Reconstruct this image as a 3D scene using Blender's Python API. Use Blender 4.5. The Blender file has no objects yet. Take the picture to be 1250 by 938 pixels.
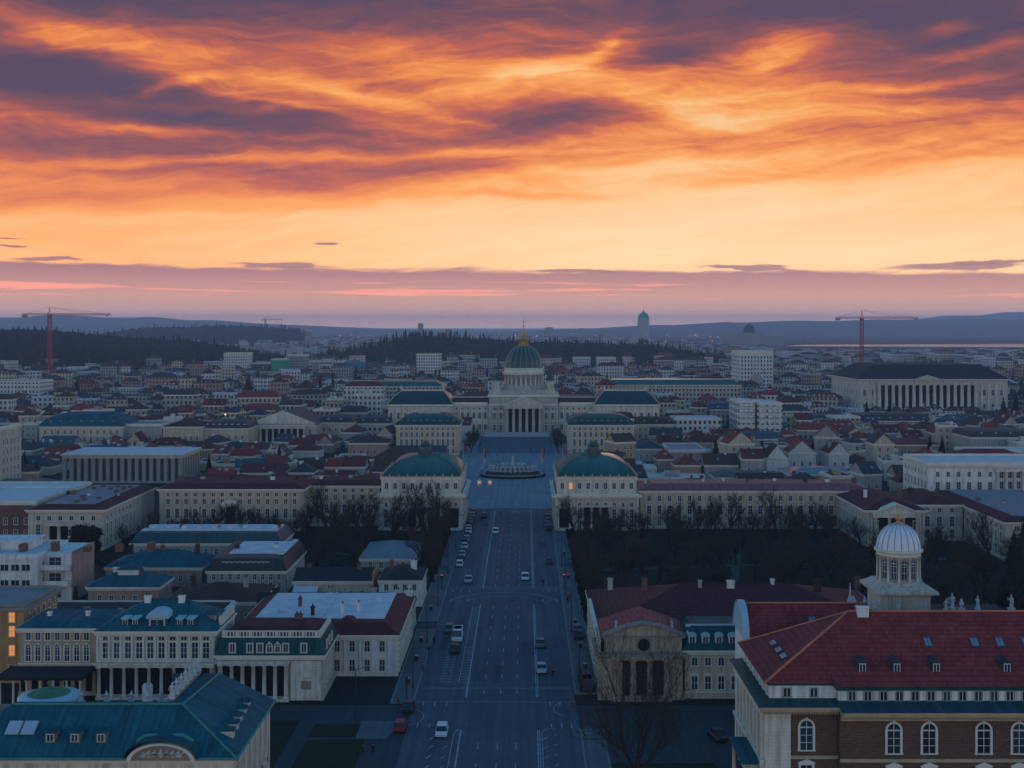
import bpy, bmesh, math, random
from mathutils import Vector, Matrix
R = math.radians
PI = math.pi
sc = bpy.context.scene
col = sc.collection

# ------------------------------------------------------------------ camera
# level camera on a drone 60 m above the avenue, lens shifted down; +Y runs along the avenue
F = 1500.0            # focal length in photo pixels (photo 1250 wide)
HC = 60.0
cam_d = bpy.data.cameras.new('camera')
cam = bpy.data.objects.new('camera', cam_d)
col.objects.link(cam)
cam.location = (0, 0, HC)
cam.rotation_euler = (R(90), 0, 0)
cam_d.sensor_width = 36
cam_d.lens = 36 * F / 1250
cam_d.shift_x = -15 / 1250
cam_d.shift_y = -72 / 1250
cam_d.clip_start = 1
cam_d.clip_end = 60000
sc.camera = cam

def X(px, Y): return (px - 640) / F * Y
def Z(py, Y): return HC - (py - 397) / F * Y
def YG(py): return HC * F / (py - 397)

sc.render.engine = 'CYCLES'
sc.render.resolution_x, sc.render.resolution_y = 1024, 768
sc.cycles.max_bounces = 5
sc.cycles.diffuse_bounces = 2
sc.cycles.glossy_bounces = 2
sc.cycles.transmission_bounces = 2
sc.cycles.volume_bounces = 1
sc.cycles.transparent_max_bounces = 4
sc.cycles.use_denoising = True
sc.cycles.caustics_reflective = False
sc.cycles.caustics_refractive = False
sc.view_settings.view_transform = 'Standard'
sc.view_settings.look = 'None'
sc.view_settings.exposure = 0.0
sc.view_settings.gamma = 1.0
sc.view_settings.use_curve_mapping = False

# ------------------------------------------------------------------ node helpers
def lin(c):
    return tuple(((v / 255) / 12.92 if v / 255 <= .04045 else ((v / 255 + .055) / 1.055) ** 2.4) for v in c) + (1,)

class NT:
    def __init__(s, t): s.t = t
    def n(s, typ, **kw):
        x = s.t.nodes.new(typ)
        for k, v in kw.items(): setattr(x, k, v)
        return x
    def set(s, sock, v):
        if isinstance(v, bpy.types.NodeSocket): s.t.links.new(v, sock)
        elif v is not None:
            if sock.type == 'RGBA' and len(v) == 3: v = tuple(v) + (1,)
            sock.default_value = v
    def m(s, op, a, b=None, c=None, clamp=False):
        x = s.n('ShaderNodeMath', operation=op, use_clamp=clamp)
        for i, v in enumerate((a, b, c)):
            if v is not None: s.set(x.inputs[i], v)
        return x.outputs[0]
    def mr(s, v, a, b, c=0.0, d=1.0, smooth=True):
        x = s.n('ShaderNodeMapRange', interpolation_type='SMOOTHSTEP' if smooth else 'LINEAR')
        for i, q in enumerate((v, a, b, c, d)): s.set(x.inputs[i], q)
        return x.outputs[0]
    def mix(s, f, a, b, blend='MIX'):
        x = s.n('ShaderNodeMix', data_type='RGBA', blend_type=blend)
        s.set(x.inputs[0], f); s.set(x.inputs[6], a); s.set(x.inputs[7], b)
        return x.outputs[2]
    def xyz(s, x, y, z=0.0):
        c = s.n('ShaderNodeCombineXYZ')
        for i, q in enumerate((x, y, z)): s.set(c.inputs[i], q)
        return c.outputs[0]
    def sep(s, v):
        c = s.n('ShaderNodeSeparateXYZ'); s.set(c.inputs[0], v)
        return c.outputs
    def noise(s, v, scale=5, detail=4, rough=.5, dist=0.0, out=0):
        x = s.n('ShaderNodeTexNoise')
        if v is not None: s.set(x.inputs['Vector'], v)
        x.inputs['Scale'].default_value = scale; x.inputs['Detail'].default_value = detail
        x.inputs['Roughness'].default_value = rough; x.inputs['Distortion'].default_value = dist
        return x.outputs[out]
    def ramp(s, f, stops, interp='LINEAR'):
        x = s.n('ShaderNodeValToRGB'); s.set(x.inputs[0], f)
        cr = x.color_ramp; cr.interpolation = interp
        while len(cr.elements) > 1: cr.elements.remove(cr.elements[-1])
        for i, (p, c) in enumerate(stops):
            e = cr.elements[0] if i == 0 else cr.elements.new(p)
            e.position = p; e.color = c if len(c) == 4 else tuple(c) + (1,)
        return x.outputs[0]

# ------------------------------------------------------------------ world: dusk sky with streaked sunset clouds
world = bpy.data.worlds.new('World'); sc.world = world
world.use_nodes = True
wt = world.node_tree; wt.nodes.clear()
w = NT(wt)
SUN_EL, SUN_AZ = R(3.5), R(5)           # the sun has just gone, ahead and a little to the right of the avenue
d = w.n('ShaderNodeTexCoord').outputs['Generated']
dx, dy, dz = w.sep(d)
az = w.m('ARCTAN2', dx, dy)
hl = w.m('SQRT', w.m('ADD', w.m('MULTIPLY', dx, dx), w.m('MULTIPLY', dy, dy)))
te = w.m('DIVIDE', dz, w.m('MAXIMUM', hl, .05))
U = w.m('MULTIPLY', az, 1.5)            # azimuth and elevation of the direction, in handy units
V = w.m('MULTIPLY', te, 1.5)
def sky_uv(px, py):
    a = math.atan((px - 640) / F)
    return a * 1.5, (397 - py) / F * math.cos(a) * 1.5
wn = w.n('ShaderNodeTexNoise'); w.set(wn.inputs['Vector'], w.xyz(w.m('MULTIPLY', U, 5), w.m('MULTIPLY', V, 13)))
wn.inputs['Scale'].default_value = 1; wn.inputs['Detail'].default_value = 5; wn.inputs['Roughness'].default_value = .55
wx, wy, wz = w.sep(wn.outputs['Color'])
Uw = w.m('ADD', U, w.m('MULTIPLY', w.m('SUBTRACT', wx, .5), .17))
Vw = w.m('ADD', V, w.m('MULTIPLY', w.m('SUBTRACT', wy, .5), .05))

gt = bpy.data.node_groups.new('cloud_streak', 'ShaderNodeTree')
for nm in ('U', 'V', 'u0', 'v0', 'ca', 'sa', 'rx', 'ry', 'amp', 'acc'):
    gt.interface.new_socket(nm, in_out='INPUT', socket_type='NodeSocketFloat')
gt.interface.new_socket('out', in_out='OUTPUT', socket_type='NodeSocketFloat')
g = NT(gt); gi = g.n('NodeGroupInput').outputs; go = g.n('NodeGroupOutput')
du = g.m('SUBTRACT', gi['U'], gi['u0']); dv = g.m('SUBTRACT', gi['V'], gi['v0'])
a_ = g.m('DIVIDE', g.m('ADD', g.m('MULTIPLY', du, gi['ca']), g.m('MULTIPLY', dv, gi['sa'])), gi['rx'])
b_ = g.m('DIVIDE', g.m('SUBTRACT', g.m('MULTIPLY', dv, gi['ca']), g.m('MULTIPLY', du, gi['sa'])), gi['ry'])
q_ = g.m('ADD', g.m('MULTIPLY', a_, a_), g.m('MULTIPLY', b_, b_))
e_ = g.m('POWER', 2.718, g.m('MULTIPLY', q_, -1.0))
g.set(go.inputs[0], g.m('MULTIPLY_ADD', e_, gi['amp'], gi['acc']))

# px, py, tilt (deg, + rises to the right), rx, ry, amount (+ thick dusky cloud, - thin glowing cloud)
STREAKS = [
    (380, 2, 0, 330, 26, .30), (1040, 10, -4, 300, 40, .34), (830, 40, -10, 90, 40, .16),
    (30, 92, -8, 170, 38, .30), (240, 130, -9, 240, 34, .25), (400, 166, -8, 160, 24, .20), (130, 170, -4, 190, 26, .18),
    (690, 142, 5, 140, 17, .36), (575, 175, 6, 150, 15, .22), (770, 78, 6, 90, 13, .24), (860, 70, -10, 70, 16, .12),
    (1150, 22, 0, 190, 34, .24), (1190, 108, 4, 150, 26, .34), (1100, 76, 3, 120, 18, .22), (1240, 60, 0, 90, 20, .18),
    (350, 224, 2, 110, 11, .20), (90, 246, 0, 150, 17, .16), (640, 241, 0, 110, 6, .20), (940, 212, 2, 190, 12, .15),
    (200, 205, 3, 120, 9, .16), (480, 208, -2, 110, 9, .14), (1010, 168, 2, 120, 9, .12), (560, 212, 3, 80, 9, .12),
    (180, 60, -13, 230, 20, -.30), (30, 28, -14, 120, 18, -.22), (420, 108, -14, 130, 12, -.26), (520, 80, -9, 200, 26, -.18),
    (690, 78, 14, 110, 15, -.34), (740, 52, 40, 50, 10, -.22), (800, 128, -12, 150, 16, -.26), (960, 62, 12, 90, 26, -.36),
    (930, 118, 4, 170, 24, -.26), (1190, 60, 5, 90, 8, -.26), (1165, 28, 0, 26, 7, -.34), (640, 108, 8, 170, 14, -.18),
    (180, 150, 3, 190, 8, -.30), (205, 104, 16, 50, 6, -.42), (330, 118, -10, 150, 5, -.20), (330, 162, -2, 200, 7, -.22), (260, 128, 0, 140, 5, -.14), (1040, 140, 2, 200, 12, -.2),
    (560, 188, 3, 200, 8, -.22), (300, 192, 3, 260, 8, -.2), (760, 205, 4, 200, 12, -.18), (150, 270, 2, 240, 12, -.12),
    (900, 205, 3, 280, 30, -.12), (900, 270, 3, 420, 46, -.16), (420, 275, 5, 240, 20, -.10),
]
acc = None
base = w.ramp(w.m('DIVIDE', V, .42), [(0, (.16,) * 3), (.2, (.14,) * 3), (.33, (.20,) * 3), (.47, (.42,) * 3), (.62, (.56,) * 3), (.85, (.66,) * 3), (.95, (.78,) * 3), (1, (.88,) * 3)])
bx = w.mr(U, .25, -.60, -.03, .15)
acc = w.m('ADD', base, bx)
for (px, py, tl, rx, ry, am) in STREAKS:
    gn = w.n('ShaderNodeGroup', node_tree=gt)
    u0, v0 = sky_uv(px, py)
    for nm, val in (('U', Uw), ('V', Vw), ('u0', u0), ('v0', v0), ('ca', math.cos(R(tl))), ('sa', math.sin(R(tl))),
                    ('rx', rx / 1000), ('ry', ry / 1000), ('amp', am * (.84 if am > 0 else .82)), ('acc', acc)):
        w.set(gn.inputs[nm], val)
    acc = gn.outputs[0]
# fibrous detail, drawn out along the wind
Ur = w.m('ADD', Uw, w.m('MULTIPLY', Vw, 0.6)); Vr = w.m('SUBTRACT', Vw, w.m('MULTIPLY', Uw, .05))
n1 = w.noise(w.xyz(w.m('MULTIPLY', Ur, 2.0), w.m('MULTIPLY', Vr, 24), 3.1), 1, 8, .56, .35)
n2 = w.noise(w.xyz(w.m('MULTIPLY', Ur, 6.0), w.m('MULTIPLY', w.m('ADD', Vr, w.m('MULTIPLY', U, -.10)), 62), 9.4), 1, 6, .6, .8)
n3 = w.noise(w.xyz(w.m('MULTIPLY', U, 22.0), w.m('MULTIPLY', w.m('ADD', V, w.m('MULTIPLY', U, .35)), 40), 1.4), 1, 5, .6, .9)
hi = w.mr(V, .09, .24)
amp1 = w.m('MULTIPLY_ADD', hi, .46, .24)
amp2 = w.m('MULTIPLY_ADD', hi, .25, .14)
dd = w.m('ADD', acc, w.m('MULTIPLY', w.m('SUBTRACT', n1, .5), amp1))
dd = w.m('ADD', dd, w.m('MULTIPLY', w.m('SUBTRACT', n2, .5), amp2))
dd = w.m('ADD', dd, w.m('MULTIPLY', w.m('SUBTRACT', n3, .5), w.m('MULTIPLY', hi, .16)))
fl = w.noise(w.xyz(w.m('MULTIPLY', Ur, 4.2), w.m('MULTIPLY', w.m('ADD', Vr, w.m('MULTIPLY', Uw, .16)), 30), 5.5), 1, 4, .55, 1.1)
fl = w.m('SUBTRACT', 1.0, w.m('ABSOLUTE', w.m('MULTIPLY_ADD', fl, 2.0, -1.0)))
dd = w.m('SUBTRACT', dd, w.m('MULTIPLY', w.m('SUBTRACT', w.m('POWER', fl, 5.0), .25), w.m('MULTIPLY', hi, .085)))
sunset = w.ramp(dd, [(0, lin((255, 212, 158))), (.16, lin((255, 196, 132))), (.30, lin((255, 168, 90))), (.44, lin((236, 136, 74))),
                     (.58, lin((196, 102, 80))), (.72, lin((146, 86, 88))), (.86, lin((116, 78, 90))), (1, lin((90, 74, 96)))])
# long low cloud bank over the horizon
ne = w.noise(w.xyz(w.m('MULTIPLY', U, 9), w.m('MULTIPLY', V, 60), 4.0), 1, 6, .6, .3)
edge = w.m('ADD', w.m('MULTIPLY_ADD', U, -.008, .0655), w.m('MULTIPLY', w.m('SUBTRACT', ne, .5), .022))
bank = w.m('MULTIPLY', w.mr(V, w.m('ADD', edge, .0035), w.m('SUBTRACT', edge, .003)), w.mr(V, .0, .012, .75, .97))
bankc = w.ramp(w.m('DIVIDE', V, .075), [(0, lin((196, 150, 124))), (.25, lin((192, 142, 116))), (.5, lin((188, 134, 110))), (.8, lin((168, 116, 112))), (1, lin((152, 106, 108)))])
pk = w.noise(w.xyz(w.m('MULTIPLY', U, 4.2), w.m('MULTIPLY', V, 130), 7.7), 1, 6, .62, .4)
pkm = w.m('MULTIPLY', w.mr(pk, .53, .64), w.m('MULTIPLY', w.mr(V, .028, .036), w.mr(V, .056, .046)))
bankc = w.mix(w.m('MULTIPLY', pkm, .85), bankc, (1.0, .30, .18, 1))
front = w.mix(bank, sunset, bankc)
# small dark slivers floating just above the bank
for (px, py, rx, ry) in ((45, 316, 52, 3), (12, 300, 26, 2), (350, 324, 75, 4), (20, 293, 22, 1.6), (910, 327, 50, 2.4), (1170, 325, 90, 6), (380, 298, 18, 1.5), (1215, 319, 60, 3), (700, 331, 70, 2.5)):
    gn = w.n('ShaderNodeGroup', node_tree=gt)
    u0, v0 = sky_uv(px, py)
    for nm, val in (('U', Uw), ('V', w.m('ADD', V, w.m('MULTIPLY', w.m('SUBTRACT', ne, .5), .016))), ('u0', u0), ('v0', v0), ('ca', 1.0), ('sa', 0.0), ('rx', rx / 1000), ('ry', ry / 1000), ('amp', 1.0), ('acc', 0.0)):
        w.set(gn.inputs[nm], val)
    front = w.mix(w.mr(w.m('MULTIPLY_ADD', w.m('SUBTRACT', n2, .5), 1.3, gn.outputs[0]), .35, .75, 0, .85), front, lin((150, 104, 108)))
# the rest of the dome: blue dusk, warm only around the sunset
fd = w.m('MULTIPLY', w.mr(w.m('DIVIDE', dy, w.m('MAXIMUM', hl, .05)), .74, .91), w.mr(V, .68, .41))
sky = w.n('ShaderNodeTexSky', sky_type='NISHITA', sun_disc=False, sun_elevation=SUN_EL, sun_rotation=SUN_AZ)
sky.altitude = 200
dome = w.ramp(w.m('MULTIPLY_ADD', te, .4, .0), [(0, (1.42, 1.36, 1.32)), (.07, (1.0, 1.03, 1.12)), (.17, (.045, .225, .48)), (1, (.007, .160, .385))])
dome = w.mix(1.0, dome, w.mix(1.0, sky.outputs[0], (.006, .012, .022, 1), 'MULTIPLY'), 'ADD')
below = w.mr(dz, -.03, .0)
gain = w.m('MULTIPLY', w.ramp(w.m('DIVIDE', V, .25), [(0, (.72,) * 3), (.10, (.50,) * 3), (.26, (.37,) * 3), (.5, (.295,) * 3), (1, (.256,) * 3)]), 4.0)
vg = w.n('ShaderNodeVectorMath', operation='SCALE'); w.set(vg.inputs[0], front); w.set(vg.inputs['Scale'], gain)
allc = w.mix(fd, dome, vg.outputs[0])
allc = w.mix(below, (.05, .055, .075, 1), allc)
bg = w.n('ShaderNodeBackground'); w.set(bg.inputs[0], allc); bg.inputs[1].default_value = 1.0
w.set(w.n('ShaderNodeOutputWorld').inputs[0], bg.outputs[0])
world.cycles.sampling_method = 'MANUAL'
world.cycles.sample_map_resolution = 512

# ------------------------------------------------------------------ the last of the sun, low ahead
sd = bpy.data.lights.new('sun', 'SUN'); so = bpy.data.objects.new('sun', sd); col.objects.link(so)
sd.energy = 0.10; sd.angle = R(6); sd.color = (1, .62, .36)
v = Vector((math.sin(SUN_AZ) * math.cos(SUN_EL), math.cos(SUN_AZ) * math.cos(SUN_EL), math.sin(SUN_EL)))
so.rotation_euler = v.to_track_quat('Z', 'Y').to_euler()

# ------------------------------------------------------------------ materials
MATS = {}
def sz_group():
    t = bpy.data.node_groups.new('wall_coords', 'ShaderNodeTree')
    for nm in ('s', 'z', 'up'): t.interface.new_socket(nm, in_out='OUTPUT', socket_type='NodeSocketFloat')
    q = NT(t); o = q.n('NodeGroupOutput'); tc = q.n('ShaderNodeTexCoord')
    x, y, z = q.sep(tc.outputs['Object']); nx, ny, nz = q.sep(tc.outputs['Normal'])
    f = q.m('GREATER_THAN', q.m('ABSOLUTE', nx), q.m('ABSOLUTE', ny))
    s = q.m('ADD', q.m('MULTIPLY', y, f), q.m('MULTIPLY', x, q.m('SUBTRACT', 1.0, f)))
    for i, vv in enumerate((s, z, nz)): q.set(o.inputs[i], vv)
    return t
SZ = sz_group()

def mat(name, base=(.4, .4, .4), rough=.85, kind='plain', metal=0.0, var=.25, spec=.3, p=None, emit=None, rnd=0.0, scale=1.0):
    if name in MATS: return MATS[name]
    m = bpy.data.materials.new(name); MATS[name] = m; m.use_nodes = True
    t = m.node_tree; t.nodes.clear(); q = NT(t)
    out = q.n('ShaderNodeOutputMaterial'); b = q.n('ShaderNodeBsdfPrincipled')
    q.set(out.inputs[0], b.outputs[0])
    b.inputs['Metallic'].default_value = metal; b.inputs['Specular IOR Level'].default_value = spec if (spec != .3 or kind not in ('tile', 'plain', 'stone', 'brick', 'wallwin')) else .12
    oc = q.n('ShaderNodeTexCoord').outputs['Object']
    n = q.noise(oc, .35 * scale, 6, .62)
    f = q.m('MULTIPLY_ADD', q.m('SUBTRACT', n, .5), 2.2 * var, 1.0)
    n2 = q.noise(oc, 3.1 * scale, 4, .6)
    f = q.m('MULTIPLY', f, q.m('MULTIPLY_ADD', q.m('SUBTRACT', n2, .5), var, 1.0))
    rg = q.m('MULTIPLY_ADD', n2, .2, rough - .1)
    if rnd:
        ri = q.n('ShaderNodeObjectInfo').outputs['Random']
        f = q.m('MULTIPLY', f, q.m('MULTIPLY_ADD', ri, 2 * rnd, 1 - rnd))
    bump = None; c = base
    sz = q.n('ShaderNodeGroup', node_tree=SZ).outputs
    if kind in ('stone', 'rust', 'wallwin'):
        # courses, and dirt washed down the wall
        hgt = .45 if kind != 'rust' else .6
        fz = q.m('FRACT', q.m('DIVIDE', sz['z'], hgt)); j = q.m('LESS_THAN', fz, .10)
        st = q.noise(q.xyz(q.m('MULTIPLY', sz['s'], 1.6), q.m('MULTIPLY', sz['z'], .12), q.sep(oc)[1]), 1, 5, .65)
        f = q.m('MULTIPLY', f, q.mr(st, .28, .62, .60, 1.06))
        f = q.m('MULTIPLY', f, q.m('MULTIPLY_ADD', j, -.16 if kind != 'rust' else -.3, 1.0))
        bump = q.m('SUBTRACT', n2, j)
    if kind == 'brick':
        br = q.n('ShaderNodeTexBrick'); q.set(br.inputs['Vector'], q.xyz(sz['s'], sz['z'], 0))
        br.inputs['Scale'].default_value = 1.0; br.inputs['Brick Width'].default_value = .5; br.inputs['Row Height'].default_value = .2
        br.inputs['Mortar Size'].default_value = .018
        br.inputs['Color1'].default_value = tuple(base) + (1,); br.inputs['Color2'].default_value = tuple(v * .6 for v in base) + (1,)
        br.inputs['Mortar'].default_value = (.16, .145, .13, 1)
        c = br.outputs['Color']; bump = br.outputs['Fac']; bump = q.m('SUBTRACT', 1.0, bump)
    if kind == 'seam':
        per = p or .55
        fs = q.m('ABSOLUTE', q.m('SUBTRACT', q.m('FRACT', q.m('DIVIDE', sz['s'], per)), .5))
        r_ = q.mr(fs, .43, .5)
        sid = q.m('FLOOR', q.m('DIVIDE', sz['s'], per))
        wn_ = q.n('ShaderNodeTexWhiteNoise', noise_dimensions='1D'); q.set(wn_.inputs['W'], sid)
        f = q.m('MULTIPLY', f, q.m('MULTIPLY_ADD', wn_.outputs[0], .24, .88))
        f = q.m('MULTIPLY', f, q.m('MULTIPLY_ADD', r_, -.5, 1.0))
        st = q.noise(q.xyz(q.m('MULTIPLY', sz['s'], 1.1), q.m('MULTIPLY', sz['z'], .15), 0.0), 1, 5, .6)
        f = q.m('MULTIPLY', f, q.mr(st, .25, .7, .72, 1.15)); bump = r_
    if kind == 'tile':
        ps, pz = p or (.35, .28)
        row = q.m('DIVIDE', sz['z'], pz)
        fz = q.m('FRACT', row)
        fs = q.m('FRACT', q.m('DIVIDE', sz['s'], ps))
        h_ = q.m('ADD', q.m('MULTIPLY', fz, -1.0), q.m('ABSOLUTE', q.m('SUBTRACT', fs, .5)))
        f = q.m('MULTIPLY', f, q.mr(fz, .0, .35, .62, 1.06))
        cid = q.n('ShaderNodeTexWhiteNoise', noise_dimensions='2D')
        q.set(cid.inputs['Vector'], q.xyz(q.m('FLOOR', q.m('DIVIDE', sz['s'], ps)), q.m('FLOOR', row), 0))
        f = q.m('MULTIPLY', f, q.m('MULTIPLY_ADD', cid.outputs[0], .36, .82)); bump = h_
    if kind == 'wallwin':
        # tiny far facade: rows of dark panes
        ws, wz = p or (2.6, 3.2)
        fs = q.m('ABSOLUTE', q.m('SUBTRACT', q.m('FRACT', q.m('DIVIDE', sz['s'], ws)), .5))
        fz = q.m('ABSOLUTE', q.m('SUBTRACT', q.m('FRACT', q.m('DIVIDE', sz['z'], wz)), .52))
        wm = q.m('MULTIPLY', q.m('LESS_THAN', fs, .22), q.m('LESS_THAN', fz, .27))
        wm = q.m('MULTIPLY', wm, q.m('LESS_THAN', q.m('ABSOLUTE', sz['up']), .4))
    if c is base:
        cc = q.n('ShaderNodeRGB'); cc.outputs[0].default_value = tuple(base) + (1,); c = cc.outputs[0]
    vm = q.n('ShaderNodeVectorMath', operation='SCALE'); q.set(vm.inputs[0], c); q.set(vm.inputs['Scale'], f)
    cf = vm.outputs[0]
    if kind == 'wallwin':
        cf = q.mix(wm, cf, (.02, .028, .036, 1)); rg = q.m('MULTIPLY_ADD', wm, -.6, rg)
    q.set(b.inputs['Base Color'], cf); q.set(b.inputs['Roughness'], rg)
    if bump is not None:
        bn = q.n('ShaderNodeBump'); bn.inputs['Strength'].default_value = .5; bn.inputs['Distance'].default_value = .06
        q.set(bn.inputs['Height'], bump); q.set(b.inputs['Normal'], bn.outputs[0])
    if emit:
        q.set(b.inputs['Emission Color'], tuple(emit[:3]) + (1,)); b.inputs['Emission Strength'].default_value = emit[3]
    return m

# stone and walls
STONE = mat('limestone', (.50, .45, .37), kind='stone')
PALE = mat('pale_limestone', (.61, .56, .47), kind='stone')
SAND = mat('sandstone', (.41, .33, .235), kind='stone')
CREAM = mat('cream_render', (.52, .43, .30), kind='stone')
GREY = mat('grey_render', (.34, .33, .31), kind='stone')
WHITE = mat('white_render', (.66, .65, .62), kind='stone', var=.18)
OCHRE = mat('ochre_render', (.40, .25, .11), kind='stone')
PINK = mat('dusky_pink_render', (.38, .25, .20), kind='stone')
BRICK = mat('dark_brick', (.13, .060, .036), kind='brick')
REDBRICK = mat('red_brick', (.19, .085, .055), kind='brick')
TRIM = mat('pale_trim', (.60, .55, .46), var=.3)
DARKTRIM = mat('weathered_trim', (.24, .21, .17), var=.35)
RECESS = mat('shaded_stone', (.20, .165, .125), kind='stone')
# roofs
TEAL = mat('blue_copper_sheet', (.014, .098, .126), .7, 'seam', spec=.05, p=.8, var=.4)
TEALD = mat('dark_copper_sheet', (.009, .066, .074), .6, 'seam', spec=.1)
GREEN = mat('green_copper_sheet', (.006, .078, .070), .42, 'seam', spec=.5, p=.7)
COPPER = mat('verdigris', (.05, .22, .20), .6, var=.4)
RED = mat('red_tiles', (.20, .034, .034), .75, 'tile', p=(.34, .42), var=.5)
REDD = mat('dark_red_tiles', (.092, .020, .023), .75, 'tile', p=(.34, .30))
BROWN = mat('brown_tiles', (.060, .032, .027), .8, 'tile')
SLATE = mat('slate', (.040, .046, .058), .6, 'tile', p=(.3, .2))
DARKROOF = mat('dark_felt_roof', (.026, .028, .034), .8)
WROOF = mat('white_membrane_roof', (.52, .53, .55), .6, var=.35)
GROOF = mat('grey_flat_roof', (.20, .21, .225), .7, var=.35)
LEAD = mat('pale_lead_sheet', (.62, .64, .67), .42, 'seam', spec=.5, p=1.2, var=.15)
GOLD = mat('gilding', (.48, .27, .08), .45, metal=.6, var=.2)
RIDGE = mat('ridge_tiles', (.46, .17, .10), .7)
# openings and metal
GLASS = mat('window_glass', (.022, .034, .048), .12, spec=.5, var=.1, rnd=.55)
FRAME = mat('window_frame_white', (.58, .58, .57), .6)
FRAMED = mat('window_frame_dark', (.07, .06, .05), .6)
LIT = mat('lit_window_glass', (.3, .16, .04), .5, emit=(1, .30, .035, .75))
IRON = mat('dark_iron', (.022, .024, .028), .55)
CRANE = mat('red_crane_paint', (.42, .05, .04), .6)
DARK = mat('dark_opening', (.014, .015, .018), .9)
STATUE = mat('weathered_statue_stone', (.42, .44, .45), var=.5)
# ------------------------------------------------------------------ mesh builder
class MB:
    def __init__(s): s.v = []; s.f = []; s.m = []; s.sm = []
    def face(s, pts, m=0, smooth=False):
        b = len(s.v); s.v += [tuple(p) for p in pts]; s.f.append(tuple(range(b, b + len(pts)))); s.m.append(m); s.sm.append(smooth)
    def box(s, x0, x1, y0, y1, z0, z1, m=0):
        b = len(s.v)
        s.v += [(x0, y0, z0), (x1, y0, z0), (x1, y1, z0), (x0, y1, z0), (x0, y0, z1), (x1, y0, z1), (x1, y1, z1), (x0, y1, z1)]
        for q in ((0, 3, 2, 1), (4, 5, 6, 7), (0, 1, 5, 4), (1, 2, 6, 5), (2, 3, 7, 6), (3, 0, 4, 7)):
            s.f.append(tuple(b + i for i in q)); s.m.append(m); s.sm.append(False)
        return s
    def rings(s, loops, m=0, smooth=False, cap0=False, cap1=True, closed=True):
        b = len(s.v); n = len(loops[0])
        for lp in loops: s.v += [tuple(p) for p in lp]
        for i in range(len(loops) - 1):
            for j in range(n if closed else n - 1):
                k = (j + 1) % n
                s.f.append((b + i * n + j, b + i * n + k, b + (i + 1) * n + k, b + (i + 1) * n + j)); s.m.append(m); s.sm.append(smooth)
        if cap0: s.f.append(tuple(b + j for j in reversed(range(n)))); s.m.append(m); s.sm.append(False)
        if cap1: s.f.append(tuple(b + (len(loops) - 1) * n + j for j in range(n))); s.m.append(m); s.sm.append(False)
        return s
    def loft(s, levels, m=0, smooth=False, cap0=False):   # levels of (x0,x1,y0,y1,z)
        return s.rings([[(a, c, z), (b, c, z), (b, e, z), (a, e, z)] for (a, b, c, e, z) in levels], m, smooth, cap0)
    def lathe(s, cx, cy, prof, n=16, m=0, sx=1, sy=1, smooth=True, cap0=False):
        return s.rings([[(cx + r * sx * math.cos(2 * PI * j / n), cy + r * sy * math.sin(2 * PI * j / n), z) for j in range(n)] for (r, z) in prof], m, smooth, cap0)
    def tube(s, p, q, r0, r1=None, n=5, m=0, smooth=True):
        p = Vector(p); q = Vector(q); r1 = r0 if r1 is None else r1
        a = (q - p); a = a.normalized() if a.length > 1e-6 else Vector((0, 0, 1))
        u = a.orthogonal().normalized(); w_ = a.cross(u)
        L = [[c + (u * math.cos(2 * PI * j / n) + w_ * math.sin(2 * PI * j / n)) * r for j in range(n)] for c, r in ((p, r0), (q, r1))]
        return s.rings(L, m, smooth, True, True)
    def prism(s, poly, y0, y1, m=0):      # poly of (x,z) seen from the front, extruded back
        n = len(poly)
        s.face([(x, y0, z) for x, z in poly], m); s.face([(x, y1, z) for x, z in reversed(poly)], m)
        for i in range(n):
            (a, b), (c, e) = poly[i], poly[(i + 1) % n]
            s.face([(a, y0, b), (a, y1, b), (c, y1, e), (c, y0, e)], m)
        return s
    def slab(s, poly, z0, z1, m=0):       # poly of (x,y), ccw from above
        s.face([(x, y, z1) for x, y in poly], m); s.face([(x, y, z0) for x, y in reversed(poly)], m)
        for i in range(len(poly)):
            (a, b), (c, e) = poly[i], poly[(i + 1) % len(poly)]
            s.face([(a, b, z0), (c, e, z0), (c, e, z1), (a, b, z1)], m)
        return s
    def strip(s, pts, wdt, z, m=0):       # flat painted line through (x,y) points
        for i in range(len(pts) - 1):
            a = Vector(pts[i]); b = Vector(pts[i + 1]); dn = (b - a)
            if dn.length < 1e-6: continue
            nrm = Vector((-dn.y, dn.x)).normalized() * wdt / 2
            s.face([(a.x - nrm.x, a.y - nrm.y, z), (b.x - nrm.x, b.y - nrm.y, z), (b.x + nrm.x, b.y + nrm.y, z), (a.x + nrm.x, a.y + nrm.y, z)], m)
    def mesh(s, name, mats):
        me = bpy.data.meshes.new(name); me.from_pydata(s.v, [], s.f)
        for q in (mats if isinstance(mats, (list, tuple)) else [mats]): me.materials.append(q)
        me.polygons.foreach_set('material_index', s.m); me.polygons.foreach_set('use_smooth', s.sm)
        me.update(); return me

def fix_normals(me):
    bm = bmesh.new(); bm.from_mesh(me); bmesh.ops.recalc_face_normals(bm, faces=bm.faces); bm.to_mesh(me); bm.free()

USED = {}
def tag(o, label, cat, group=None, kind=None):
    USED[label] = USED.get(label, 0) + 1
    o['label'] = label; o['category'] = cat
    if group: o['group'] = group
    if kind: o['kind'] = kind
    return o

def obj(name, data, loc=(0, 0, 0), parent=None, rz=0.0, scale=None):
    o = bpy.data.objects.new(name, data); col.objects.link(o)
    o.location = loc
    if rz: o.rotation_euler = (0, 0, rz)
    if scale: o.scale = scale
    if parent is not None: o.parent = parent
    return o

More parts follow.
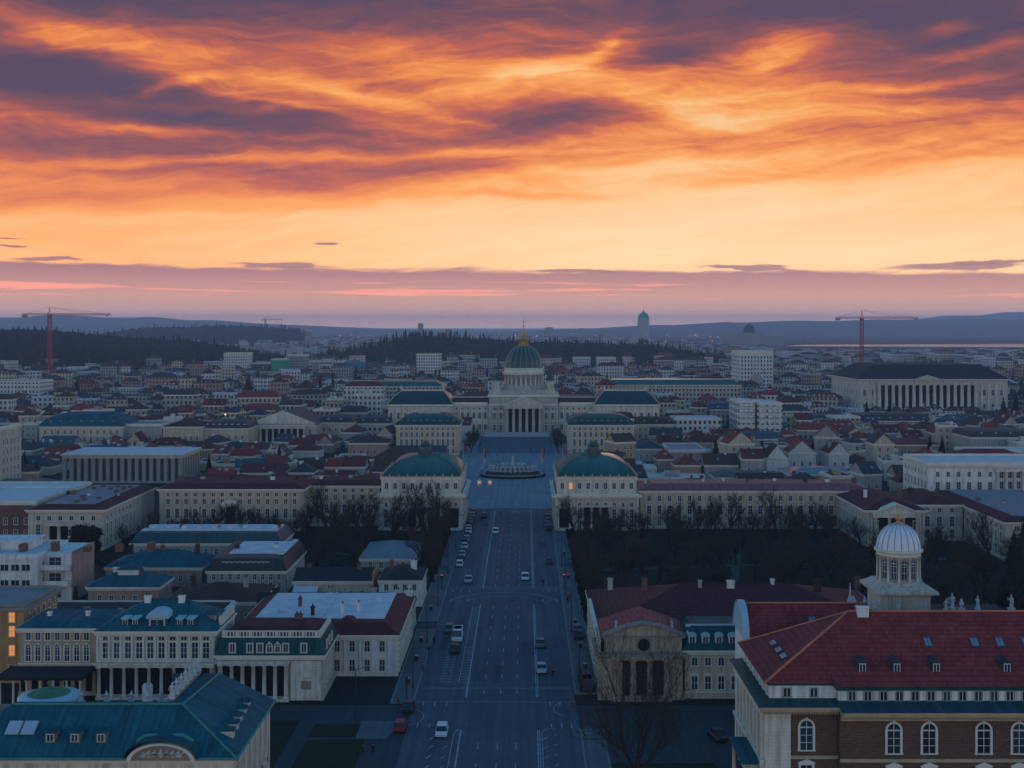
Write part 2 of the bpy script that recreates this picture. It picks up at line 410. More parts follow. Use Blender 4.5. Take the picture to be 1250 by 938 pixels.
class T:                                   # a thing: an Empty at its base and its parts
    def __init__(s, name, label, cat, x, y, z=0.0, rz=0.0, group=None):
        s.o = obj(name, None, (x, y, z), None, rz); s.o.empty_display_size = .5
        tag(s.o, label, cat, group)
    def part(s, name, mb, mats, parent=None, label=None):
        me = mb.mesh(name, mats) if isinstance(mb, MB) else mb
        o = obj(name, me, (0, 0, 0), parent or s.o)
        if label: o['label'] = label
        return o
    def inst(s, name, me, loc, rz=0.0, parent=None, scale=None, label=None):
        o = obj(name, me, loc, parent or s.o, rz, scale)
        if label: o['label'] = label
        return o

def single(name, mb, mats, label, cat, loc=(0, 0, 0), rz=0.0, group=None, kind=None):
    return tag(obj(name, mb.mesh(name, mats) if isinstance(mb, MB) else mb, loc, None, rz), label, cat, group, kind)
def struct(name, mb, mats, kind='structure'):
    o = obj(name, mb.mesh(name, mats)); o['kind'] = kind; return o

# ------------------------------------------------------------------ windows, columns (meshes shared by all copies)
CACHE = {}
def win(style, wd, ht, tm=None, lit=False):
    tm = tm or TRIM
    k = (style, round(wd, 2), round(ht, 2), tm.name, lit)
    if k in CACHE: return CACHE[k]
    b = MB(); h = wd / 2; G = LIT if lit else GLASS
    t = .10 * wd + .08
    if style == 'a':
        zc = ht - h; n = 8
        arc = [(h * math.cos(PI * i / n), zc + h * math.sin(PI * i / n)) for i in range(n + 1)]
        b.face([(-h, -.03, 0), (h, -.03, 0)] + [(x, -.03, z) for x, z in arc], 1)
        oa = [((h + t) * math.cos(PI * i / n), zc + (h + t) * math.sin(PI * i / n)) for i in range(n + 1)]
        inn = [(h, 0)] + arc + [(-h, 0)]; out = [(h + t, 0)] + oa + [(-h - t, 0)]
        for i in range(len(inn) - 1):
            (a1, a2), (b1, b2), (c1, c2), (e1, e2) = inn[i], out[i], out[i + 1], inn[i + 1]
            b.face([(a1, -.14, a2), (b1, -.14, b2), (c1, -.14, c2), (e1, -.14, e2)], 0)
            b.face([(a1, -.02, a2), (a1, -.14, a2), (e1, -.14, e2), (e1, -.02, e2)], 0)
            b.face([(b1, -.14, b2), (b1, 0, b2), (c1, 0, c2), (c1, -.14, c2)], 0)
        b.box(-.14, .14, -.2, 0, ht + t * .3, ht + t + .16, 0)
        b.box(-h, h, -.07, -.025, zc - .05, zc + .05, 2)
    else:
        b.face([(-h, -.03, 0), (h, -.03, 0), (h, -.03, ht), (-h, -.03, ht)], 1)
        pr = .14 if style != 's' else .09
        if style == 's': t = .09
        b.box(-h - t, -h, -pr, 0, 0, ht, 0); b.box(h, h + t, -pr, 0, 0, ht, 0); b.box(-h - t, h + t, -pr, 0, ht, ht + t, 0)
        if style == 't':
            b.box(-h - t - .12, h + t + .12, -.24, 0, ht + t, ht + t + .1, 0)
            b.prism([(-h - t - .12, ht + t + .1), (h + t + .12, ht + t + .1), (0, ht + t + .1 + wd * .32)], -.22, 0, 0)
        if style == 'p' and ht > 1.7:
            b.box(-h - t - .1, h + t + .1, -.24, 0, ht + t, ht + t + .13, 0)
    b.box(-h - t - .05, h + t + .05, -.2, 0, -.14, 0, 0)
    if wd > .7:
        b.box(-.04, .04, -.065, -.025, 0, ht - (.05 if style != 'a' else h * .1), 2)
        nb = max(1, round(ht / .9))
        for i in range(1, nb):
            z = ht * i / nb
            if style != 'a' or z < ht - h: b.box(-h, h, -.06, -.025, z - .03, z + .03, 2)
        b.box(-h, -h + .06, -.06, -.025, 0, ht - (h if style == 'a' else 0), 2); b.box(h - .06, h, -.06, -.025, 0, ht - (h if style == 'a' else 0), 2)
    me = b.mesh('window', [tm, G, FRAME]); CACHE[k] = me; return me

def column_mesh(r, h, m, n=12):
    k = ('col', round(r, 2), round(h, 2), m.name)
    if k in CACHE: return CACHE[k]
    b = MB(); q = r * 1.28
    b.box(-q, q, -q, q, 0, r * .4); b.box(-q, q, -q, q, h - r * .35, h)
    b.lathe(0, 0, [(r * 1.22, r * .4), (r * 1.22, r * .62), (r * 1.02, r * .8), (r, r * .9), (r * .97, h * .4), (r * .84, h - r * 1.0), (r * .9, h - r * .9), (r * 1.15, h - r * .36)], n)
    me = b.mesh('column', m); CACHE[k] = me; return me

def chimney_mesh(wx, wy, h, m):
    k = ('chim', wx, wy, h, m.name)
    if k in CACHE: return CACHE[k]
    b = MB(); b.box(-wx / 2, wx / 2, -wy / 2, wy / 2, -1.2, h); b.box(-wx / 2 - .1, wx / 2 + .1, -wy / 2 - .1, wy / 2 + .1, h - .3, h - .12)
    n = max(1, int(wx / .45))
    for i in range(n):
        x = (i + .5) / n * wx - wx / 2; b.lathe(x, 0, [(.13, h), (.11, h + .4)], 6, 1)
    me = b.mesh('chimney', [m, BROWN]); CACHE[k] = me; return me

def dormer_mesh(wd, ht, dp, rm, wm, kind='shed'):
    k = ('dorm', wd, ht, dp, rm.name, wm.name, kind)
    if k in CACHE: return CACHE[k]
    b = MB(); h = wd / 2
    b.box(-h, h, 0, dp, -.3, ht, 0)
    b.face([(-h * .62, -.03, .15), (h * .62, -.03, .15), (h * .62, -.03, ht - .18), (-h * .62, -.03, ht - .18)], 2)
    b.box(-h * .75, -h * .62, -.1, 0, .05, ht - .1, 3); b.box(h * .62, h * .75, -.1, 0, .05, ht - .1, 3); b.box(-h * .75, h * .75, -.1, 0, ht - .18, ht - .08, 3)
    b.box(-.04, .04, -.07, -.02, .15, ht - .18, 3)
    if kind == 'shed':
        b.prism([(-h - .15, ht), (h + .15, ht), (h + .1, ht + .18), (-h - .1, ht + .18)], -.25, dp, 1)
    elif kind == 'gable':
        b.prism([(-h - .15, ht), (h + .15, ht), (0, ht + wd * .42)], -.2, dp, 1)
    else:
        n = 7; pts = [(-h - .15, ht), (h + .15, ht)] + [((h + .12) * math.cos(PI * i / n), ht + .02 + h * .75 * math.sin(PI * i / n)) for i in range(n + 1)]
        b.prism(pts, -.2, dp, 1)
    me = b.mesh('dormer', [wm, rm, GLASS, FRAME]); CACHE[k] = me; return me

def statue_mesh(h, v=0):
    k = ('statue', round(h, 1), v)
    if k in CACHE: return CACHE[k]
    b = MB(); rn = random.Random(v)
    b.box(-.16 * h, .16 * h, -.16 * h, .16 * h, 0, .22 * h); b.box(-.2 * h, .2 * h, -.2 * h, .2 * h, .20 * h, .25 * h)
    l = rn.uniform(-.05, .05) * h
    b.lathe(0, 0, [(.13 * h, .25 * h), (.12 * h, .45 * h), (.09 * h, .6 * h), (.13 * h, .76 * h), (.11 * h, .82 * h), (.035 * h, .85 * h), (.035 * h, .87 * h)], 8)
    b.lathe(l * .4, 0, [(.02 * h, .86 * h), (.06 * h, .90 * h), (.065 * h, .94 * h), (.03 * h, .995 * h)], 8)
    sgn = rn.choice((-1, 1))
    b.tube((sgn * .12 * h, 0, .77 * h), (sgn * .24 * h, -.06 * h, .62 * h), .04 * h, .03 * h); b.tube((sgn * .24 * h, -.06 * h, .62 * h), (sgn * .22 * h, -.12 * h, rn.uniform(.72, .95) * h), .03 * h, .025 * h)
    b.tube((-sgn * .12 * h, 0, .77 * h), (-sgn * .19 * h, 0, .58 * h), .04 * h, .03 * h); b.tube((-sgn * .19 * h, 0, .58 * h), (-sgn * .1 * h, -.12 * h, .5 * h), .03 * h, .025 * h)
    me = b.mesh('statue', STATUE); CACHE[k] = me; return me

def urn_mesh(h):
    k = ('urn', round(h, 1))
    if k in CACHE: return CACHE[k]
    b = MB(); b.box(-.22 * h, .22 * h, -.22 * h, .22 * h, 0, .3 * h)
    b.lathe(0, 0, [(.12 * h, .3 * h), (.08 * h, .4 * h), (.2 * h, .55 * h), (.22 * h, .68 * h), (.1 * h, .78 * h), (.13 * h, .82 * h), (.03 * h, 1.0 * h)], 10)
    me = b.mesh('urn', STATUE); CACHE[k] = me; return me

# ------------------------------------------------------------------ a building: wall, cornice, roof, windows ...
KEEP = []     # ground already built on: (x0,x1,y0,y1)
def roof_shape(b, W, D, h, roof, m=0, o=.5):
    k = roof[0]
    if k == 'hip':
        ins = min(W, D / 2) + o
        b.loft([(-W - o, W + o, -o, D + o, h), (-W - o + ins, W + o - ins, -o + ins, D + o - ins, h + roof[1])], m)
        if W + o - ins > .2: b.tube((-W - o + ins, -o + ins, h + roof[1]), (W + o - ins, -o + ins, h + roof[1]), .16, n=6, m=m)
    elif k == 'low':
        i = roof[2]; b.loft([(-W - o, W + o, -o, D + o, h), (-W - o + i, W + o - i, -o + i, D + o - i, h + roof[1])], m)
    elif k == 'mans':
        _, h1, i1, h2 = roof; i2 = min(W, D / 2) * .7
        b.loft([(-W - o, W + o, -o, D + o, h), (-W - o + i1, W + o - i1, -o + i1, D + o - i1, h + h1), (-W + i2, W - i2, i2, D - i2, h + h1 + h2)], m)
    elif k == 'cush':
        L = []; n = 10
        for i in range(n + 1):
            t = i / n; a = t * PI / 2
            ins = (1 - math.cos(a)) ** .9 * roof[2] + .15 * t; z = h + roof[1] * math.sin(a) ** 1.0
            L.append((-W - o + ins * (W + o), W + o - ins * (W + o), -o + ins * (D / 2 + o), D + o - ins * (D / 2 + o), z))
        b.loft(L, m, True)
    elif k == 'gx':
        b.face([(-W - o, -o, h), (W + o, -o, h), (W + o, D / 2, h + roof[1]), (-W - o, D / 2, h + roof[1])], m)
        b.face([(W + o, D + o, h), (-W - o, D + o, h), (-W - o, D / 2, h + roof[1]), (W + o, D / 2, h + roof[1])], m)
        b.face([(-W - o, -o, h - .15), (W + o, -o, h - .15), (W + o, -o, h), (-W - o, -o, h)], m)
    elif k == 'gy':
        b.face([(-W - o, -o, h), (0, -o, h + roof[1]), (0, D + o, h + roof[1]), (-W - o, D + o, h)], m)
        b.face([(W + o, -o, h), (W + o, D + o, h), (0, D + o, h + roof[1]), (0, -o, h + roof[1])], m)

def bld(name, label, x0, x1, y0, y1, h, wall, roofm, rows=(), bay=3.0, roof=('hip', 3), sides='', trim=None, cor=.45, skip=(), cat='building',
        group=None, keep=True, rz=0.0, margin=1.2, litset=(), plinth=True, quoin=False, corm=None, sidebay=None, belt=True):
    t = T(name, label, cat, (x0 + x1) / 2, y0, 0, rz, group); W = (x1 - x0) / 2; D = y1 - y0
    t.W, t.D, t.h = W, D, h
    trim = trim or TRIM
    if keep: KEEP.append((x0 - 1, x1 + 1, y0 - 1, y1 + 1))
    b = MB(); b.box(-W, W, 0, D, 0, h - .02)
    if plinth: b.box(-W - .12, W + .12, -.12, D + .12, 0, .7)
    k = roof[0]
    if k == 'gx':
        for sx in (-1, 1): b.face([(sx * W, 0, h - .02), (sx * W, D, h - .02), (sx * W, D / 2, h + roof[1] - .1)][::sx], 0)
    if k == 'gy':
        for y, sg in ((0, 1), (D, -1)): b.face([(-W, y, h - .02), (W, y, h - .02), (0, y, h + roof[1] - .1)][::sg], 0)
    t.wall = t.part('wall', b, wall)
    if cor:
        b = MB(); b.box(-W - cor * .55, W + cor * .55, -cor * .55, D + cor * .55, h - .75, h - .35); b.box(-W - cor, W + cor, -cor, D + cor, h - .35, h + (0 if k != 'flat' else .05))
        if k == 'flat':
            p = roof[1]
            for (a, c, e, f) in ((-W, W, 0, .35), (-W, W, D - .35, D), (-W, -W + .35, .35, D - .35), (W - .35, W, .35, D - .35)): b.box(a, c, e, f, h + .05, h + p)
        if belt and rows and h > 7:
            zb = rows[0][0] - .55
            b.box(-W - .16, W + .16, -.16, D + .16, zb, zb + .22)
        if quoin:
            for sx in (-1, 1):
                for i in range(int((h - 1.6) / .9)): b.box(sx * W - .5 + (.1 if i % 2 else 0), sx * W + .5 - (.1 if i % 2 else 0), -.1, .4, .8 + i * .9, 1.5 + i * .9)
        t.part('cornice', b, corm or trim)
    b = MB()
    if k == 'flat': b.box(-W + .36, W - .36, .36, D - .36, h - .4, h + .1)
    else: roof_shape(b, W, D, h, roof, o=cor * .8)
    t.roof = t.part('roof', b, roofm)
    # windows: rows of (z, width, height, style), lowest first
    cnt = 0
    def lay(L, sx, mk, bb, sk):
        nonlocal cnt
        n = max(1, int((L - 2 * margin) / bb + .5)); st = (L - 2 * margin) / n
        for (z, wd, ht, sty) in rows:
            for i in range(n):
                s_ = -L / 2 + margin + (i + .5) * st
                if any(a < s_ < c and (len(q) < 1 or z < q[0]) for (a, c, *q) in sk): continue
                if cnt >= 100: return
                loc, rr = mk(s_); ms = win(sty, wd, ht, trim, (cnt in litset))
                t.inst('window', ms, (loc[0], loc[1], z), rr); cnt += 1
    lay(2 * W, 0, lambda s_: ((s_, 0), 0.0), bay, skip)
    if 'R' in sides: lay(D, 1, lambda s_: ((W, D / 2 + s_), R(90)), sidebay or bay, ())
    if 'L' in sides: lay(D, 1, lambda s_: ((-W, D / 2 - s_), R(-90)), sidebay or bay, ())
    return t

def portico(t, xa, xb, n, r, h, z0, depth, m, pediment=0.0, ent=1.0, y=0.0, back=True, pm=None, steps=0):
    """columns in front of a dark recess, entablature above, perhaps a pediment"""
    pm = pm or m
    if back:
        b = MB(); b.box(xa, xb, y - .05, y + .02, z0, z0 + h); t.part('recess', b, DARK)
    cm = column_mesh(r, h, m)
    for i in range(n):
        xx = xa + (xb - xa) * (i / (n - 1)) if n > 1 else (xa + xb) / 2
        t.inst('column', cm, (xx, y - depth, z0))
    b = MB(); e = r * 1.5
    b.box(xa - e, xb + e, y - depth - e, y + .1, z0 + h, z0 + h + ent); b.box(xa - e - .25, xb + e + .25, y - depth - e - .25, y + .1, z0 + h + ent, z0 + h + ent + .25)
    b.box(xa - e, xb + e, y - depth - e, y + .02, max(z0 - .6, .005), z0 - .003)
    for i in range(steps): b.box(xa - e, xb + e, y - depth - e - .35 * (i + 1), y - depth - e, 0, z0 - .1 - (z0 / (steps + 1)) * (i + 1) + .1)
    t.part('entablature', b, pm)
    if pediment:
        zt = z0 + h + ent + .25; b = MB(); xm = (xa + xb) / 2; xw = (xb - xa) / 2 + e + .25
        b.prism([(xm - xw, zt), (xm + xw, zt), (xm, zt + pediment)], y - depth - e + .25, y + 1.5)
        b2 = MB()
        for sg in (-1, 1):
            b2.prism([(xm + sg * xw, zt), (xm, zt + pediment), (xm, zt + pediment + .4), (xm + sg * (xw + .35), zt)][::sg], y - depth - e - .25, y + 1.6)
        pt = t.part('pediment', b, m); t.part('pediment_moulding', b2, TRIM, pt)

def ordw(n):
    ones = ['', 'first', 'second', 'third', 'fourth', 'fifth', 'sixth', 'seventh', 'eighth', 'ninth', 'tenth', 'eleventh', 'twelfth', 'thirteenth', 'fourteenth', 'fifteenth', 'sixteenth', 'seventeenth', 'eighteenth', 'nineteenth', 'twentieth']
    if n <= 20: return ones[n]
    tens = {2: 'twenty', 3: 'thirty', 4: 'forty', 5: 'fifty'}[n // 10]
    return tens + '-' + ones[n % 10] if n % 10 else tens[:-1] + 'ieth'
# ------------------------------------------------------------------ ground, avenue, plaza
AX = -4.5
def ground_mat():
    m = bpy.data.materials.new('city_ground'); m.use_nodes = True; t = m.node_tree; t.nodes.clear(); q = NT(t)
    o = q.n('ShaderNodeOutputMaterial'); b = q.n('ShaderNodeBsdfPrincipled'); q.set(o.inputs[0], b.outputs[0])
    oc = q.n('ShaderNodeTexCoord').outputs['Object']
    n = q.noise(oc, .012, 8, .6); n2 = q.noise(oc, .3, 5, .6); n3 = q.noise(oc, .0011, 6, .6)
    c = q.ramp(n, [(.36, (.018, .024, .012)), (.48, (.040, .040, .036)), (.56, (.055, .055, .055)), (.68, (.024, .030, .014))])
    c2 = q.ramp(n3, [(.40, (.018, .024, .012)), (.52, (.050, .046, .036)), (.62, (.028, .034, .018))])
    x, y, z = q.sep(oc); c = q.mix(q.mr(y, 1300, 2200), c, c2)
    vm = q.n('ShaderNodeVectorMath', operation='SCALE'); q.set(vm.inputs[0], c); q.set(vm.inputs['Scale'], q.m('MULTIPLY_ADD', n2, .5, .3))
    q.set(b.inputs['Base Color'], vm.outputs[0]); b.inputs['Roughness'].default_value = .95; b.inputs['Specular IOR Level'].default_value = .15
    return m
def asphalt(name, base, patch=.35, slab=0):
    m = bpy.data.materials.new(name); m.use_nodes = True; t = m.node_tree; t.nodes.clear(); q = NT(t)
    o = q.n('ShaderNodeOutputMaterial'); b = q.n('ShaderNodeBsdfPrincipled'); q.set(o.inputs[0], b.outputs[0])
    oc = q.n('ShaderNodeTexCoord').outputs['Object']; x, y, z = q.sep(oc)
    n = q.noise(oc, .09, 7, .62); n2 = q.noise(oc, 1.4, 4, .6)
    tr = q.noise(q.xyz(q.m('MULTIPLY', x, 1.1), q.m('MULTIPLY', y, .018)), 1, 5, .6)     # wheel tracks and oil along the lanes
    cr = q.n('ShaderNodeTexVoronoi', feature='DISTANCE_TO_EDGE'); q.set(cr.inputs['Vector'], oc); cr.inputs['Scale'].default_value = .11
    ck = q.mr(cr.outputs['Distance'], .0, .012, .82, 1.0)
    f = q.m('MULTIPLY', q.m('MULTIPLY_ADD', q.m('SUBTRACT', n, .5), 2 * patch, 1.0), q.m('MULTIPLY_ADD', q.m('SUBTRACT', n2, .5), .4, 1.0))
    f = q.m('MULTIPLY', f, q.mr(tr, .3, .7, .80, 1.18)); f = q.m('MULTIPLY', f, ck)
    if slab:
        for cc in (x, y):
            fr = q.m('FRACT', q.m('DIVIDE', cc, slab)); f = q.m('MULTIPLY', f, q.mr(fr, .0, .05, .72, 1.0, False))
    vm = q.n('ShaderNodeVectorMath', operation='SCALE'); vm.inputs[0].default_value = base; q.set(vm.inputs['Scale'], f)
    q.set(b.inputs['Base Color'], vm.outputs[0]); q.set(b.inputs['Roughness'], q.m('MULTIPLY_ADD', n2, .2, .68)); b.inputs['Specular IOR Level'].default_value = .14
    bn = q.n('ShaderNodeBump'); bn.inputs['Strength'].default_value = .3; bn.inputs['Distance'].default_value = .02; q.set(bn.inputs['Height'], n2); q.set(b.inputs['Normal'], bn.outputs[0])
    return m
ASPH = asphalt('asphalt', (.066, .088, .106)); ASPHD = asphalt('side_street_asphalt', (.036, .046, .056))
PAVE = asphalt('pavement_slabs', (.105, .115, .122), .3, 2.0); PLAZA = asphalt('plaza_paving', (.185, .210, .235), .3, 4.0)
KERB = mat('kerb_stone', (.20, .20, .19), var=.3)
PAINT = mat('road_paint', (.34, .35, .36), .7, var=1.0, scale=2.5)
GRASSM = mat('winter_lawn', (.020, .026, .010), .95, var=.6); SOIL = mat('park_soil', (.022, .021, .014), .95, var=.7)

b = MB(); b.face([(-16000, -400, 0), (16000, -400, 0), (16000, 22000, 0), (-16000, 22000, 0)])
struct('ground', b, ground_mat())
b = MB(); b.face([(-17.5, 60, .008), (8.2, 60, .008), (8.2, 402, .008), (-17.5, 402, .008)]); struct('road', b, ASPH)
b = MB()
b.face([(-140, 186.5, .006), (-17.5, 186.5, .006), (-17.5, 194, .006), (-140, 194, .006)])
b.face([(-34, 60, .006), (-17.5, 60, .006), (-17.5, 186.5, .006), (-34, 186.5, .006)])
b.face([(8.2, 60, .006), (62, 60, .006), (62, 194, .006), (8.2, 194, .006)])
b.face([(-120, 243, .006), (-17.5, 243, .006), (-17.5, 248, .006), (-120, 248, .006)])
struct('side_street', b, ASPHD)
b = MB(); b.face([(-62, 402, .007), (53, 402, .007), (53, 660, .007), (-62, 660, .007)]); struct('plaza', b, PLAZA)
def kerbed(b, x0, x1, y0, y1, z=.13, k=.3):
    b.box(x0, x1, y0, y1, 0, z, 0); b.box(x0 - k, x1 + k, y0 - k, y1 + k, 0, z - .02, 1)
b = MB()
kerbed(b, 8.5, 12, 200, 398); kerbed(b, 8.5, 11.5, 62, 182)
kerbed(b, -21.3, -17.8, 249, 398)
kerbed(b, -21.0, -17.8, 195, 242); kerbed(b, -33, -24.5, 150, 158)
b.slab([(-24.5, 178), (-20, 178), (-18.2, 186), (-24.5, 186)], 0, .12, 0)
struct('pavement', b, [PAVE, KERB])
b = MB(); b.box(-31.5, -23, 160, 177.5, 0, .10); b.box(-31.5, -23.8, 179, 184.5, 0, .10); b.box(11.6, 26, 158, 168, 0, .1); struct('lawn', b, GRASSM)
b = MB(); b.box(12.4, 118, 238, 356, 0, .05); b.box(-112, -21.6, 296, 356, 0, .05); b.box(-55, -21.6, 288, 296, 0, .05); struct('park_ground', b, SOIL)
b = MB()
b.strip([(12.4, 300), (112, 316)], 2.4, .058); b.strip([(40, 240), (62, 354)], 2, .062); b.strip([(-21.6, 305), (-60, 330), (-105, 332)], 2.2, .058)
struct('path', b, asphalt('park_path_gravel', (.062, .058, .05)))

# painted markings
b = MB(); z = .020
for (a, c) in ((198, 264), (280, 396), (70, 182)):
    b.strip([(-9.4, a), (-9.4, c)], .22, z)
    b.strip([(1.95, a), (1.95, c)], .16, z); b.strip([(2.25, a), (2.25, c)], .12, z)
    y = a + 2
    while y < c - 3:
        for x in (-6.6, -3.85, -1.2):
            b.strip([(x, y), (x, y + 2.6)], .13, z)
        y += 8.5
y = 206
while y < 396:                                       # hatched ladder beside the left lane line, slots along the bay
    if y < 262 or y > 282:
        b.strip([(-10.9, y), (-9.6, y + .7)], .18, z)
        if y < 246: b.strip([(-14.3, y + .3), (-13.5, y + .9)], .25, z); b.strip([(-12.9, y + .3), (-12.3, y + .9)], .2, z)
    y += 1.7
b.strip([(-11.0, 206), (-11.0, 262)], .1, z)
for y in range(110, 182, 4):
    b.strip([(-13.6, y), (-13.0, y + 1.4)], .18, z); b.strip([(-11.6, y), (-11.0, y + 1.2)], .15, z); b.strip([(2.8, y), (3.4, y + 1)], .12, z); b.strip([(4.3, y + 1.2), (4.7, y + 2)], .12, z)
b.strip([(-10.4, 110), (-10.4, 180), (-9.9, 182.2), (-9.4, 182.5)], .12, z)
b.strip([(2.6, 100), (2.6, 181), (3.2, 182.5), (4.8, 182.5)], .12, z)
for (x0, x1) in ((-17.4, -9.4), (2.2, 8.1)):
    y = 285
    while y < 392:
        b.strip([((x0 + x1) / 2, y), ((x0 + x1) / 2, y + 1.8)], .1, z); y += 14
for yy, sg in ((193.5, 1), (185, -1), (267, 1), (278, -1)):   # stop lines, dashes at the crossings
    for x in (-16, -14.2, -12.3): b.strip([(x, yy), (x, yy + 2 * sg)], .15, z)
    for x in (4.1, 5.6, 7.1): b.strip([(x, yy), (x, yy + 2 * sg)], .15, z)
def arc(cx, cy, rx, ry, a0, a1, n=18): return [(cx + rx * math.cos(R(a0 + (a1 - a0) * i / n)), cy + ry * math.sin(R(a0 + (a1 - a0) * i / n))) for i in range(n + 1)]
b.strip(arc(AX, 262, 12.6, 14, 20, 160), .16, z); b.strip(arc(AX, 252, 12.4, 20, 40, 140), .12, z)
b.strip([(-17.2, 281), (8, 281)], .2, z); b.strip([(-17.2, 279), (8, 279)], .12, z); b.strip([(-17.2, 203), (8.1, 203)], .14, z); b.strip([(-17.2, 195.5), (-9.4, 195.8), (2, 195.4), (8, 195.6)], .12, z)
b.strip(arc(-9.6, 392, 8, 6, 0, 95), .3, z); b.strip(arc(2.2, 392, 6.2, 6, 180, 88), .3, z)
b.strip(arc(-6.2, 393, 2.9, 4, 180, 90) + arc(-.9, 393, 2.9, 4, 90, 0), .16, z)
b.strip(arc(6.6, 192, 2.0, 3.4, 110, 260), .12, z); b.strip(arc(-18.4, 188, 3, 4.2, -70, 60), .12, z)
for i in range(8):
    y = 410 + i * 7.5 + (i % 3) * 1.5; b.strip([(-24, y), (-8, y + .4), (6, y - .3), (15, y)], .22, z)
b.strip([(6, 448), (7, 452), (5, 455), (6.5, 462)], .25, z); b.strip([(-14, 424), (-10, 428), (-8, 426)], .25, z)
struct('road_marking', b, PAINT)
b = MB(); rn = random.Random(31)
for i in range(46):                                  # trench repairs, tar seams and covers in the carriageway
    x = rn.uniform(-16.5, 7); y = rn.uniform(205, 395); k = rn.random(); zr_ = .0115 + i * .00012
    if k < .4: w_, l_ = rn.uniform(.8, 2.6), rn.uniform(2, 14); b.face([(x, y, zr_), (x + w_, y, zr_), (x + w_, y + l_, zr_), (x, y + l_, zr_)], 0)
    elif k < .6: b.strip([(x, y), (x + rn.uniform(-.6, .6), y + rn.uniform(8, 30))], .12, zr_, 0)
    elif k < .7: b.strip([(-17, y), (8, y + rn.uniform(-.6, .6))], .14, zr_, 0)
    else: b.face([(x + .42 * math.cos(2 * PI * j / 12), y + .42 * math.sin(2 * PI * j / 12), zr_) for j in range(12)], 1)
struct('road_repair', b, [asphalt('fresh_asphalt', (.046, .062, .078)), IRON])

# forecourt ramp and steps before the palace
b = MB()
b.face([(-21, 575, .012), (12.5, 575, .012), (13.5, 640, 1.8), (-22, 640, 1.8)])
for sg, x in ((-1, -21.8), (1, 13.3)): b.face([(x, 575, 0), (x, 640, 0), (x + (-.3 if sg < 0 else .3), 640, 1.8), (x, 575, .012)])
struct('forecourt', b, asphalt('forecourt_paving', (.085, .105, .125), .25, 3.0))
b = MB()
for i in range(9): b.box(-21 , 13, 640 + i * .5, 650, i * .2 + 1.6, i * .2 + 1.8)
b.box(-21, 13, 640, 650, 0, 1.6)
struct('steps', b, mat('pale_step_stone', (.38, .38, .37)))
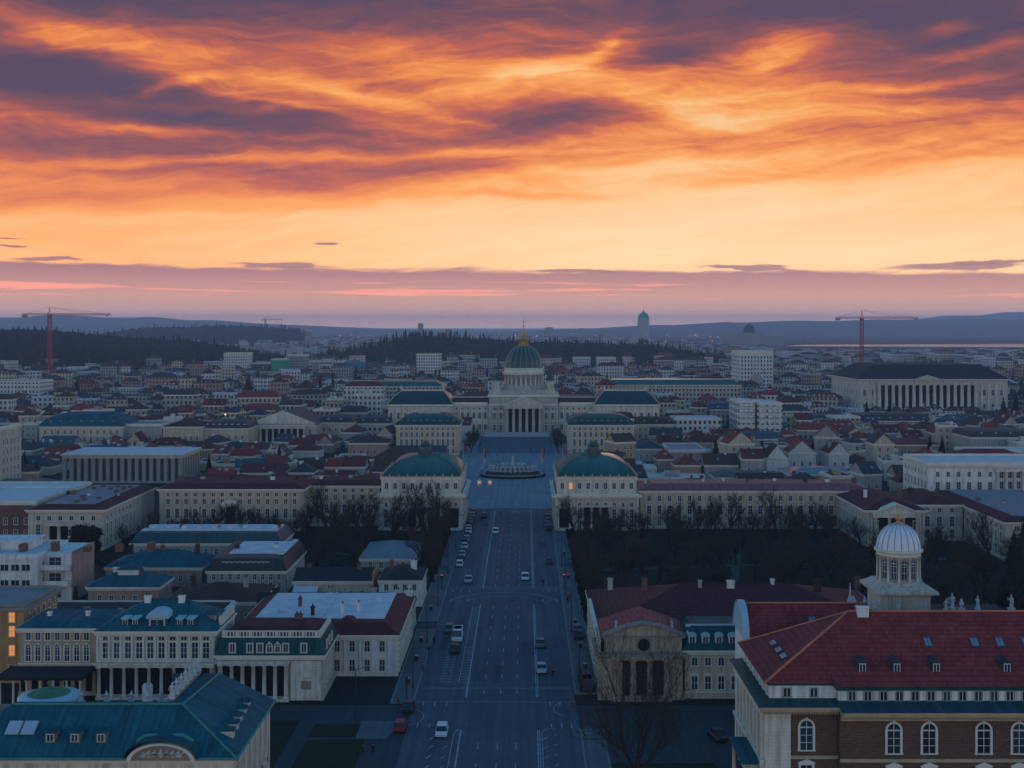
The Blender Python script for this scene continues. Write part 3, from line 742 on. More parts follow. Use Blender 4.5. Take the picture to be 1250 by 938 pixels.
# ------------------------------------------------------------------ the domed palace that closes the avenue
def palace():
    cx = -.4; Y0 = 660
    t = T('domed_palace', 'grey stone palace with ribbed green dome and golden lantern closing the avenue', 'palace', cx, Y0)
    KEEP.append((-76, 76, 640, 720))
    b = MB(); b.box(-18.5, 18.5, 0, 40, 0, 21.5); b.box(-19, 19, -.4, 40.4, 0, 2.2); t.part('centre_wall', b, mat('palace_stone', (.40, .365, .31), kind='stone'))
    for sg in (-1, 1):
        for (q0, q1, q2) in ((-.22, 8.2, 8.7), (-.18, 13.4, 13.7)): b = MB(); b.box(*sorted((sg * 9.9, sg * 18.7)), q0, 0, q1, q2); t.part('string_course', b, TRIM)
    for sg in (-1, 1): b = MB(); b.box(*sorted((sg * 18.5, sg * 38)), 3, 30, 0, 16.6); t.part('wing_wall', b, PALE)
    b = MB(); b.box(-19.2, 19.2, -.7, 40.7, 21.5, 22.3); b.box(-18.8, 18.8, -.3, 0, 16.9, 17.6)
    for sg in (-1, 1):
        b.box(*sorted((sg * 19.3, sg * 38)), 2.4, 30.5, 16.6, 17.4); b.box(*sorted((sg * 18.6, sg * 38)), 2.75, 3, 8.2, 8.7)
        b.box(*sorted((sg * 37.4, sg * 73.4)), -1.0, 36.6, 16.6, 17.4); b.box(*sorted((sg * 37.8, sg * 72.8)), -.25, 0, 8.2, 8.7)
        b.box(*sorted((sg * 19.3, sg * 38)), 2.8, 3.1, 17.4, 18.3)
    t.part('cornice', b, TRIM)
    for sg in (-1, 1):
        b = MB(); b.box(*sorted((sg * 38, sg * 72.6)), 0, 36, 0, 16.6); b.box(*sorted((sg * 37.8, sg * 73)), -.3, 36, 0, 1.8); p = t.part('end_pavilion', b, PALE)
        xa, xb = sorted((sg * 37.6, sg * 73.2))
        b = MB(); b.loft([(xa, xb, -.8, 36.6, 17.4), (xa + 3.4, xb - 3.4, 6, 30, 21.5), (xa + 6.4, xb - 6.4, 12, 24, 24)]); t.part('roof', b, mat('black_green_copper', (.005, .034, .038), .5, 'seam'), p)
        b = MB(); b.box(xa + 6, xb - 6, 11.6, 11.9, 24, 24.7)
        for k in range(2): b.box(xa + 6 if k == 0 else xb - 6.8, xa + 6.8 if k == 0 else xb - 6, 11.5, 13, 24, 26.5)
        t.part('ridge_balustrade', b, TRIM, p)
        for (x, q) in ((xa, 1), (xb, -1)): b = MB(); b.tube((x, -.8, 17.5), (x + q * 3.4, 6, 21.6), .3, n=5); b.tube((x + q * 3.4, 6, 21.6), (x + q * 6.4, 12, 24.1), .3, n=5); t.part('hip_ridge', b, mat('warm_lead', (.42, .33, .24), .6), p)
        b = MB(); xa, xb = sorted((sg * 18.5, sg * 38.5)); b.loft([(xa, xb, 3.2, 30, 17.4), (xa, xb, 9, 24, 20.6)]); t.part('roof', b, BROWN)
        b = MB(); b.box(xa, xb, 9, 9.4, 20.6, 21.0); t.part('roof_ridge', b, TRIM)
        for i in range(9):
            x = sg * (40 + i * 3.9)
            t.inst('window', win('t', 1.5, 3.2), (x, 0, 9.6)); t.inst('window', win('p', 1.5, 2.8), (x, 0, 3.6))
        for i in range(6):
            x = sg * (20.6 + i * 3.1)
            t.inst('window', win('a', 1.6, 3.4), (x, 3, 9.6)); t.inst('window', win('p', 1.6, 2.8), (x, 3, 3.6)); t.inst('window', win('s', 1.1, 1.1), (x, 3, 14.4))
        for x in (12.2, 15.6):
            t.inst('window', win('t', 1.5, 3.2), (sg * x, 0, 9.6)); t.inst('window', win('p', 1.5, 2.8), (sg * x, 0, 3.6)); t.inst('window', win('s', 1.2, 1.2), (sg * x, 0, 14.4))
    for i in range(10):
        x = -17.4 + i * 34.8 / 9
        if abs(x) > 10.5:
            pass
    b = MB()
    for sg in (-1, 1):
        for x in (18.0, 13.9, 10.4): b.box(*sorted((sg * x - .5, sg * x + .5)), -.3, 0, 2.2, 16.9)
        for i in range(11): b.box(sg * (39 + i * 3.35) - .35, sg * (39 + i * 3.35) + .35, -.2, 0, 1.8, 16.6)
        for i in range(6): b.box(sg * (19.1 + i * 3.1) - .3, sg * (19.1 + i * 3.1) + .3, 2.8, 3, 1, 16.6)
    t.part('pilaster', b, STONE).__setitem__('kind', 'stuff')
    portico(t, -8.8, 8.8, 6, .85, 13.4, 2.2, 5.2, STONE, pediment=4.0, ent=1.6, steps=6)
    # drum and dome
    cy = 20
    b = MB(); b.box(-12.5, 12.5, cy - 12, cy + 12, 22.3, 24.6); b.lathe(0, cy, [(12.2, 24.6), (12.2, 26.0), (11.4, 26.2), (11.4, 27.2)], 40, smooth=False); t.part('drum_base', b, mat('palace_stone'))
    b = MB(); b.lathe(0, cy, [(9.3, 27.2), (9.3, 33.2)], 40, smooth=False); dr = t.part('drum', b, mat('palace_stone'))
    for i in range(24):
        a = 2 * PI * (i + .5) / 24
        t.inst('column', column_mesh(.42, 5.6, PALE, 8), (10.5 * math.cos(a), cy + 10.5 * math.sin(a), 27.2), parent=dr)
        a = 2 * PI * i / 24
        if math.sin(a) < .35: t.inst('window', win('a', 1.0, 4.0), (9.32 * math.cos(a), cy + 9.32 * math.sin(a), 28), a + R(90), dr)
    b = MB(); b.lathe(0, cy, [(11.2, 32.8), (11.4, 33.6), (11.8, 33.7), (11.8, 34.1), (10.9, 34.2), (10.7, 35.8), (11.1, 36.0), (11.1, 36.4), (10.4, 36.5)], 48, smooth=False); t.part('drum_cornice', b, TRIM)
    prof = [(10.35 * math.cos(a) ** .92 if a < 1.55 else 1.5, 36.4 + 12.6 * math.sin(a)) for a in [i / 12 * PI / 2 * .93 for i in range(13)]]
    b = MB(); b.lathe(0, cy, prof, 64); dm = t.part('dome', b, mat('dome_copper', (.009, .042, .044), .45, var=.4, spec=.5))
    rm = mat('pale_dome_rib', (.20, .27, .25), .5)
    b = MB()
    for (r, z), (r2, z2) in zip(prof, prof[1:]): b.tube((r + .05, 0, z), (r2 + .05, 0, z2), .22, n=5)
    rib = b.mesh('rib', rm)
    for i in range(20): t.inst('rib', rib, (0, cy, 0), 2 * PI * (i + .5) / 20, dm)
    b = MB(); b.lathe(0, cy, [(2.6, 48.4), (2.9, 49.2), (2.3, 49.4), (2.2, 51.6), (2.7, 51.9), (2.6, 52.3), (1.7, 53.2), (1.0, 54.8), (.8, 55.4), (1.0, 55.7), (.45, 57), (.2, 59), (.2, 59.3)], 16)
    for i in range(8):
        a = PI / 4 * i; b.tube((2.5 * math.cos(a), cy + 2.5 * math.sin(a), 49.3), (2.4 * math.cos(a), cy + 2.4 * math.sin(a), 53.0), .22, .08)
    ln = t.part('lantern', b, GOLD)
    b = MB(); b.lathe(0, cy, [(.1, 59.2), (.55, 59.7), (.1, 60.2)], 8); b.box(-.14, .14, cy - .14, cy + .14, 60, 63.2); b.box(-.8, .8, cy - .12, cy + .12, 61.6, 61.9); t.part('cross', b, GOLD, ln)
    for sg in (-1, 1):                                     # corner turrets
        x = sg * 14.6; b = MB(); b.box(x - 2.6, x + 2.6, cy - 11, cy - 5.8, 22.3, 24.8); b.lathe(x, cy - 8.4, [(2.2, 24.8), (2.2, 29), (2.6, 29.2), (2.6, 29.6)], 8, smooth=False); u = t.part('corner_turret', b, STONE)
        b = MB(); b.lathe(x, cy - 8.4, [(2.5, 29.6), (2.4, 30.6), (1.9, 31.8), (1.0, 32.6), (.3, 33), (.15, 34.2)], 12); t.part('turret_dome', b, mat('dome_copper'), u)
        for i in range(-1, 2): t.inst('window', win('a', .8, 2.6), (x + 2.22 * math.sin(R(45 * i)), cy - 8.4 - 2.05 * math.cos(R(45 * i)), 25.6), R(45 * i), u)
    for i, (x, z) in enumerate([(sg * q, 22.3) for sg in (-1, 1) for q in (18.3, 10.5)] + [(0, 23.1)]):
        t.inst('statue', statue_mesh(2.4, i % 4), (x, -.2 if x else -6, z))
palace()

# ------------------------------------------------------------------ twin green-domed pavilions at the mouth of the plaza
def pavilion(x0, x1, side, label, litw):
    t = bld('corner_pavilion', label, x0, x1, 358.6, 393, 10.2, STONE, DARKROOF, bay=2.6, roof=('flat', .5), cor=.9, margin=.9,
            rows=[(1.0, 1.1, 2.0, 's'), (3.7, 1.15, 2.5, 'p'), (7.0, .95, 1.1, 's')], sides=side, sidebay=3.4, skip=[(-4.2, 4.8, 7.0), (7.0, 12.3, 7.0)] if side == 'R' else [(-4.8, 4.2, 7.0), (-12.3, -7.0, 7.0)])
    W, D = t.W, t.D; s = 1 if side == 'R' else -1
    b = MB(); b.box(-W + .7, W - .7, .7, D - .7, 10.25, 14.9); at = t.part('attic_wall', b, PALE)
    b = MB(); b.box(-W + .3, W - .3, .3, D - .3, 14.9, 15.35); t.part('attic_cornice', b, TRIM)
    for i in range(9):
        x = -W + 2.2 + i * (2 * W - 4.4) / 8
        lit = litw and i == 1
        t.inst('window', win('s', 1.1, 1.7, lit=lit), (x, .7, 12.1), parent=at)
    for i in range(9):
        y = 3 + i * (D - 6) / 8; t.inst('window', win('s', 1.1, 1.7), (s * (W - .7), y, 12.1), s * R(90), at)
    b = MB()
    for i in range(10):
        x = -W + .6 + i * (2 * W - 1.2) / 9; b.box(x - .16, x + .16, .35, .67, 15.35, 16.4); b.box(x - .16, x + .16, D - .67, D - .35, 15.35, 16.4)
    for i in range(13):
        y = .6 + i * (D - 1.2) / 12
        for sx in (-1, 1): b.box(sx * (W - .6) - .16, sx * (W - .6) + .16, y - .16, y + .16, 15.35, 16.4)
    b.box(-W + .5, W - .5, .42, .58, 15.35, 15.75)
    for sx in (-1, 1): b.box(*sorted((sx * (W - .55), sx * (W - .7))), .5, D - .5, 15.35, 15.75)
    t.part('parapet', b, mat('warm_parapet_stone', (.52, .36, .24), var=.3))
    b = MB(); roof_shape(b, W - .95, D - 3.0, 15.35, ('cush', 5.3, .72), o=0)
    for i in range(len(b.v)): b.v[i] = (b.v[i][0], b.v[i][1] + 1.5, b.v[i][2])
    rf = t.part('domed_roof', b, GREEN)
    # raised seams over the swelling roof
    b = MB(); n = 10
    def rp(fx, i, yside):
        q = i / n; a = q * PI / 2; ins = (1 - math.cos(a)) ** .9 * .72 + .15 * q
        zz = 15.38 + 5.3 * math.sin(a); Wr = W - .95; Dr = D - 3
        hx = Wr - ins * Wr; hy = Dr / 2 - ins * Dr / 2
        return (fx * hx, 1.5 + Dr / 2 - hy, zz) if yside == 0 else (s * hx, 1.5 + Dr / 2 + fx * hy, zz)
    for k in range(-6, 7):
        for ys in (0, 1):
            for i in range(n): b.tube(rp(k / 6, i, ys), rp(k / 6, i + 1, ys), .06, n=3)
    t.part('standing_seam', b, COPPER, rf)
    b = MB(); cy = D / 2; b.box(-2.2, 2.2, cy - 2.2, cy + 2.2, 20.6, 21.3); b.lathe(0, cy, [(1.9, 21.3), (1.7, 23.2), (2.0, 23.4), (1.5, 24.0), (.5, 24.6)], 8, smooth=False)
    for i in range(8): a = PI / 4 * i; b.box(2.0 * math.cos(a) - .12, 2.0 * math.cos(a) + .12, cy + 2.0 * math.sin(a) - .12, cy + 2.0 * math.sin(a) + .12, 21.3, 22.3)
    cu = t.part('cupola', b, mat('dome_copper')); cu.location = (0, 0, -.3)
    b = MB(); b.lathe(0, cy, [(.15, 24.5), (.6, 24.9), (.5, 25.5), (.1, 25.8), (.06, 26.6)], 10)
    for q in (-1, 1): b.tube((0, cy, 24.6), (q * .9, cy, 25.3), .12, .05)
    t.part('finial', b, GOLD, cu)
    portico(t, -3.6 if s > 0 else -4.2, 4.2 if s > 0 else 3.6, 4, .42, 6.2, .9, .9, PALE, ent=.0)
    b = MB(); c0 = 9.6 * s
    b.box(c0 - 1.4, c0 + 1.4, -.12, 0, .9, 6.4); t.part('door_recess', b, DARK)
    for q in (-1.75, 1.75): t.inst('column', column_mesh(.36, 6.0, PALE), (c0 + q, -.55, .9))
    b = MB(); b.box(c0 - 2.3, c0 + 2.3, -1.1, 0, 6.9, 7.3); b.box(c0 - 2.2, c0 + 2.2, -.9, 0, .1, .9)
    b.box(-5.2, 5.2, -1.2, 0, 7.1, 7.4)
    for q in (-11.9, -7.4, 7.0, 11.9): b.box(q - .35, q + .35, -.3, 0, .7, 9.4)
    b.box(-W - .2, W + .2, -.25, D + .2, 6.75, 7.0)
    t.part('pilaster_order', b, PALE)
pavilion(-42.5, -17.9, 'R', 'stone corner pavilion under a swelling green roof, beside the parked cars', False)
pavilion(8.9, 33.5, 'L', 'stone corner pavilion under a swelling green roof with one lit attic window', True)

# long wings that run out from the pavilions
t = bld('palace_wing', 'long cream wing with central arched doorway and dark red roof facing the park', -106, -64.2, 357, 378, 12.4, CREAM, REDD, bay=2.62, roof=('low', 1.3, 3.2), cor=.7,
        rows=[(1.0, 1.15, 2.0, 's'), (4.0, 1.2, 2.6, 'p'), (8.0, 1.1, 1.4, 's'), (10.2, 1.0, 1.05, 's')], skip=[(-2.9, 3.0, 8.0)], sides='')
portico(t, -1.7, 1.7, 2, .42, 6.3, 1.2, .9, PALE, ent=.5, steps=4)
b = MB(); n = 10; b.prism([(2.6 * math.cos(PI * i / n), 8.2 + 1.1 * math.sin(PI * i / n)) for i in range(n + 1)], -1.3, 0); t.part('arched_pediment', b, TRIM)
t = bld('palace_wing', 'set-back cream wing with dark red roof joining the left domed pavilion', -64.1, -43.1, 366, 382, 12.2, CREAM, REDD, bay=2.62, roof=('low', 1.2, 3.2), cor=.7,
        rows=[(1.0, 1.15, 2.0, 's'), (4.0, 1.2, 2.6, 'p'), (8.0, 1.1, 1.4, 's'), (10.2, 1.0, 1.05, 's')])
t = bld('palace_wing', 'long pale wing with straight dusky red roof behind the bare park trees', 34.1, 102, 362, 380, 11.2, CREAM, mat('dusky_red_sheet', (.22, .060, .065), .6, 'seam'), bay=3.0, roof=('low', 1.6, 4.5), cor=.7,
        rows=[(1.0, 1.2, 2.4, 's'), (4.3, 1.3, 2.5, 'p'), (8.2, 1.1, 1.5, 's')])
t = bld('side_wing', 'grey stone side wing with four-column end porch beside the park', -132, -112, 327, 372, 10.9, STONE, REDD, bay=3.0, roof=('low', .9, 2.6), cor=.8, sides='R', sidebay=3.3,
        rows=[(1.0, 1.2, 2.2, 's'), (4.2, 1.25, 2.7, 'p'), (8.0, 1.1, 1.2, 's')], skip=[(-5.2, 5.2, 7.9)])
portico(t, -4.3, 4.3, 4, .5, 6.0, .8, 1.0, PALE, ent=.5)
b = MB(); b.box(-t.W + 3.2, t.W - 3.2, 3, t.D - 3, 11.9, 12.05); t.part('flat_roof', b, GROOF, t.roof)
rn = random.Random(5)
for i in range(12): b = MB(); x = rn.uniform(-6, 6); y = rn.uniform(5, 40); b.box(x - .5, x + .5, y - .6, y + .6, 12.05, 12.05 + rn.uniform(.4, 1.1)); t.part('roof_vent', b, REDBRICK, t.roof)
# the same at the other end of the park
t = bld('pediment_pavilion', 'stone pavilion with triangular pediment and red roof behind the white-domed lantern', 92.3, 108.3, 332, 366, 10, STONE, REDD, bay=2.6, roof=('hip', 2.6), cor=.8, sides='L', sidebay=3.2,
        rows=[(1.0, 1.2, 2.2, 's'), (4.2, 1.25, 2.7, 'p')], skip=[(-4.4, 4.4, 9)])
portico(t, -5.6, 5.6, 4, .5, 7.4, .8, .8, PALE, pediment=2.4, ent=.8)
b = MB()
for q in (-7.4, -6.6, 6.6, 7.4): b.box(q - .28, q + .28, -.35, 0, .7, 9.2)
t.part('pilaster', b, PALE).__setitem__('kind', 'stuff')
t = bld('linking_wing', 'recessed stone wing between the pedimented pavilion and the side wing', 108.9, 121.6, 341, 366, 10.2, STONE, REDD, bay=3.0, roof=('low', 1.8, 5), cor=.7,
        rows=[(1.0, 1.3, 2.2, 's'), (4.2, 1.3, 2.7, 'p'), (8.0, 1.1, 1.2, 's')])
t = bld('side_wing', 'pale side wing with flat red-edged roof at the park edge by the dark conifer', 122.2, 150, 312, 368, 10.0, STONE, REDD, bay=3.0, roof=('low', .9, 2.6), cor=.8, sides='L', sidebay=3.3,
        rows=[(1.0, 1.2, 2.2, 's'), (4.2, 1.25, 2.7, 'p'), (7.6, 1.1, 1.2, 's')])
b = MB(); b.box(-t.W + 3.2, t.W - 3.2, 3, t.D - 3, 11, 11.15); t.part('flat_roof', b, GROOF, t.roof)
for i in range(16): b = MB(); x = rn.uniform(-10, 10); y = rn.uniform(5, 50); b.box(x - .5, x + .5, y - .6, y + .6, 11.15, 11.15 + rn.uniform(.3, .9)); t.part('roof_vent', b, GROOF, t.roof)
t = bld('government_block', 'white classical block with columned centre and flat roof above the red wings', 127, 192, 386, 412, 16.0, WHITE, WROOF, bay=3.3, roof=('flat', .9), cor=.8, sides='L',
        rows=[(1.0, 1.2, 2.0, 's'), (4.2, 1.3, 2.4, 'p'), (8.2, 1.3, 2.4, 'p'), (12.4, 1.1, 1.4, 's')], skip=[(-12, 6)])
portico(t, -11, 5, 7, .55, 10.5, 3.6, .8, WHITE, ent=.6, back=False)
for i in range(6):
    for zz in (4.6, 8.6, 12.0): t.inst('window', win('p', 1.3, 2.2), (-9.67 + i * 2.66, 0, zz))

# second pair of buildings, just before the palace
for (x0, x1, sd_, lb) in ((-59, -30.3, 'R', 'cream three-storey block with dark domed copper roof on the west side of the forecourt'), (20.7, 50.6, 'L', 'cream three-storey block with dark domed copper roof on the east side of the forecourt')):
    t = bld('forecourt_block', lb, x0, x1, 566, 598, 14, CREAM, mat('forecourt_copper', (.006, .060, .056), .55, 'seam', spec=.2), bay=2.5, roof=('cush', 4.6, .62), cor=.8, sides=sd_, sidebay=3.4,
            rows=[(1.0, 1.1, 1.9, 's'), (4.4, 1.2, 3.0, 'p'), (8.6, 1.2, 2.0, 'p'), (11.6, 1.0, 1.2, 's')])
    for i in range(9): t.inst('dormer', dormer_mesh(1.3, 1.1, 2.0, TEALD, TEALD, 'arch'), (-12 + i * 3, 1.0, 15.2), parent=t.roof)
    b = MB(); b.box(-t.W * .36, t.W * .36, t.D * .36, t.D * .36 + .4, 18.4, 18.9); t.part('ridge_crest', b, TRIM, t.roof)

# ------------------------------------------------------------------ low buildings near the camera, west side
# teal roof nearest the camera
def opera():
    x0, x1, y0, y1, h = -66.5, -32.4, 136.5, 156.5, 12.0
    t = T('palace_building', 'stone building with teal standing-seam roof and roof statues nearest the camera', 'building', (x0 + x1) / 2, y0)
    KEEP.append((x0 - 1, x1 + 1, 100, y1 + 2)); W = (x1 - x0) / 2; D = y1 - y0
    b = MB(); b.box(-W + .5, W - .5, .5, 13, 0, h - .6); b.box(W - 13, W - .5, 13, D - .5, 0, h - .6); t.part('wall', b, PALE)
    b = MB()
    for (q0, q1, r0, r1) in ((-W, W, 0, 13.5), (W - 13.5, W, 13.5, D)): e0 = 0 if r0 else .5; b.box(q0, q1, r0, r1, h - .7, h - .3); b.box(q0 - .5, q1 + .5, r0 - e0, r1 + .5 * (r0 > 0), h - .3, h); b.box(q0 + .1, q1 - .1, r0 + .1, r1 - .1, 4.9, 5.3)
    t.part('cornice', b, TRIM)
    zr = 16.0
    b = MB(); e = .6
    xr = W - 7.2          # ridge corner
    yr = 6.0
    b.face([(-W - e, -e, h), (W + e, -e, h), (xr, yr, zr), (-W + 7.2, yr, zr)])                       # front slope
    b.face([(W + e, -e, h), (W + e, D + e, h), (xr + 1, D - .4, zr - .2), (xr, yr, zr)])               # slope over the side wing
    b.face([(-W - e, -e, h), (-W + 7.2, yr, zr), (-W + 7.2, yr + 1.4, zr - .1), (-W - e, 13.4, h)])
    b.face([(-W + 7.2, yr + 1.4, zr - .1), (xr - 1.4, yr + 1.4, zr - .1), (xr - 6, 13.4, h), (-W - e, 13.4, h)])
    b.face([(-W + 7.2, yr, zr), (xr, yr, zr), (xr, yr + 1.4, zr - .1), (-W + 7.2, yr + 1.4, zr - .1)])
    b.face([(W + e, D + e, h), (xr - 6, D + e, h), (xr - 5, D - .4, zr - .2), (xr + 1, D - .4, zr - .2)])
    b.face([(xr, yr, zr), (xr + 1, D - .4, zr - .2), (xr - 1, D - .4, zr - .2), (xr - 1.4, yr + 1.4, zr - .1)])
    rf = t.part('roof', b, TEAL)
    b = MB(); b.tube((W + e, -e, h + .05), (xr, yr, zr + .05), .14); b.tube((xr, yr, zr + .05), (-W + 7.2, yr, zr + .05), .14); b.tube((xr, yr, zr + .05), (xr + 1, D - .4, zr - .15), .14); b.tube((W + e, -e, h), (W + e, D + e, h), .16); b.tube((-W - e, -e, h), (W + e, -e, h), .16); t.part('ridge_roll', b, COPPER, rf)
    b = MB(); b.box(-W, xr - 2.2, 13.0, 13.5, h + .01, h + 1.75); b.box(xr - 2.1, xr - 1.5, yr + 1.6, D, h + .01, zr + .1); t.part('inner_parapet', b, DARKTRIM)
    # central arched gable with relief
    gx = X(198, 136.0) - (x0 + x1) / 2
    b = MB(); n = 12; pts = [(gx + 3.3 * math.cos(PI * i / n), h + 1.8 * math.sin(PI * i / n)) for i in range(n + 1)]; b.prism(pts, -.9, 2.5); gb = t.part('arched_gable', b, DARKTRIM)
    b = MB()
    for i in range(n):
        a0, a1 = PI * i / n, PI * (i + 1) / n; P = lambda r, a: (gx + r * math.cos(a), h + r * .54 * math.sin(a) - .15)
        b.prism([P(3.35, a0), P(3.8, a0), P(3.8, a1), P(3.35, a1)], -1.2, 2.6)
    t.part('gable_moulding', b, TRIM, gb)
    b = MB()
    for i in range(-3, 4):
        hh = .62 - abs(i) * .09; x = gx + i * .66
        b.lathe(x, 0, [(.1, 0), (.42, .15), (.30, .5), (.36, hh * .9), (.12, hh), (.2, hh + .2), (.05, hh + .4)], 7); b.tube((x, 0, .2), (x + .8, 0, .75), .16, .1)
    for j in range(len(b.v)): b.v[j] = (b.v[j][0], b.v[j][1] * .35 - 1.0, b.v[j][2] + h + .25)
    t.part('gable_relief', b, STONE, gb)
    b = MB(); n = 14; b.rings([[(gx + 4.1 * math.cos(PI * i / n), y, h + .15 + 2.15 * math.sin(PI * i / n)) for i in range(n + 1)] for y in (-1.3, 3.4)], 0, True, closed=False, cap1=False); t.part('gable_roof', b, TEAL, gb)
    b = MB(); 
    for q in (-3.1, 3.1): b.tube((gx + q, .6, h + 1.5), (gx + q * .7, .6, h + 2.2), .3, .2); b.tube((gx + q * .7, .6, h + 2.2), (gx + q * .3, .6, h + 2.3), .22, .15)
    t.part('gable_scroll', b, COPPER, gb)
    for px in (62, 92, 124): t.inst('dormer', dormer_mesh(1.1, 1.0, 1.6, TEAL, DARKTRIM, 'shed'), (X(px, 138) - (x0 + x1) / 2, 1.3, h + 1.25), parent=rf)
    b = MB()
    for i in range(2): b.box(i * 1.75, i * 1.75 + 1.55, 0, 1.9, 0, .12)
    m_ = mat('skylight_glass', (.35, .40, .46), .15, spec=.8); o = t.part('skylight', b, m_, rf); o.location = (X(3, 138) - (x0 + x1) / 2, 2.0, h + 1.82); o.rotation_euler = (math.atan2(4, 6.6), 0, 0)
    for i in range(5): t.inst('dormer', dormer_mesh(1.0, 1.1, 2.2, TEAL, TRIM, 'gable'), (W - .9 - .15 * i, 4.2 + i * 2.7, h + .55), R(90), rf)
    for i in range(14):
        x = -W + 3 + i * 4.6
        if x < W - 1: t.inst('window', win('p', 1.4, 2.4), (x, .5, 7.8))
    b = MB()
    for i in range(7):
        y = 1.0 + i * (D - 2) / 6; b.box(W - .5, W - .1, y - .45, y + .45, 0, h - .7)
        if i < 6: t.inst('window', win('t', 1.3, 3.0), (W - .5, y + (D - 2) / 12, 6.9), R(90)); t.inst('window', win('a', 1.3, 2.6), (W - .5, y + (D - 2) / 12, 1.4), R(90))
    b.box(W - 1.2, W, D - .6, D + .1, 0, h - .7)
    t.part('pilaster', b, PALE).__setitem__('kind', 'stuff')
    # statues stand on the parapets
    for i in range(7):
        b_ = t.inst('statue', statue_mesh(1.9, i % 5), (xr - 1.8, yr + 1.9 + i * (D - yr - 2.4) / 6, zr + .1), R(20 * i))
    for i, px in enumerate((100, 130, 160, 196)): t.inst('statue', statue_mesh(1.7, i), (X(px, 149.7) - (x0 + x1) / 2, 13.25, h + 1.75))
opera()

t = T('garden_rotunda', 'round canopy with pale blue rim and mossy green dome before the columned porch', 'rotunda', X(60, 178), 178)
b = MB(); b.lathe(0, 0, [(3.6, 0), (3.6, 5.6)], 24, smooth=False); t.part('wall', b, GREY)
for i in range(12): t.inst('column', column_mesh(.16, 5.7, TRIM, 8), (3.95 * math.cos(PI / 6 * i), 3.95 * math.sin(PI / 6 * i), 0))
b = MB(); b.lathe(0, 0, [(4.2, 5.7), (4.35, 5.8), (4.3, 6.4), (3.1, 6.7)], 32); t.part('canopy_rim', b, mat('pale_blue_metal', (.30, .46, .52), .4))
b = MB(); b.lathe(0, 0, [(3.1, 6.65), (2.5, 6.95), (1.5, 7.2), (.4, 7.35), (.15, 7.4), (.15, 7.9), (.35, 8.1), (.05, 8.5)], 32); t.part('dome', b, mat('mossy_copper', (.075, .17, .10), .7, var=.6))

for px, Y, hh, lb in ((180, 193, 3.4, 'white arch-topped display panel before the colonnade of the blue mansard house'), (92, 186, 2.6, 'white sculpture beside the round canopy')):
    t = T('display_panel', lb, 'sculpture', X(px, Y), Y)
    b = MB(); b.box(-.9, .9, -.5, .5, 0, .6); t.part('base', b, IRON)
    b = MB(); b.prism([(-.75, .6), (.75, .6), (.8, hh), (.5, hh + .35), (-.5, hh + .35), (-.8, hh)], -.15, .15); b.lathe(0, -.2, [(.3, hh * .5), (.35, hh * .6), (.1, hh * .75)], 8); t.part('panel', b, WHITE)
# B0: sandstone house with arched windows and porch
t = bld('arcaded_house', 'sandstone house with tall arched windows and low dark porch by the round canopy', -81.8, -69.4, 199, 211, 11.0, SAND, TEAL, bay=1.5, roof=('low', .7, 2.2), cor=.6,
        rows=[(5.6, .85, 2.7, 'a'), (9.0, .85, 1.15, 's')], margin=.7)
b = MB(); b.box(-7.2, 6.2, -6.2, 0, 4.2, 4.6); b.box(-7.5, 6.3, -6.5, 0, 4.6, 4.75); po = t.part('porch_roof', b, DARKROOF)
for i in range(7): t.inst('column', column_mesh(.2, 4.1, TRIM, 8), (-6.8 + i * 2.1, -5.9, .05), parent=po)
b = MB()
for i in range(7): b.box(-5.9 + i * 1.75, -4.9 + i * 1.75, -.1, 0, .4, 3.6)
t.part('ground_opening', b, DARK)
t.o['label'] = t.o['label']
# B1: mansard with colonnade
t = bld('colonnaded_house', 'pale stone house with blue mansard roof over an open ground-floor colonnade', -68.6, -49.7, 197.4, 209.5, 10.9, PALE, TEAL, bay=1.85, roof=('hip', 3.7), cor=.6,
        rows=[(6.5, 1.05, 2.5, 'p'), (9.35, 1.0, .6, 's')], margin=.5)
b = MB()
for i in range(11): b.box(-9.4 + i * 1.85 - .17, -9.4 + i * 1.85 + .17, -.22, 0, 5.9, 10.2)
t.part('pilaster', b, TRIM).__setitem__('kind', 'stuff')
portico(t, -9.0, 9.0, 10, .30, 4.7, .5, .5, PALE, ent=.45)
for x in (-5.2, -3.6, 3.6, 5.3): t.inst('dormer', dormer_mesh(1.1, 1.0, 2.6, mat('pale_blue_metal'), TEAL, 'shed'), (x, .8, 11.6), parent=t.roof)
t.inst('dormer', dormer_mesh(3.4, 1.2, 3.2, mat('pale_blue_metal'), TEAL, 'arch'), (0, .6, 11.5), parent=t.roof)
for y in (4, 6): t.inst('dormer', dormer_mesh(1.0, 1.0, 2.0, TEAL, DARKTRIM, 'shed'), (8.6, y, 11.6), R(90), t.roof)
for x in (-3.0, 2.6): t.inst('chimney', chimney_mesh(1.0, .7, 1.0, WHITE), (x, 5.6, 14.4), parent=t.roof)
b = MB(); b.prism([(0, 10.5), (1, 10.5), (1, 14.0), (0, 11.8)], 0, .4)
b2 = MB(); b2.box(9.3, 9.75, 3, 12, 9, 12.4); t.part('party_wall', b2, PALE)
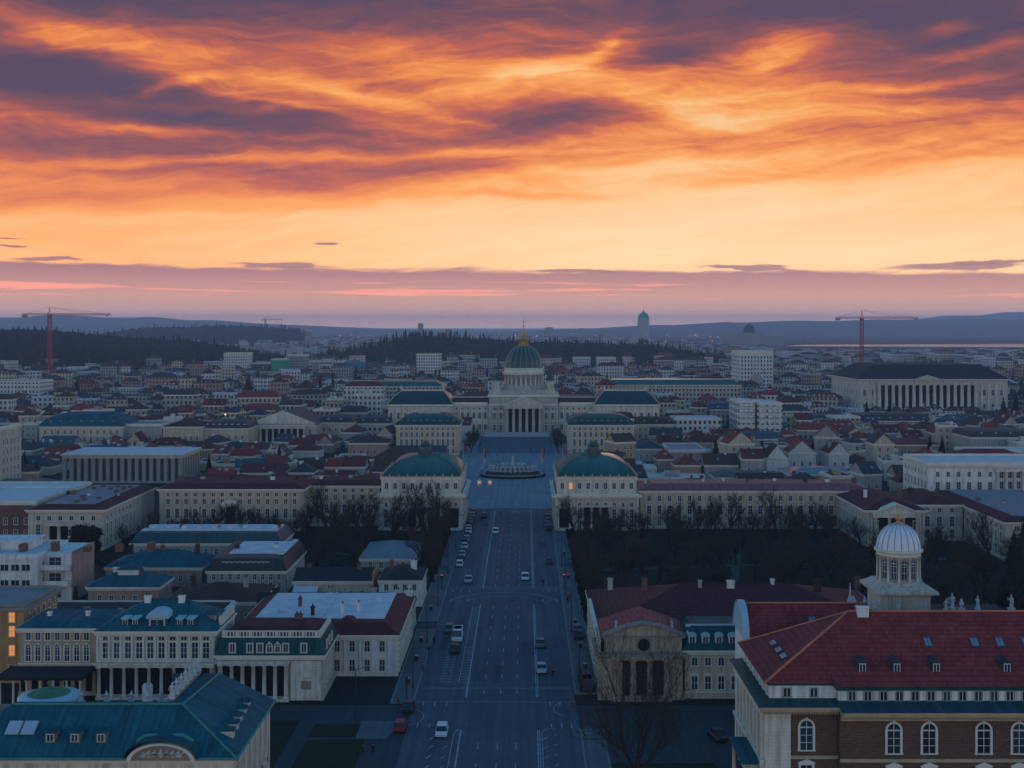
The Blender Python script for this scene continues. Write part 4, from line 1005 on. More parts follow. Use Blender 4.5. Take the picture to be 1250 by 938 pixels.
# B2: green mansard with dark red top
t = bld('colonnaded_house', 'house with deep green mansard and flat dark red top behind a balustrade', -49.0, -32.2, 196.4, 209, 7.3, STONE, TEALD, bay=3.6, roof=('low', 2.5, .95), cor=.55, rows=[], sides='')
portico(t, -7.8, 2.6, 7, .34, 5.3, .5, .45, PALE, ent=.4)
b = MB(); b.box(3.4, 8.2, -.35, 0, .2, 6.4)
for x in (3.7, 7.9): b.box(x - .3, x + .3, -.55, -.3, .2, 6.4)
t.part('corner_bay', b, PALE)
b = MB(); b.lathe(0, 0, [(.55, 0), (.55, .1), (.8, .12), (.8, 0)], 20, 0, smooth=False)
o = t.part('roundel', b, TRIM); o.location = (5.8, -.36, 4.6); o.rotation_euler = (R(90), 0, 0)
b = MB(); b.box(5.0, 6.6, -.42, -.36, 1.9, 3.2); t.part('relief_panel', b, DARKTRIM)
for x in (-6, -3.2, -1.6, -.1, 1.2, 2.5, 5.4): t.inst('window', win('p' if x not in (-.1, 1.2) else 'a', .8, 1.3), (x, -.18, 7.8), parent=t.roof)
for y in (2.5, 5, 7.5): t.inst('window', win('p', .8, 1.3), (8.58, y, 7.8), R(90), t.roof)
for y in (1.5, 4, 6.5, 9): t.inst('window', win('p', 1.0, 3.2), (8.4, y, 2.0), R(90))
b = MB()
for (a, c, e, f) in ((-7.9, 7.9, .9, 1.15), (7.65, 7.9, 1.2, 11.6)): b.box(a, c, e, f, 9.8, 10.0); b.box(a, c, e, f, 10.7, 10.9)
for i in range(30): b.box(-7.8 + i * .53, -7.6 + i * .53, .95, 1.1, 10.0, 10.7) if i % 4 else b.box(-7.9 + i * .53, -7.4 + i * .53, .9, 1.15, 10.0, 10.7)
b.box(7.65, 7.9, 1.2, 11.6, 10.0, 10.7)
t.part('balustrade', b, TRIM)
b = MB(); b.loft([(-7.6, 7.6, 1.2, 12, 10.1), (-5.5, 5.5, 4, 9.5, 11.0)]); t.part('top_roof', b, REDD)
t.inst('chimney', chimney_mesh(1.2, .6, .9, REDBRICK), (3, 8.5, 11))
# B3: white house on the avenue
t = bld('corner_house', 'white two-storey corner house with white flat roof inside a dark red rim', -50, -21.7, 210, 238, 7.1, WHITE, REDD, bay=2.5, roof=('low', 1.5, 2.9), cor=.55, sides='R', sidebay=2.8, quoin=True,
        rows=[(.9, .95, 1.9, 't'), (4.2, .95, 1.8, 'p')], margin=1.3)
b = MB(); b.box(-11.3, 11.4, 5.0, 25.2, 8.0, 8.75); b.box(0, .3, 5.0, 25, 8.75, 9.0); b.box(4, 5.2, 14, 15.5, 8.75, 9.5); b.box(-8, -6.6, 9, 10, 8.75, 9.3); b.box(8.4, 9.2, 18, 19, 8.75, 9.6); t.part('flat_roof', b, WROOF, t.roof)
for x, y, m_ in ((3.5, 9, WHITE), (6.2, 10, WHITE), (-5, 14, REDBRICK), (-1.5, 7, BROWN)): t.inst('chimney', chimney_mesh(.6, .6, 1.5, m_), (x, y, 8.9))
b = MB(); b.loft([(1.8, 8.6, -.1, 6, 7.2), (4.6, 5.8, 3, 5.5, 9.1)]); t.part('roof_gable', b, REDD, t.roof)
b = MB()
for q in (5.2, 7.8): b.lathe(q, -.35, [(.22, .8), (.2, 6.3)], 8)
b.box(4.7, 8.3, -.6, 0, 6.3, 6.5); t.part('balcony_column', b, TRIM)

# dark roofs behind it
bld('low_house', 'long low house with near-black roof behind the white corner house', -52, -27, 239.5, 242.6, 5.2, GREY, DARKROOF, rows=[], roof=('gx', 2.4), cor=.3)
bld('low_house', 'small house with dark red hipped roof at the pavement edge', -26.8, -21.8, 239.2, 247, 5, GREY, REDD, rows=[(1.2, .8, 1.3, 's'), (3.3, .8, 1.2, 's')], sides='R', roof=('hip', 1.8), cor=.3, margin=.5)
bld('low_house', 'white two-storey house with dark roof at the pavement beside the park trees', -31, -21.9, 262, 275, 5.6, WHITE, DARKROOF, rows=[(.9, .9, 1.4, 's'), (3.4, .9, 1.3, 's')], sides='R', bay=2.2, roof=('hip', 1.9), cor=.3, margin=.6)
t = bld('low_house', 'cream low house with orange end gable and white awning', -50, -33, 266, 276, 4.6, CREAM, DARKROOF, rows=[(1.0, 1.0, 1.4, 's')], bay=2.6, roof=('gx', 2.0), cor=.25, margin=.8)
b = MB(); b.slab([(8.6, 0), (8.9, 0), (8.9, 10), (8.6, 10)], 0, 6.4); t.part('end_gable', b, mat('orange_render', (.50, .22, .08)), label='orange end gable wall')
b = MB(); b.face([(-8.4, -2.2, 2.4), (-3, -2.2, 2.4), (-3, -.05, 3.6), (-8.4, -.05, 3.6)]); b.face([(-8.4, -2.2, 2.1), (-3, -2.2, 2.1), (-3, -2.2, 2.4), (-8.4, -2.2, 2.4)]); t.part('awning', b, WROOF)
bld('park_shed', 'flat grey-blue metal roof pavilion among the park trees', -40, -27, 299, 322, 3.2, GREY, mat('grey_blue_sheet', (.16, .19, .22), .5, 'seam'), rows=[(.9, 1.0, 1.4, 's')], roof=('hip', 1.6), cor=.3)
# G: dark mansard
t = bld('mansard_house', 'grey house with near-black mansard and long ribbon dormer', -71, -53.4, 275, 299, 5.0, GREY, mat('black_sheet_roof', (.018, .026, .034), .5, 'seam'), bay=1.9, roof=('mans', 2.6, 1.2, .4), cor=.4, sides='R', sidebay=2.2,
        rows=[(.9, .9, 1.5, 's'), (3.0, .9, 1.4, 's')], margin=.6)
b = MB(); b.box(-5.8, 5.2, .5, 3.6, 6.0, 7.1); dm = t.part('ribbon_dormer', b, DARKROOF)
for i in range(9): t.inst('window', win('s', .8, .7), (-5.1 + i * 1.2, .5, 6.2), parent=dm)
b = MB(); b.box(-5, 7, 5, 20, 7.4, 8.1); b.box(6.6, 7.6, 3.5, 22, 7.9, 8.3); t.part('roof_terrace', b, WROOF)
t = bld('long_house', 'long house with dark teal roof and snow-pale flat top behind the mansard house', -97, -60, 303, 318, 6.2, GREY, mat('night_teal_sheet', (.020, .060, .080), .5, 'seam'), bay=2.6, roof=('mans', 2.4, 1.6, .2), cor=.4, rows=[(.9, .9, 1.5, 's'), (3.4, .9, 1.5, 's')])
b = MB(); b.box(-17, 17, 3.4, 12, 8.4, 8.95)
for i in range(9): b.box(-15 + i * 3.8, -14 + i * 3.8, 5, 7, 8.95, 9.6)
t.part('flat_top', b, WROOF, t.roof)
t = bld('villa', 'brownish villa with wide blue hipped roof', -96, -74, 282, 296, 4.4, PINK, TEAL, bay=2.4, roof=('hip', 2.8), cor=.4, rows=[(1.2, .9, 1.4, 's')])
t = bld('villa', 'small villa with blue pyramid roof and square roof lantern', -93, -78, 262, 272, 4.2, PINK, TEAL, bay=2.4, roof=('low', 2.2, 4.6), cor=.5, rows=[(1.0, .9, 1.4, 's')])
b = MB(); b.box(-2.2, 2.2, 3.2, 7.2, 6.0, 7.2); lt = t.part('lantern', b, FRAME); b = MB(); b.loft([(-2.6, 2.6, 2.8, 7.6, 7.2), (-1, 1, 4.6, 5.8, 7.9)]); t.part('lantern_roof', b, TEAL, lt)
bld('back_house', 'low house with flat black roof behind the blue mansard house', -92, -56, 222, 238, 6.3, GREY, DARKROOF, rows=[], roof=('flat', .4), cor=.3)
bld('back_house', 'low house with brown hipped roof between the blue mansard and the black flat roof', -72, -53, 246, 262, 4.6, PINK, BROWN, rows=[(1, .9, 1.3, 's')], roof=('hip', 2.2), cor=.3)
# J, K
t = bld('terraced_flats', 'white modernist flats with stepped roof terraces and dark window bands', X(-60, 262), X(45, 262), 262, 280, 10.4, WHITE, WROOF, bay=2.3, roof=('flat', .7), cor=.25, sides='R', sidebay=5, corm=WHITE, plinth=False, belt=False,
        rows=[(1.4, 1.8, 1.2, 's'), (4.4, 1.8, 1.2, 's'), (7.6, 1.8, 1.3, 's')])
W_ = t.W
b = MB(); b.box(W_, W_ + 6, 4, 17, 0, 10.6); sb = t.part('side_block', b, WHITE); b = MB(); b.box(W_ + 6, W_ + 6.3, 3.8, 17, 0, 10.9); t.part('end_wall', b, PINK, sb)
b = MB()
for z in (3.8, 7.2): b.box(W_ - .1, W_ + 6, 2.0, 4, z, z + .25); b.box(W_ - .1, W_ + 6, 1.9, 2.0, z + .25, z + 1.2)
t.part('balcony', b, WHITE, sb)
for z in (1.0, 4.6, 8.0): t.inst('window', win('s', 2.6, 1.7), (W_ + 2.4, 4, z), parent=sb)
b = MB()
for i in range(6): x = -W_ + 5 + i * 7; b.box(x, x + 1.4, 6, 7.6, 10.5, 11.6 + (i % 3) * .5)
t.part('roof_plant', b, REDBRICK)
b = MB(); b.box(-W_ + 1, W_ - 5, 8, 16, 10.5, 12.3); b.box(-W_ + .6, W_ - 4.6, 7.6, 16.4, 12.3, 12.5); t.part('penthouse', b, WHITE)
t = bld('ochre_block', 'dark ochre corner block with three lit orange windows', X(-60, 206), -83.9, 206, 221, 12.7, OCHRE, GROOF, bay=2.6, roof=('flat', .5), cor=1.0, sides='R', sidebay=2.5, corm=DARKTRIM,
        rows=[(1.4, 1.0, 1.6, 's'), (4.6, 1.0, 1.7, 's'), (7.8, 1.0, 1.7, 's'), (10.2, 1.0, 1.2, 's')], margin=.6)
ws = [o for o in t.o.children if o.name.startswith('window') and abs(o.rotation_euler.z) < .1]
xs = sorted(ws, key=lambda o: -o.location.x)
for o in xs:
    if abs(o.location.x - xs[0].location.x) < .1 and o.location.z > 3 or (o.location.z == 7.8 and abs(o.location.x - xs[4].location.x) < .1 and False): o.data = win('s', 1.0, 1.7, None, True); o['label'] = 'window lit orange from inside'

# ------------------------------------------------------------------ east side of the avenue
t = bld('church_front_house', 'ochre stone temple front with round window and red roof on the avenue', 11.9, 25.4, 196.6, 206, 7.4, SAND, DARKROOF, rows=[], roof=('flat', .3), cor=.6, corm=DARKTRIM)
portico(t, -3.9, 4.1, 4, .52, 6.2, .4, .25, SAND, ent=.3, back=True)
b = MB(); b.box(-6.6, -3, -.3, 0, .2, 6.9); b.box(5, 6.6, -.3, 0, .2, 6.9)
t.part('corner_pier', b, SAND)
b = MB(); b.box(-5.8, 6.6, .3, 8, 7.5, 10.1); t.part('attic', b, SAND)
b = MB(); b.prism([(-5.9, 10.1), (6.8, 10.1), (3.4, 11.5), (.5, 12.1), (-2.4, 11.5)], .2, 1.6); pd = t.part('pediment', b, SAND)
b = MB()
for p_, q_ in (((-6.3, 10.1), (-2.4, 11.6)), ((-2.4, 11.6), (.5, 12.25)), ((.5, 12.25), (3.4, 11.6)), ((3.4, 11.6), (7.2, 10.1))): b.tube((p_[0], -.05, p_[1]), (q_[0], -.05, q_[1]), .22, n=4); b.face([(p_[0], -.2, p_[1] + .2), (q_[0], -.2, q_[1] + .2), (q_[0], 1.7, q_[1] + .2), (p_[0], 1.7, p_[1] + .2)])
b.box(-6.2, 7.0, -.2, .3, 9.95, 10.2); t.part('pediment_moulding', b, DARKTRIM, pd)
b = MB(); b.lathe(0, 0, [(1.0, .0), (1.0, .22), (1.28, .22), (1.28, 0)], 24, 0, smooth=False); b.lathe(0, 0, [(1.0, .04), (.01, .04)], 24, 1)
o = t.part('round_window', b, [DARKTRIM, GLASS]); o.location = (.5, .3, 8.75); o.rotation_euler = (R(90), 0, 0)
b = MB()
b.face([(-6.4, 1.6, 10.3), (.5, 1.6, 12.6), (.5, 9.5, 12.9), (-6.4, 9.5, 10.6)]); b.face([(7.2, 1.6, 10.3), (7.2, 9.5, 10.6), (.5, 9.5, 12.9), (.5, 1.6, 12.6)]); t.part('gable_roof', b, mat('faded_red_tiles', (.30, .060, .055), .75, 'tile'))
for x in (-3.8, 5.2): t.inst('statue', statue_mesh(1.3, 2), (x, 2.2, 11.0))
b = MB(); b.box(-6.75, -6.4, 0, 30, 7.5, 9.4); b.box(-6.9, -6.3, 0, 30, 9.4, 9.6); t.part('side_parapet', b, TRIM)
t2 = bld('church_hall', 'long hall with very dark red hipped roof behind the temple front', 12.2, 64, 206.6, 238, 8.6, SAND, mat('oxblood_tiles', (.085, .020, .022), .75, 'tile', p=(.34, .3)), rows=[(1, 1, 2.0, 's'), (4.5, 1, 2.0, 's')], sides='L', roof=('hip', 4.6), cor=.4, skip=[(-60, 60)])
t = bld('mansard_annex', 'cream annex with blue mansard and white arched dormers beside the temple front', 25.8, 46, 197.4, 206.2, 7.8, CREAM, TEALD, bay=2.15, roof=('low', 3.6, 1.5), cor=.45, rows=[(1.5, 1.0, 2.1, 't'), (5.3, .95, 1.25, 's')], margin=.5)
for i in range(8): t.inst('dormer', dormer_mesh(1.25, 1.55, 2.2, mat('pale_blue_metal'), FRAME, 'arch'), (-8.9 + i * 2.15, .15, 8.5), parent=t.roof)
b = MB(); b.box(-9.8, 10, 1.35, 1.6, 11.2, 11.6); t.part('ridge_flashing', b, mat('pale_blue_metal'))

def court():        # brick building with the big red roof, nearest on the east side
    x0, x1, y0, y1, h = 30.8, 92, 155.4, 174, 14.9
    t = T('court_building', 'dark brick building with large red tiled hipped roof and skylights nearest the camera', 'building', x0, y0)
    KEEP.append((x0 - 3, x1, y0 - 5, y1 + 3)); L = x1 - x0; D = y1 - y0
    b = MB(); b.box(.5, 8.5, -1.2, D, 0, 12.1); b.box(8.5, L, -2.4, D, 0, 11.8); t.part('wall', b, BRICK)
    b = MB(); b.box(-.6, .5, -1.25, D, 0, 12.2); b.box(-.7, 2.6, -1.4, -.9, 0, 12.0); t.part('side_wall', b, PALE)
    b = MB()
    b.box(-1.6, 8.5, -3.0, D + .5, 12.2, 12.55); b.box(-1.2, 8.5, -2.5, D + .3, 11.8, 12.2)
    for i in range(28): b.box(-1.0 + i * .34, -.84 + i * .34, -2.4, -1.2, 11.5, 11.8)
    t.part('cornice', b, mat('ochre_trim', (.40, .32, .21), var=.4)); b = MB(); b.box(8.5, L, -4.2, D, 11.9, 12.25); b.box(8.5, L, -3.7, D, 11.5, 11.9)
    for i in range(150): b.box(8.6 + i * .34, 8.76 + i * .34, -3.6, -2.4, 11.2, 11.5)
    b.box(8.5, L, -2.9, -2.4, 10.85, 11.2)
    t.part('cornice', b, mat('ochre_trim', (.40, .32, .21), var=.4))
    b = MB(); b.loft([(-1.7, 8.4, -3.1, D + .5, 12.56), (.2, 8.4, -.2, D, 12.85)]); b.loft([(8.4, L, -4.3, D, 12.26), (8.4, L, -1.4, D, 12.9)]); t.part('cornice_roof', b, TEALD)
    b = MB(); b.box(.2, L, -.1, D, 12.5, 14.6); b.box(8.6, L, -1.3, 0, 12.5, 14.3); at = t.part('attic_wall', b, WHITE)
    b = MB(); b.box(-.1, 8.6, -.5, D + .3, 14.55, 14.85); b.box(8.3, L, -1.7, D, 14.25, 14.6); b.box(8.3, L, -1.8, D, 14.6, 14.75); t.part('gutter', b, TEALD)
    for i in range(24): t.inst('window', win('s', .95, 1.05, mat('grey_frame', (.22, .24, .26))), (10.3 + i * 1.98, -1.3, 12.95), parent=at)
    for x in (2.4, 5.8): t.inst('window', win('s', .95, 1.0, mat('grey_frame')), (x, -.1, 13.1), parent=at)
    for i in range(8): t.inst('window', win('s', .8, 1.0), (.2, 1.2 + i * 2.2, 13.1), R(-90), at)
    # roof
    b = MB(); e = .5; zr = 21.6; xr = 12.6; yr = D / 2
    F0 = [(-e, -e, 14.85), (L, -e, 14.85), (L, yr, zr), (xr, yr, zr)]
    b.face(F0); b.face([(-e, D + e, 14.85), (-e, -e, 14.85), (xr, yr, zr)]); b.face([(L, D + e, 14.85), (-e, D + e, 14.85), (xr, yr, zr), (L, yr, zr)])
    b.face([(8.2, -1.75, 14.72), (L, -1.75, 14.72), (L, .8, 15.9), (8.2, .8, 15.9)])
    b.face([(8.2, -1.75, 14.72), (8.2, .8, 15.9), (8.2, .8, 14.7), (8.2, -1.75, 14.6)])
    rf = t.part('roof', b, RED)
    b = MB(); b.tube((-e, -e, 14.9), (xr, yr, zr + .05), .17); b.tube((xr, yr, zr + .05), (L, yr, zr + .05), .17); b.tube((-e, D + e, 14.9), (xr, yr, zr + .05), .15); t.part('ridge_tiles', b, RIDGE, rf)
    sl = math.atan2(zr - 14.85, yr + e)
    def on(x, f): return (x, -e + f * (yr + e), 14.85 + f * (zr - 14.85))
    k = ('skyl',); b = MB(); b.box(-.5, .5, -.75, .75, 0, .16, 0); b.box(-.4, .4, -.65, .65, .16, .18, 1); b.box(-.03, .03, -.65, .65, .18, .21, 0); sk = b.mesh('skylight', [mat('skylight_frame', (.06, .08, .10), .5), mat('skylight_pane', (.16, .22, .28), .12, spec=.8)])
    for x in (21.8, 27.9, 31.2, 34.6, 40.5, 44, 50): o = t.inst('skylight', sk, on(x, .55), parent=rf); o.rotation_euler = (sl, 0, 0)
    for f, y in ((.22, 5.0), (.3, 8.0), (.26, 11.6)):
        o = t.inst('skylight', sk, (-e + .27 * (xr + e), y, 14.85 + .27 * (zr - 14.85) + .05), parent=rf, scale=(.9, 1.3, 1)); o.rotation_euler = (0, -math.atan2(zr - 14.85, xr + e), 0)
    for x in (12.2, 16.6, 21.6, 30.6, 35.0, 43, 48): t.inst('dormer', dormer_mesh(1.1, 1.25, 2.4, SLATE, mat('dark_dormer_cladding', (.05, .055, .06)), 'gable'), on(x, .14), parent=rf)
    t.inst('chimney', chimney_mesh(1.5, .9, 1.2, WHITE), (14.4, yr - .4, 21.3), parent=rf)
    # front windows
    wt_ = mat('white_surround', (.62, .60, .55), var=.2)
    for x, y in ((4.6, -1.2), (15.2, -2.4), (19.6, -2.4), (26.4, -2.4), (30.8, -2.4), (37.4, -2.4), (41.8, -2.4)):
        t.inst('window', win('a', 1.65, 3.7, wt_), (x, y, 6.7)); t.inst('window', win('t', 1.5, 2.8, wt_), (x, y, 2.0))
    b = MB(); b.box(8.5, L, -2.6, -2.4, 5.6, 6.0); b.box(2.6, 8.5, -1.4, -1.2, 5.6, 6.0); t.part('string_course', b, mat('ochre_trim'))
    # side front: pilasters, tall windows, balcony canopy
    b = MB()
    for i in range(8): b.box(-1.05, -.6, -.9 + i * 2.5, -.2 + i * 2.5, 5.2, 11.8); b.box(-1.2, -.6, -1.0 + i * 2.5, -.1 + i * 2.5, 0, 5.2)
    b.box(-1.25, -.6, -1.4, D, 5.0, 5.5); b.box(-1.25, -.6, -1.4, D, 11.2, 11.75)
    t.part('pilaster', b, TRIM).__setitem__('kind', 'stuff')
    for i in range(7): t.inst('window', win('a', 1.1, 3.6), (-.6, .7 + i * 2.5, 6.6), R(-90)); t.inst('window', win('p', 1.1, 2.6), (-.6, .7 + i * 2.5, 1.4), R(-90))
    b = MB(); b.box(-3.4, -1.1, -.6, 8, 4.6, 5.0); b.box(-3.6, -1.1, -.8, 8.2, 5.0, 5.2); b.box(-3.2, -1.2, -.3, 7.6, 5.2, 5.3)
    cp = t.part('entrance_canopy', b, TEAL)
    for y in (-.2, 7.4): t.inst('column', column_mesh(.28, 4.6, PALE, 8), (-3.0, y, 0), parent=cp)
    # rear cross wing with round-topped gable
    b = MB(); b.box(.6, 22, D - .5, D + 9, 0, 15.6); rw = t.part('cross_wing', b, WHITE)
    yg = D + .5; zg = 15.6
    b = MB(); n = 10; b.rings([[(.2, yg + 4.2 - 4.2 * math.cos(PI * i / n), zg + 4.4 * math.sin(PI * i / n)) for i in range(n + 1)], [(1.2, yg + 4.2 - 4.2 * math.cos(PI * i / n), zg + 4.4 * math.sin(PI * i / n)) for i in range(n + 1)]], 0, True, closed=False, cap1=False)
    b.face([(.35, yg + 4.2 - 4.1 * math.cos(PI * i / n), zg + 4.3 * math.sin(PI * i / n)) for i in range(n + 1)][::-1]); t.part('round_gable', b, mat('pale_blue_metal'), rw)
    b = MB(); b.face([(1.2, yg - .4, zg - .2), (21, yg - .4, zg - .2), (19, yg + 4.2, zg + 3.9), (1.2, yg + 4.2, zg + 3.9)]); b.face([(21, yg + 8.8, zg - .2), (1.2, yg + 8.8, zg - .2), (1.2, yg + 4.2, zg + 3.9), (19, yg + 4.2, zg + 3.9)]); b.tube((1.2, yg + 4.2, zg + 4), (19, yg + 4.2, zg + 4), .16, m=1); t.part('cross_roof', b, [RED, RIDGE], rw)
    o = t.inst('skylight', sk, (10.5, yg + 1.8, zg + 1.86), parent=rw); o.rotation_euler = (math.atan2(4.1, 4.6), 0, 0)
court()

def chapel():
    cx, cy = 61.2, 201
    t = T('domed_church', 'church with white ribbed dome lantern and gilt finial rising behind the red roof', 'church', cx, cy); t.o.scale = (.86, .86, 1)
    KEEP.append((44, 84, 188, 214))
    b = MB(); b.box(-14, 22, -8, 10, 0, 12.0); t.part('wall', b, STONE)
    b = MB(); b.box(-14.3, 22.3, -8.3, 10.3, 12.0, 12.3, 0); t.part('flat_roof', b, DARKROOF)
    b = MB(); b.box(-14, 22, -8.2, -7.8, 12.3, 14.6); t.part('parapet', b, TRIM)
    b = MB(); b.box(-4.6, 4.6, -4.6, 4.6, 13.4, 16.6); b.box(-5.0, 5.0, -5.0, 5.0, 16.6, 16.9); b.loft([(-5.8, 5.8, -5.8, 5.8, 16.9), (-5.8, 5.8, -5.8, 5.8, 17.3), (-4.6, 4.6, -4.6, 4.6, 17.9), (-4, 4, -4, 4, 18.3)]); t.part('tower_base', b, STONE)
    b = MB(); b.lathe(0, 0, [(4.3, 17.9), (4.3, 18.5), (3.55, 18.6), (3.55, 22.6)], 40, smooth=False); dr = t.part('drum', b, STONE)
    for i in range(12):
        a = PI / 6 * i; t.inst('window', win('a', 1.05, 3.0, DARKTRIM), (3.56 * math.cos(a), 3.56 * math.sin(a), 19.0), a + R(90), dr)
        a += PI / 12; t.inst('column', column_mesh(.24, 3.9, PALE, 8), (3.85 * math.cos(a), 3.85 * math.sin(a), 18.5), parent=dr)
    b = MB(); b.lathe(0, 0, [(3.8, 22.4), (4.1, 22.6), (4.1, 23.0), (4.5, 23.2), (4.5, 23.5), (4.2, 23.6)], 40, smooth=False); t.part('drum_cornice', b, TRIM)
    prof = [(4.15 * math.cos(a) ** .95 + .0, 23.6 + 4.0 * math.sin(a)) for a in [i / 12 * PI / 2 * .95 for i in range(13)]]
    b = MB(); b.lathe(0, 0, prof, 48); dm = t.part('dome', b, mat('white_lead_dome', (.60, .63, .68), .38, var=.18, spec=.5))
    b = MB()
    for p_, q_ in zip(prof, prof[1:]): b.tube((p_[0] + .02, 0, p_[1]), (q_[0] + .02, 0, q_[1]), .07, n=4)
    rb = b.mesh('rib', mat('grey_lead_rib', (.22, .24, .27), .5))
    for i in range(20): t.inst('rib', rb, (0, 0, 0), 2 * PI * (i + .5) / 20, dm)
    b = MB(); b.lathe(0, 0, [(.8, 27.45), (.8, 27.6), (.4, 27.8), (.38, 28.0), (.62, 28.2), (.62, 28.5), (.3, 28.8), (.14, 29.0), (.2, 29.2), (.07, 29.4), (.04, 30.2)], 14); b.box(-.22, .22, -.04, .04, 29.9, 29.98); t.part('finial', b, GOLD)
    for i, (x, y, hh) in enumerate(((-10.6, -7.6, 2.6), (-8.6, -7.8, 2.4), (-7.3, -7.6, 2.4), (-6.0, -7.8, 2.0), (6.4, -7.8, 2.2), (7.6, -7.6, 3.0), (9.2, -7.8, 2.2), (12.2, -7.8, 2.6), (18.4, -7.8, 2.8), (-2.5, -7.9, 1.4), (2.6, -7.9, 1.4))):
        t.inst('statue' if i % 3 else 'urn', statue_mesh(hh, i % 5) if i % 3 else urn_mesh(hh), (x, y, 14.6), R(37 * i))
    b = MB(); b.lathe(-11.2, -7.6, [(.7, 14), (.5, 16), (.6, 16.2), (.15, 17.4), (.06, 19.2)], 8); t.part('pinnacle', b, STATUE)
chapel()

# chimneys, flues and roof clutter on the lower buildings
rn = random.Random(64)
for o in list(col.objects):
    nm = o.name.split('.')[0]
    if o.parent is None and nm in ('low_house', 'back_house', 'villa', 'long_house', 'mansard_house', 'palace_wing', 'side_wing', 'church_hall', 'arcaded_house', 'linking_wing', 'pediment_pavilion'):
        rf = next(c for c in o.children if c.name.startswith('roof')); co = [v_.co for v_ in rf.data.vertices]
        xs = [c.x for c in co]; ys = [c.y for c in co]; zt = max(c.z for c in co)
        n = max(2, int((max(xs) - min(xs)) / 7))
        for i in range(n):
            x = min(xs) + (max(xs) - min(xs)) * (i + rn.uniform(.3, .7)) / n; y = min(ys) + (max(ys) - min(ys)) * rn.uniform(.42, .58)
            obj('chimney', chimney_mesh(rn.choice((.6, .9, 1.3)), .6, 1.0, rn.choice((REDBRICK, GREY, WHITE, BROWN))), (x, y, zt - rn.uniform(0, .25)), rf)
# ------------------------------------------------------------------ larger buildings of the city behind
def px_bld(name, label, pl, pr, Y, depth, ytop, wall, roofm, **kw):     # front face between two photo columns at distance Y
    return bld(name, label, X(pl, Y), X(pr, Y), Y, Y + depth, Z(ytop, Y), wall, roofm, **kw)
ST3 = lambda h: [(z, 1.1, 1.8, 's') for z in [1.2 + 3.3 * i for i in range(max(1, int((h - 1.5) / 3.3)))]]
# hall of columns with white roof
Y = 466; t = T('colonnade_hall', 'long hall ringed by square stone columns under a flat white roof', 'hall', X(149, Y), Y)
W = (X(222, Y) - X(76, Y)) / 2; KEEP.append((X(76, Y) - 2, X(222, Y) + 2, Y - 2, Y + 28)); D = 26; h = 10.9
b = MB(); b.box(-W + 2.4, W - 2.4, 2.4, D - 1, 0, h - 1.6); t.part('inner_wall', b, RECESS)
b = MB(); b.box(-W - .4, W + .4, -.4, D, 0, .8); b.box(-W + 1.9, -W + 2.3, 2.2, D, .8, h - 1.6); t.part('plinth', b, GREY)
b = MB(); b.box(-.65, .65, -.65, .65, .8, h - 1.5); b.box(-.75, .75, -.75, .75, .8, 1.3); b.box(-.75, .75, -.75, .75, h - 2.0, h - 1.6); cm = b.mesh('column', GREY)
for i in range(17): t.inst('column', cm, (-W + .7 + i * (2 * W - 1.4) / 16, .7, 0))
for i in range(1, 8): t.inst('column', cm, (W - .7, .7 + i * (D - 1.4) / 7, 0))
b = MB(); b.box(-W - .1, W + .1, -.1, D, h - 1.5, h - .4); b.box(-W - .7, W + .7, -.7, D + .4, h - .4, h - .05); t.part('entablature', b, STONE)
b = MB(); b.box(-W - .5, W + .5, -.5, D + .2, h - .05, h + .2); t.part('roof', b, WROOF)
# teal glass-roofed block and its neighbours
t = px_bld('office_block', 'pale office block with curved blue-green metal roof storey', 48, 150, 588, 24, 521, STONE, TEAL, bay=3.2, roof=('cush', 6.2, .5), rows=ST3(11.5), sides='R')
for i in range(7): t.inst('dormer', dormer_mesh(1.6, 1.4, 2.4, TEAL, TEAL, 'arch'), (-15 + i * 5, .8, t.h + 1.6), parent=t.roof)
px_bld('terrace_block', 'plain pale block with flat roof next to the blue-green roofed offices', 151, 198, 592, 22, 519, GREY, GROOF, bay=3, roof=('flat', .6), rows=ST3(11), sides='R')
px_bld('terrace_block', 'cream block with pilasters and red-brown roof, third along the row from the offices', 199, 247, 592, 22, 521, CREAM, BROWN, bay=3, roof=('hip', 3.4), rows=ST3(11))
t = px_bld('terrace_block', 'cream block with dark dormered roof next to the pedimented exchange', 248, 303, 596, 22, 523, CREAM, SLATE, bay=3, roof=('mans', 2.8, 1.4, .8), rows=ST3(10))
for i in range(7): t.inst('dormer', dormer_mesh(1.3, 1.2, 1.8, WROOF, WHITE, 'gable'), (-9 + i * 3, .6, t.h + .5), parent=t.roof)
t = px_bld('exchange_building', 'classical building with broad pediment and red-brown roof in the old town', 304, 386, 620, 42, 519, STONE, mat('old_red_sheet', (.12, .050, .042), .7, 'seam'), bay=4, roof=('gy', 6.5), rows=[(1.2, 1.2, 2.2, 's'), (5, 1.2, 2.4, 's')], sides='R', skip=[(-12, 12)], cor=.8)
portico(t, -11, 11, 8, .6, 6.8, 1, .9, PALE, ent=1)
b = MB(); b.prism([(-17.2, 10.2), (17.2, 10.2), (0, 16.9)], -.6, .4); t.part('pediment', b, PALE)
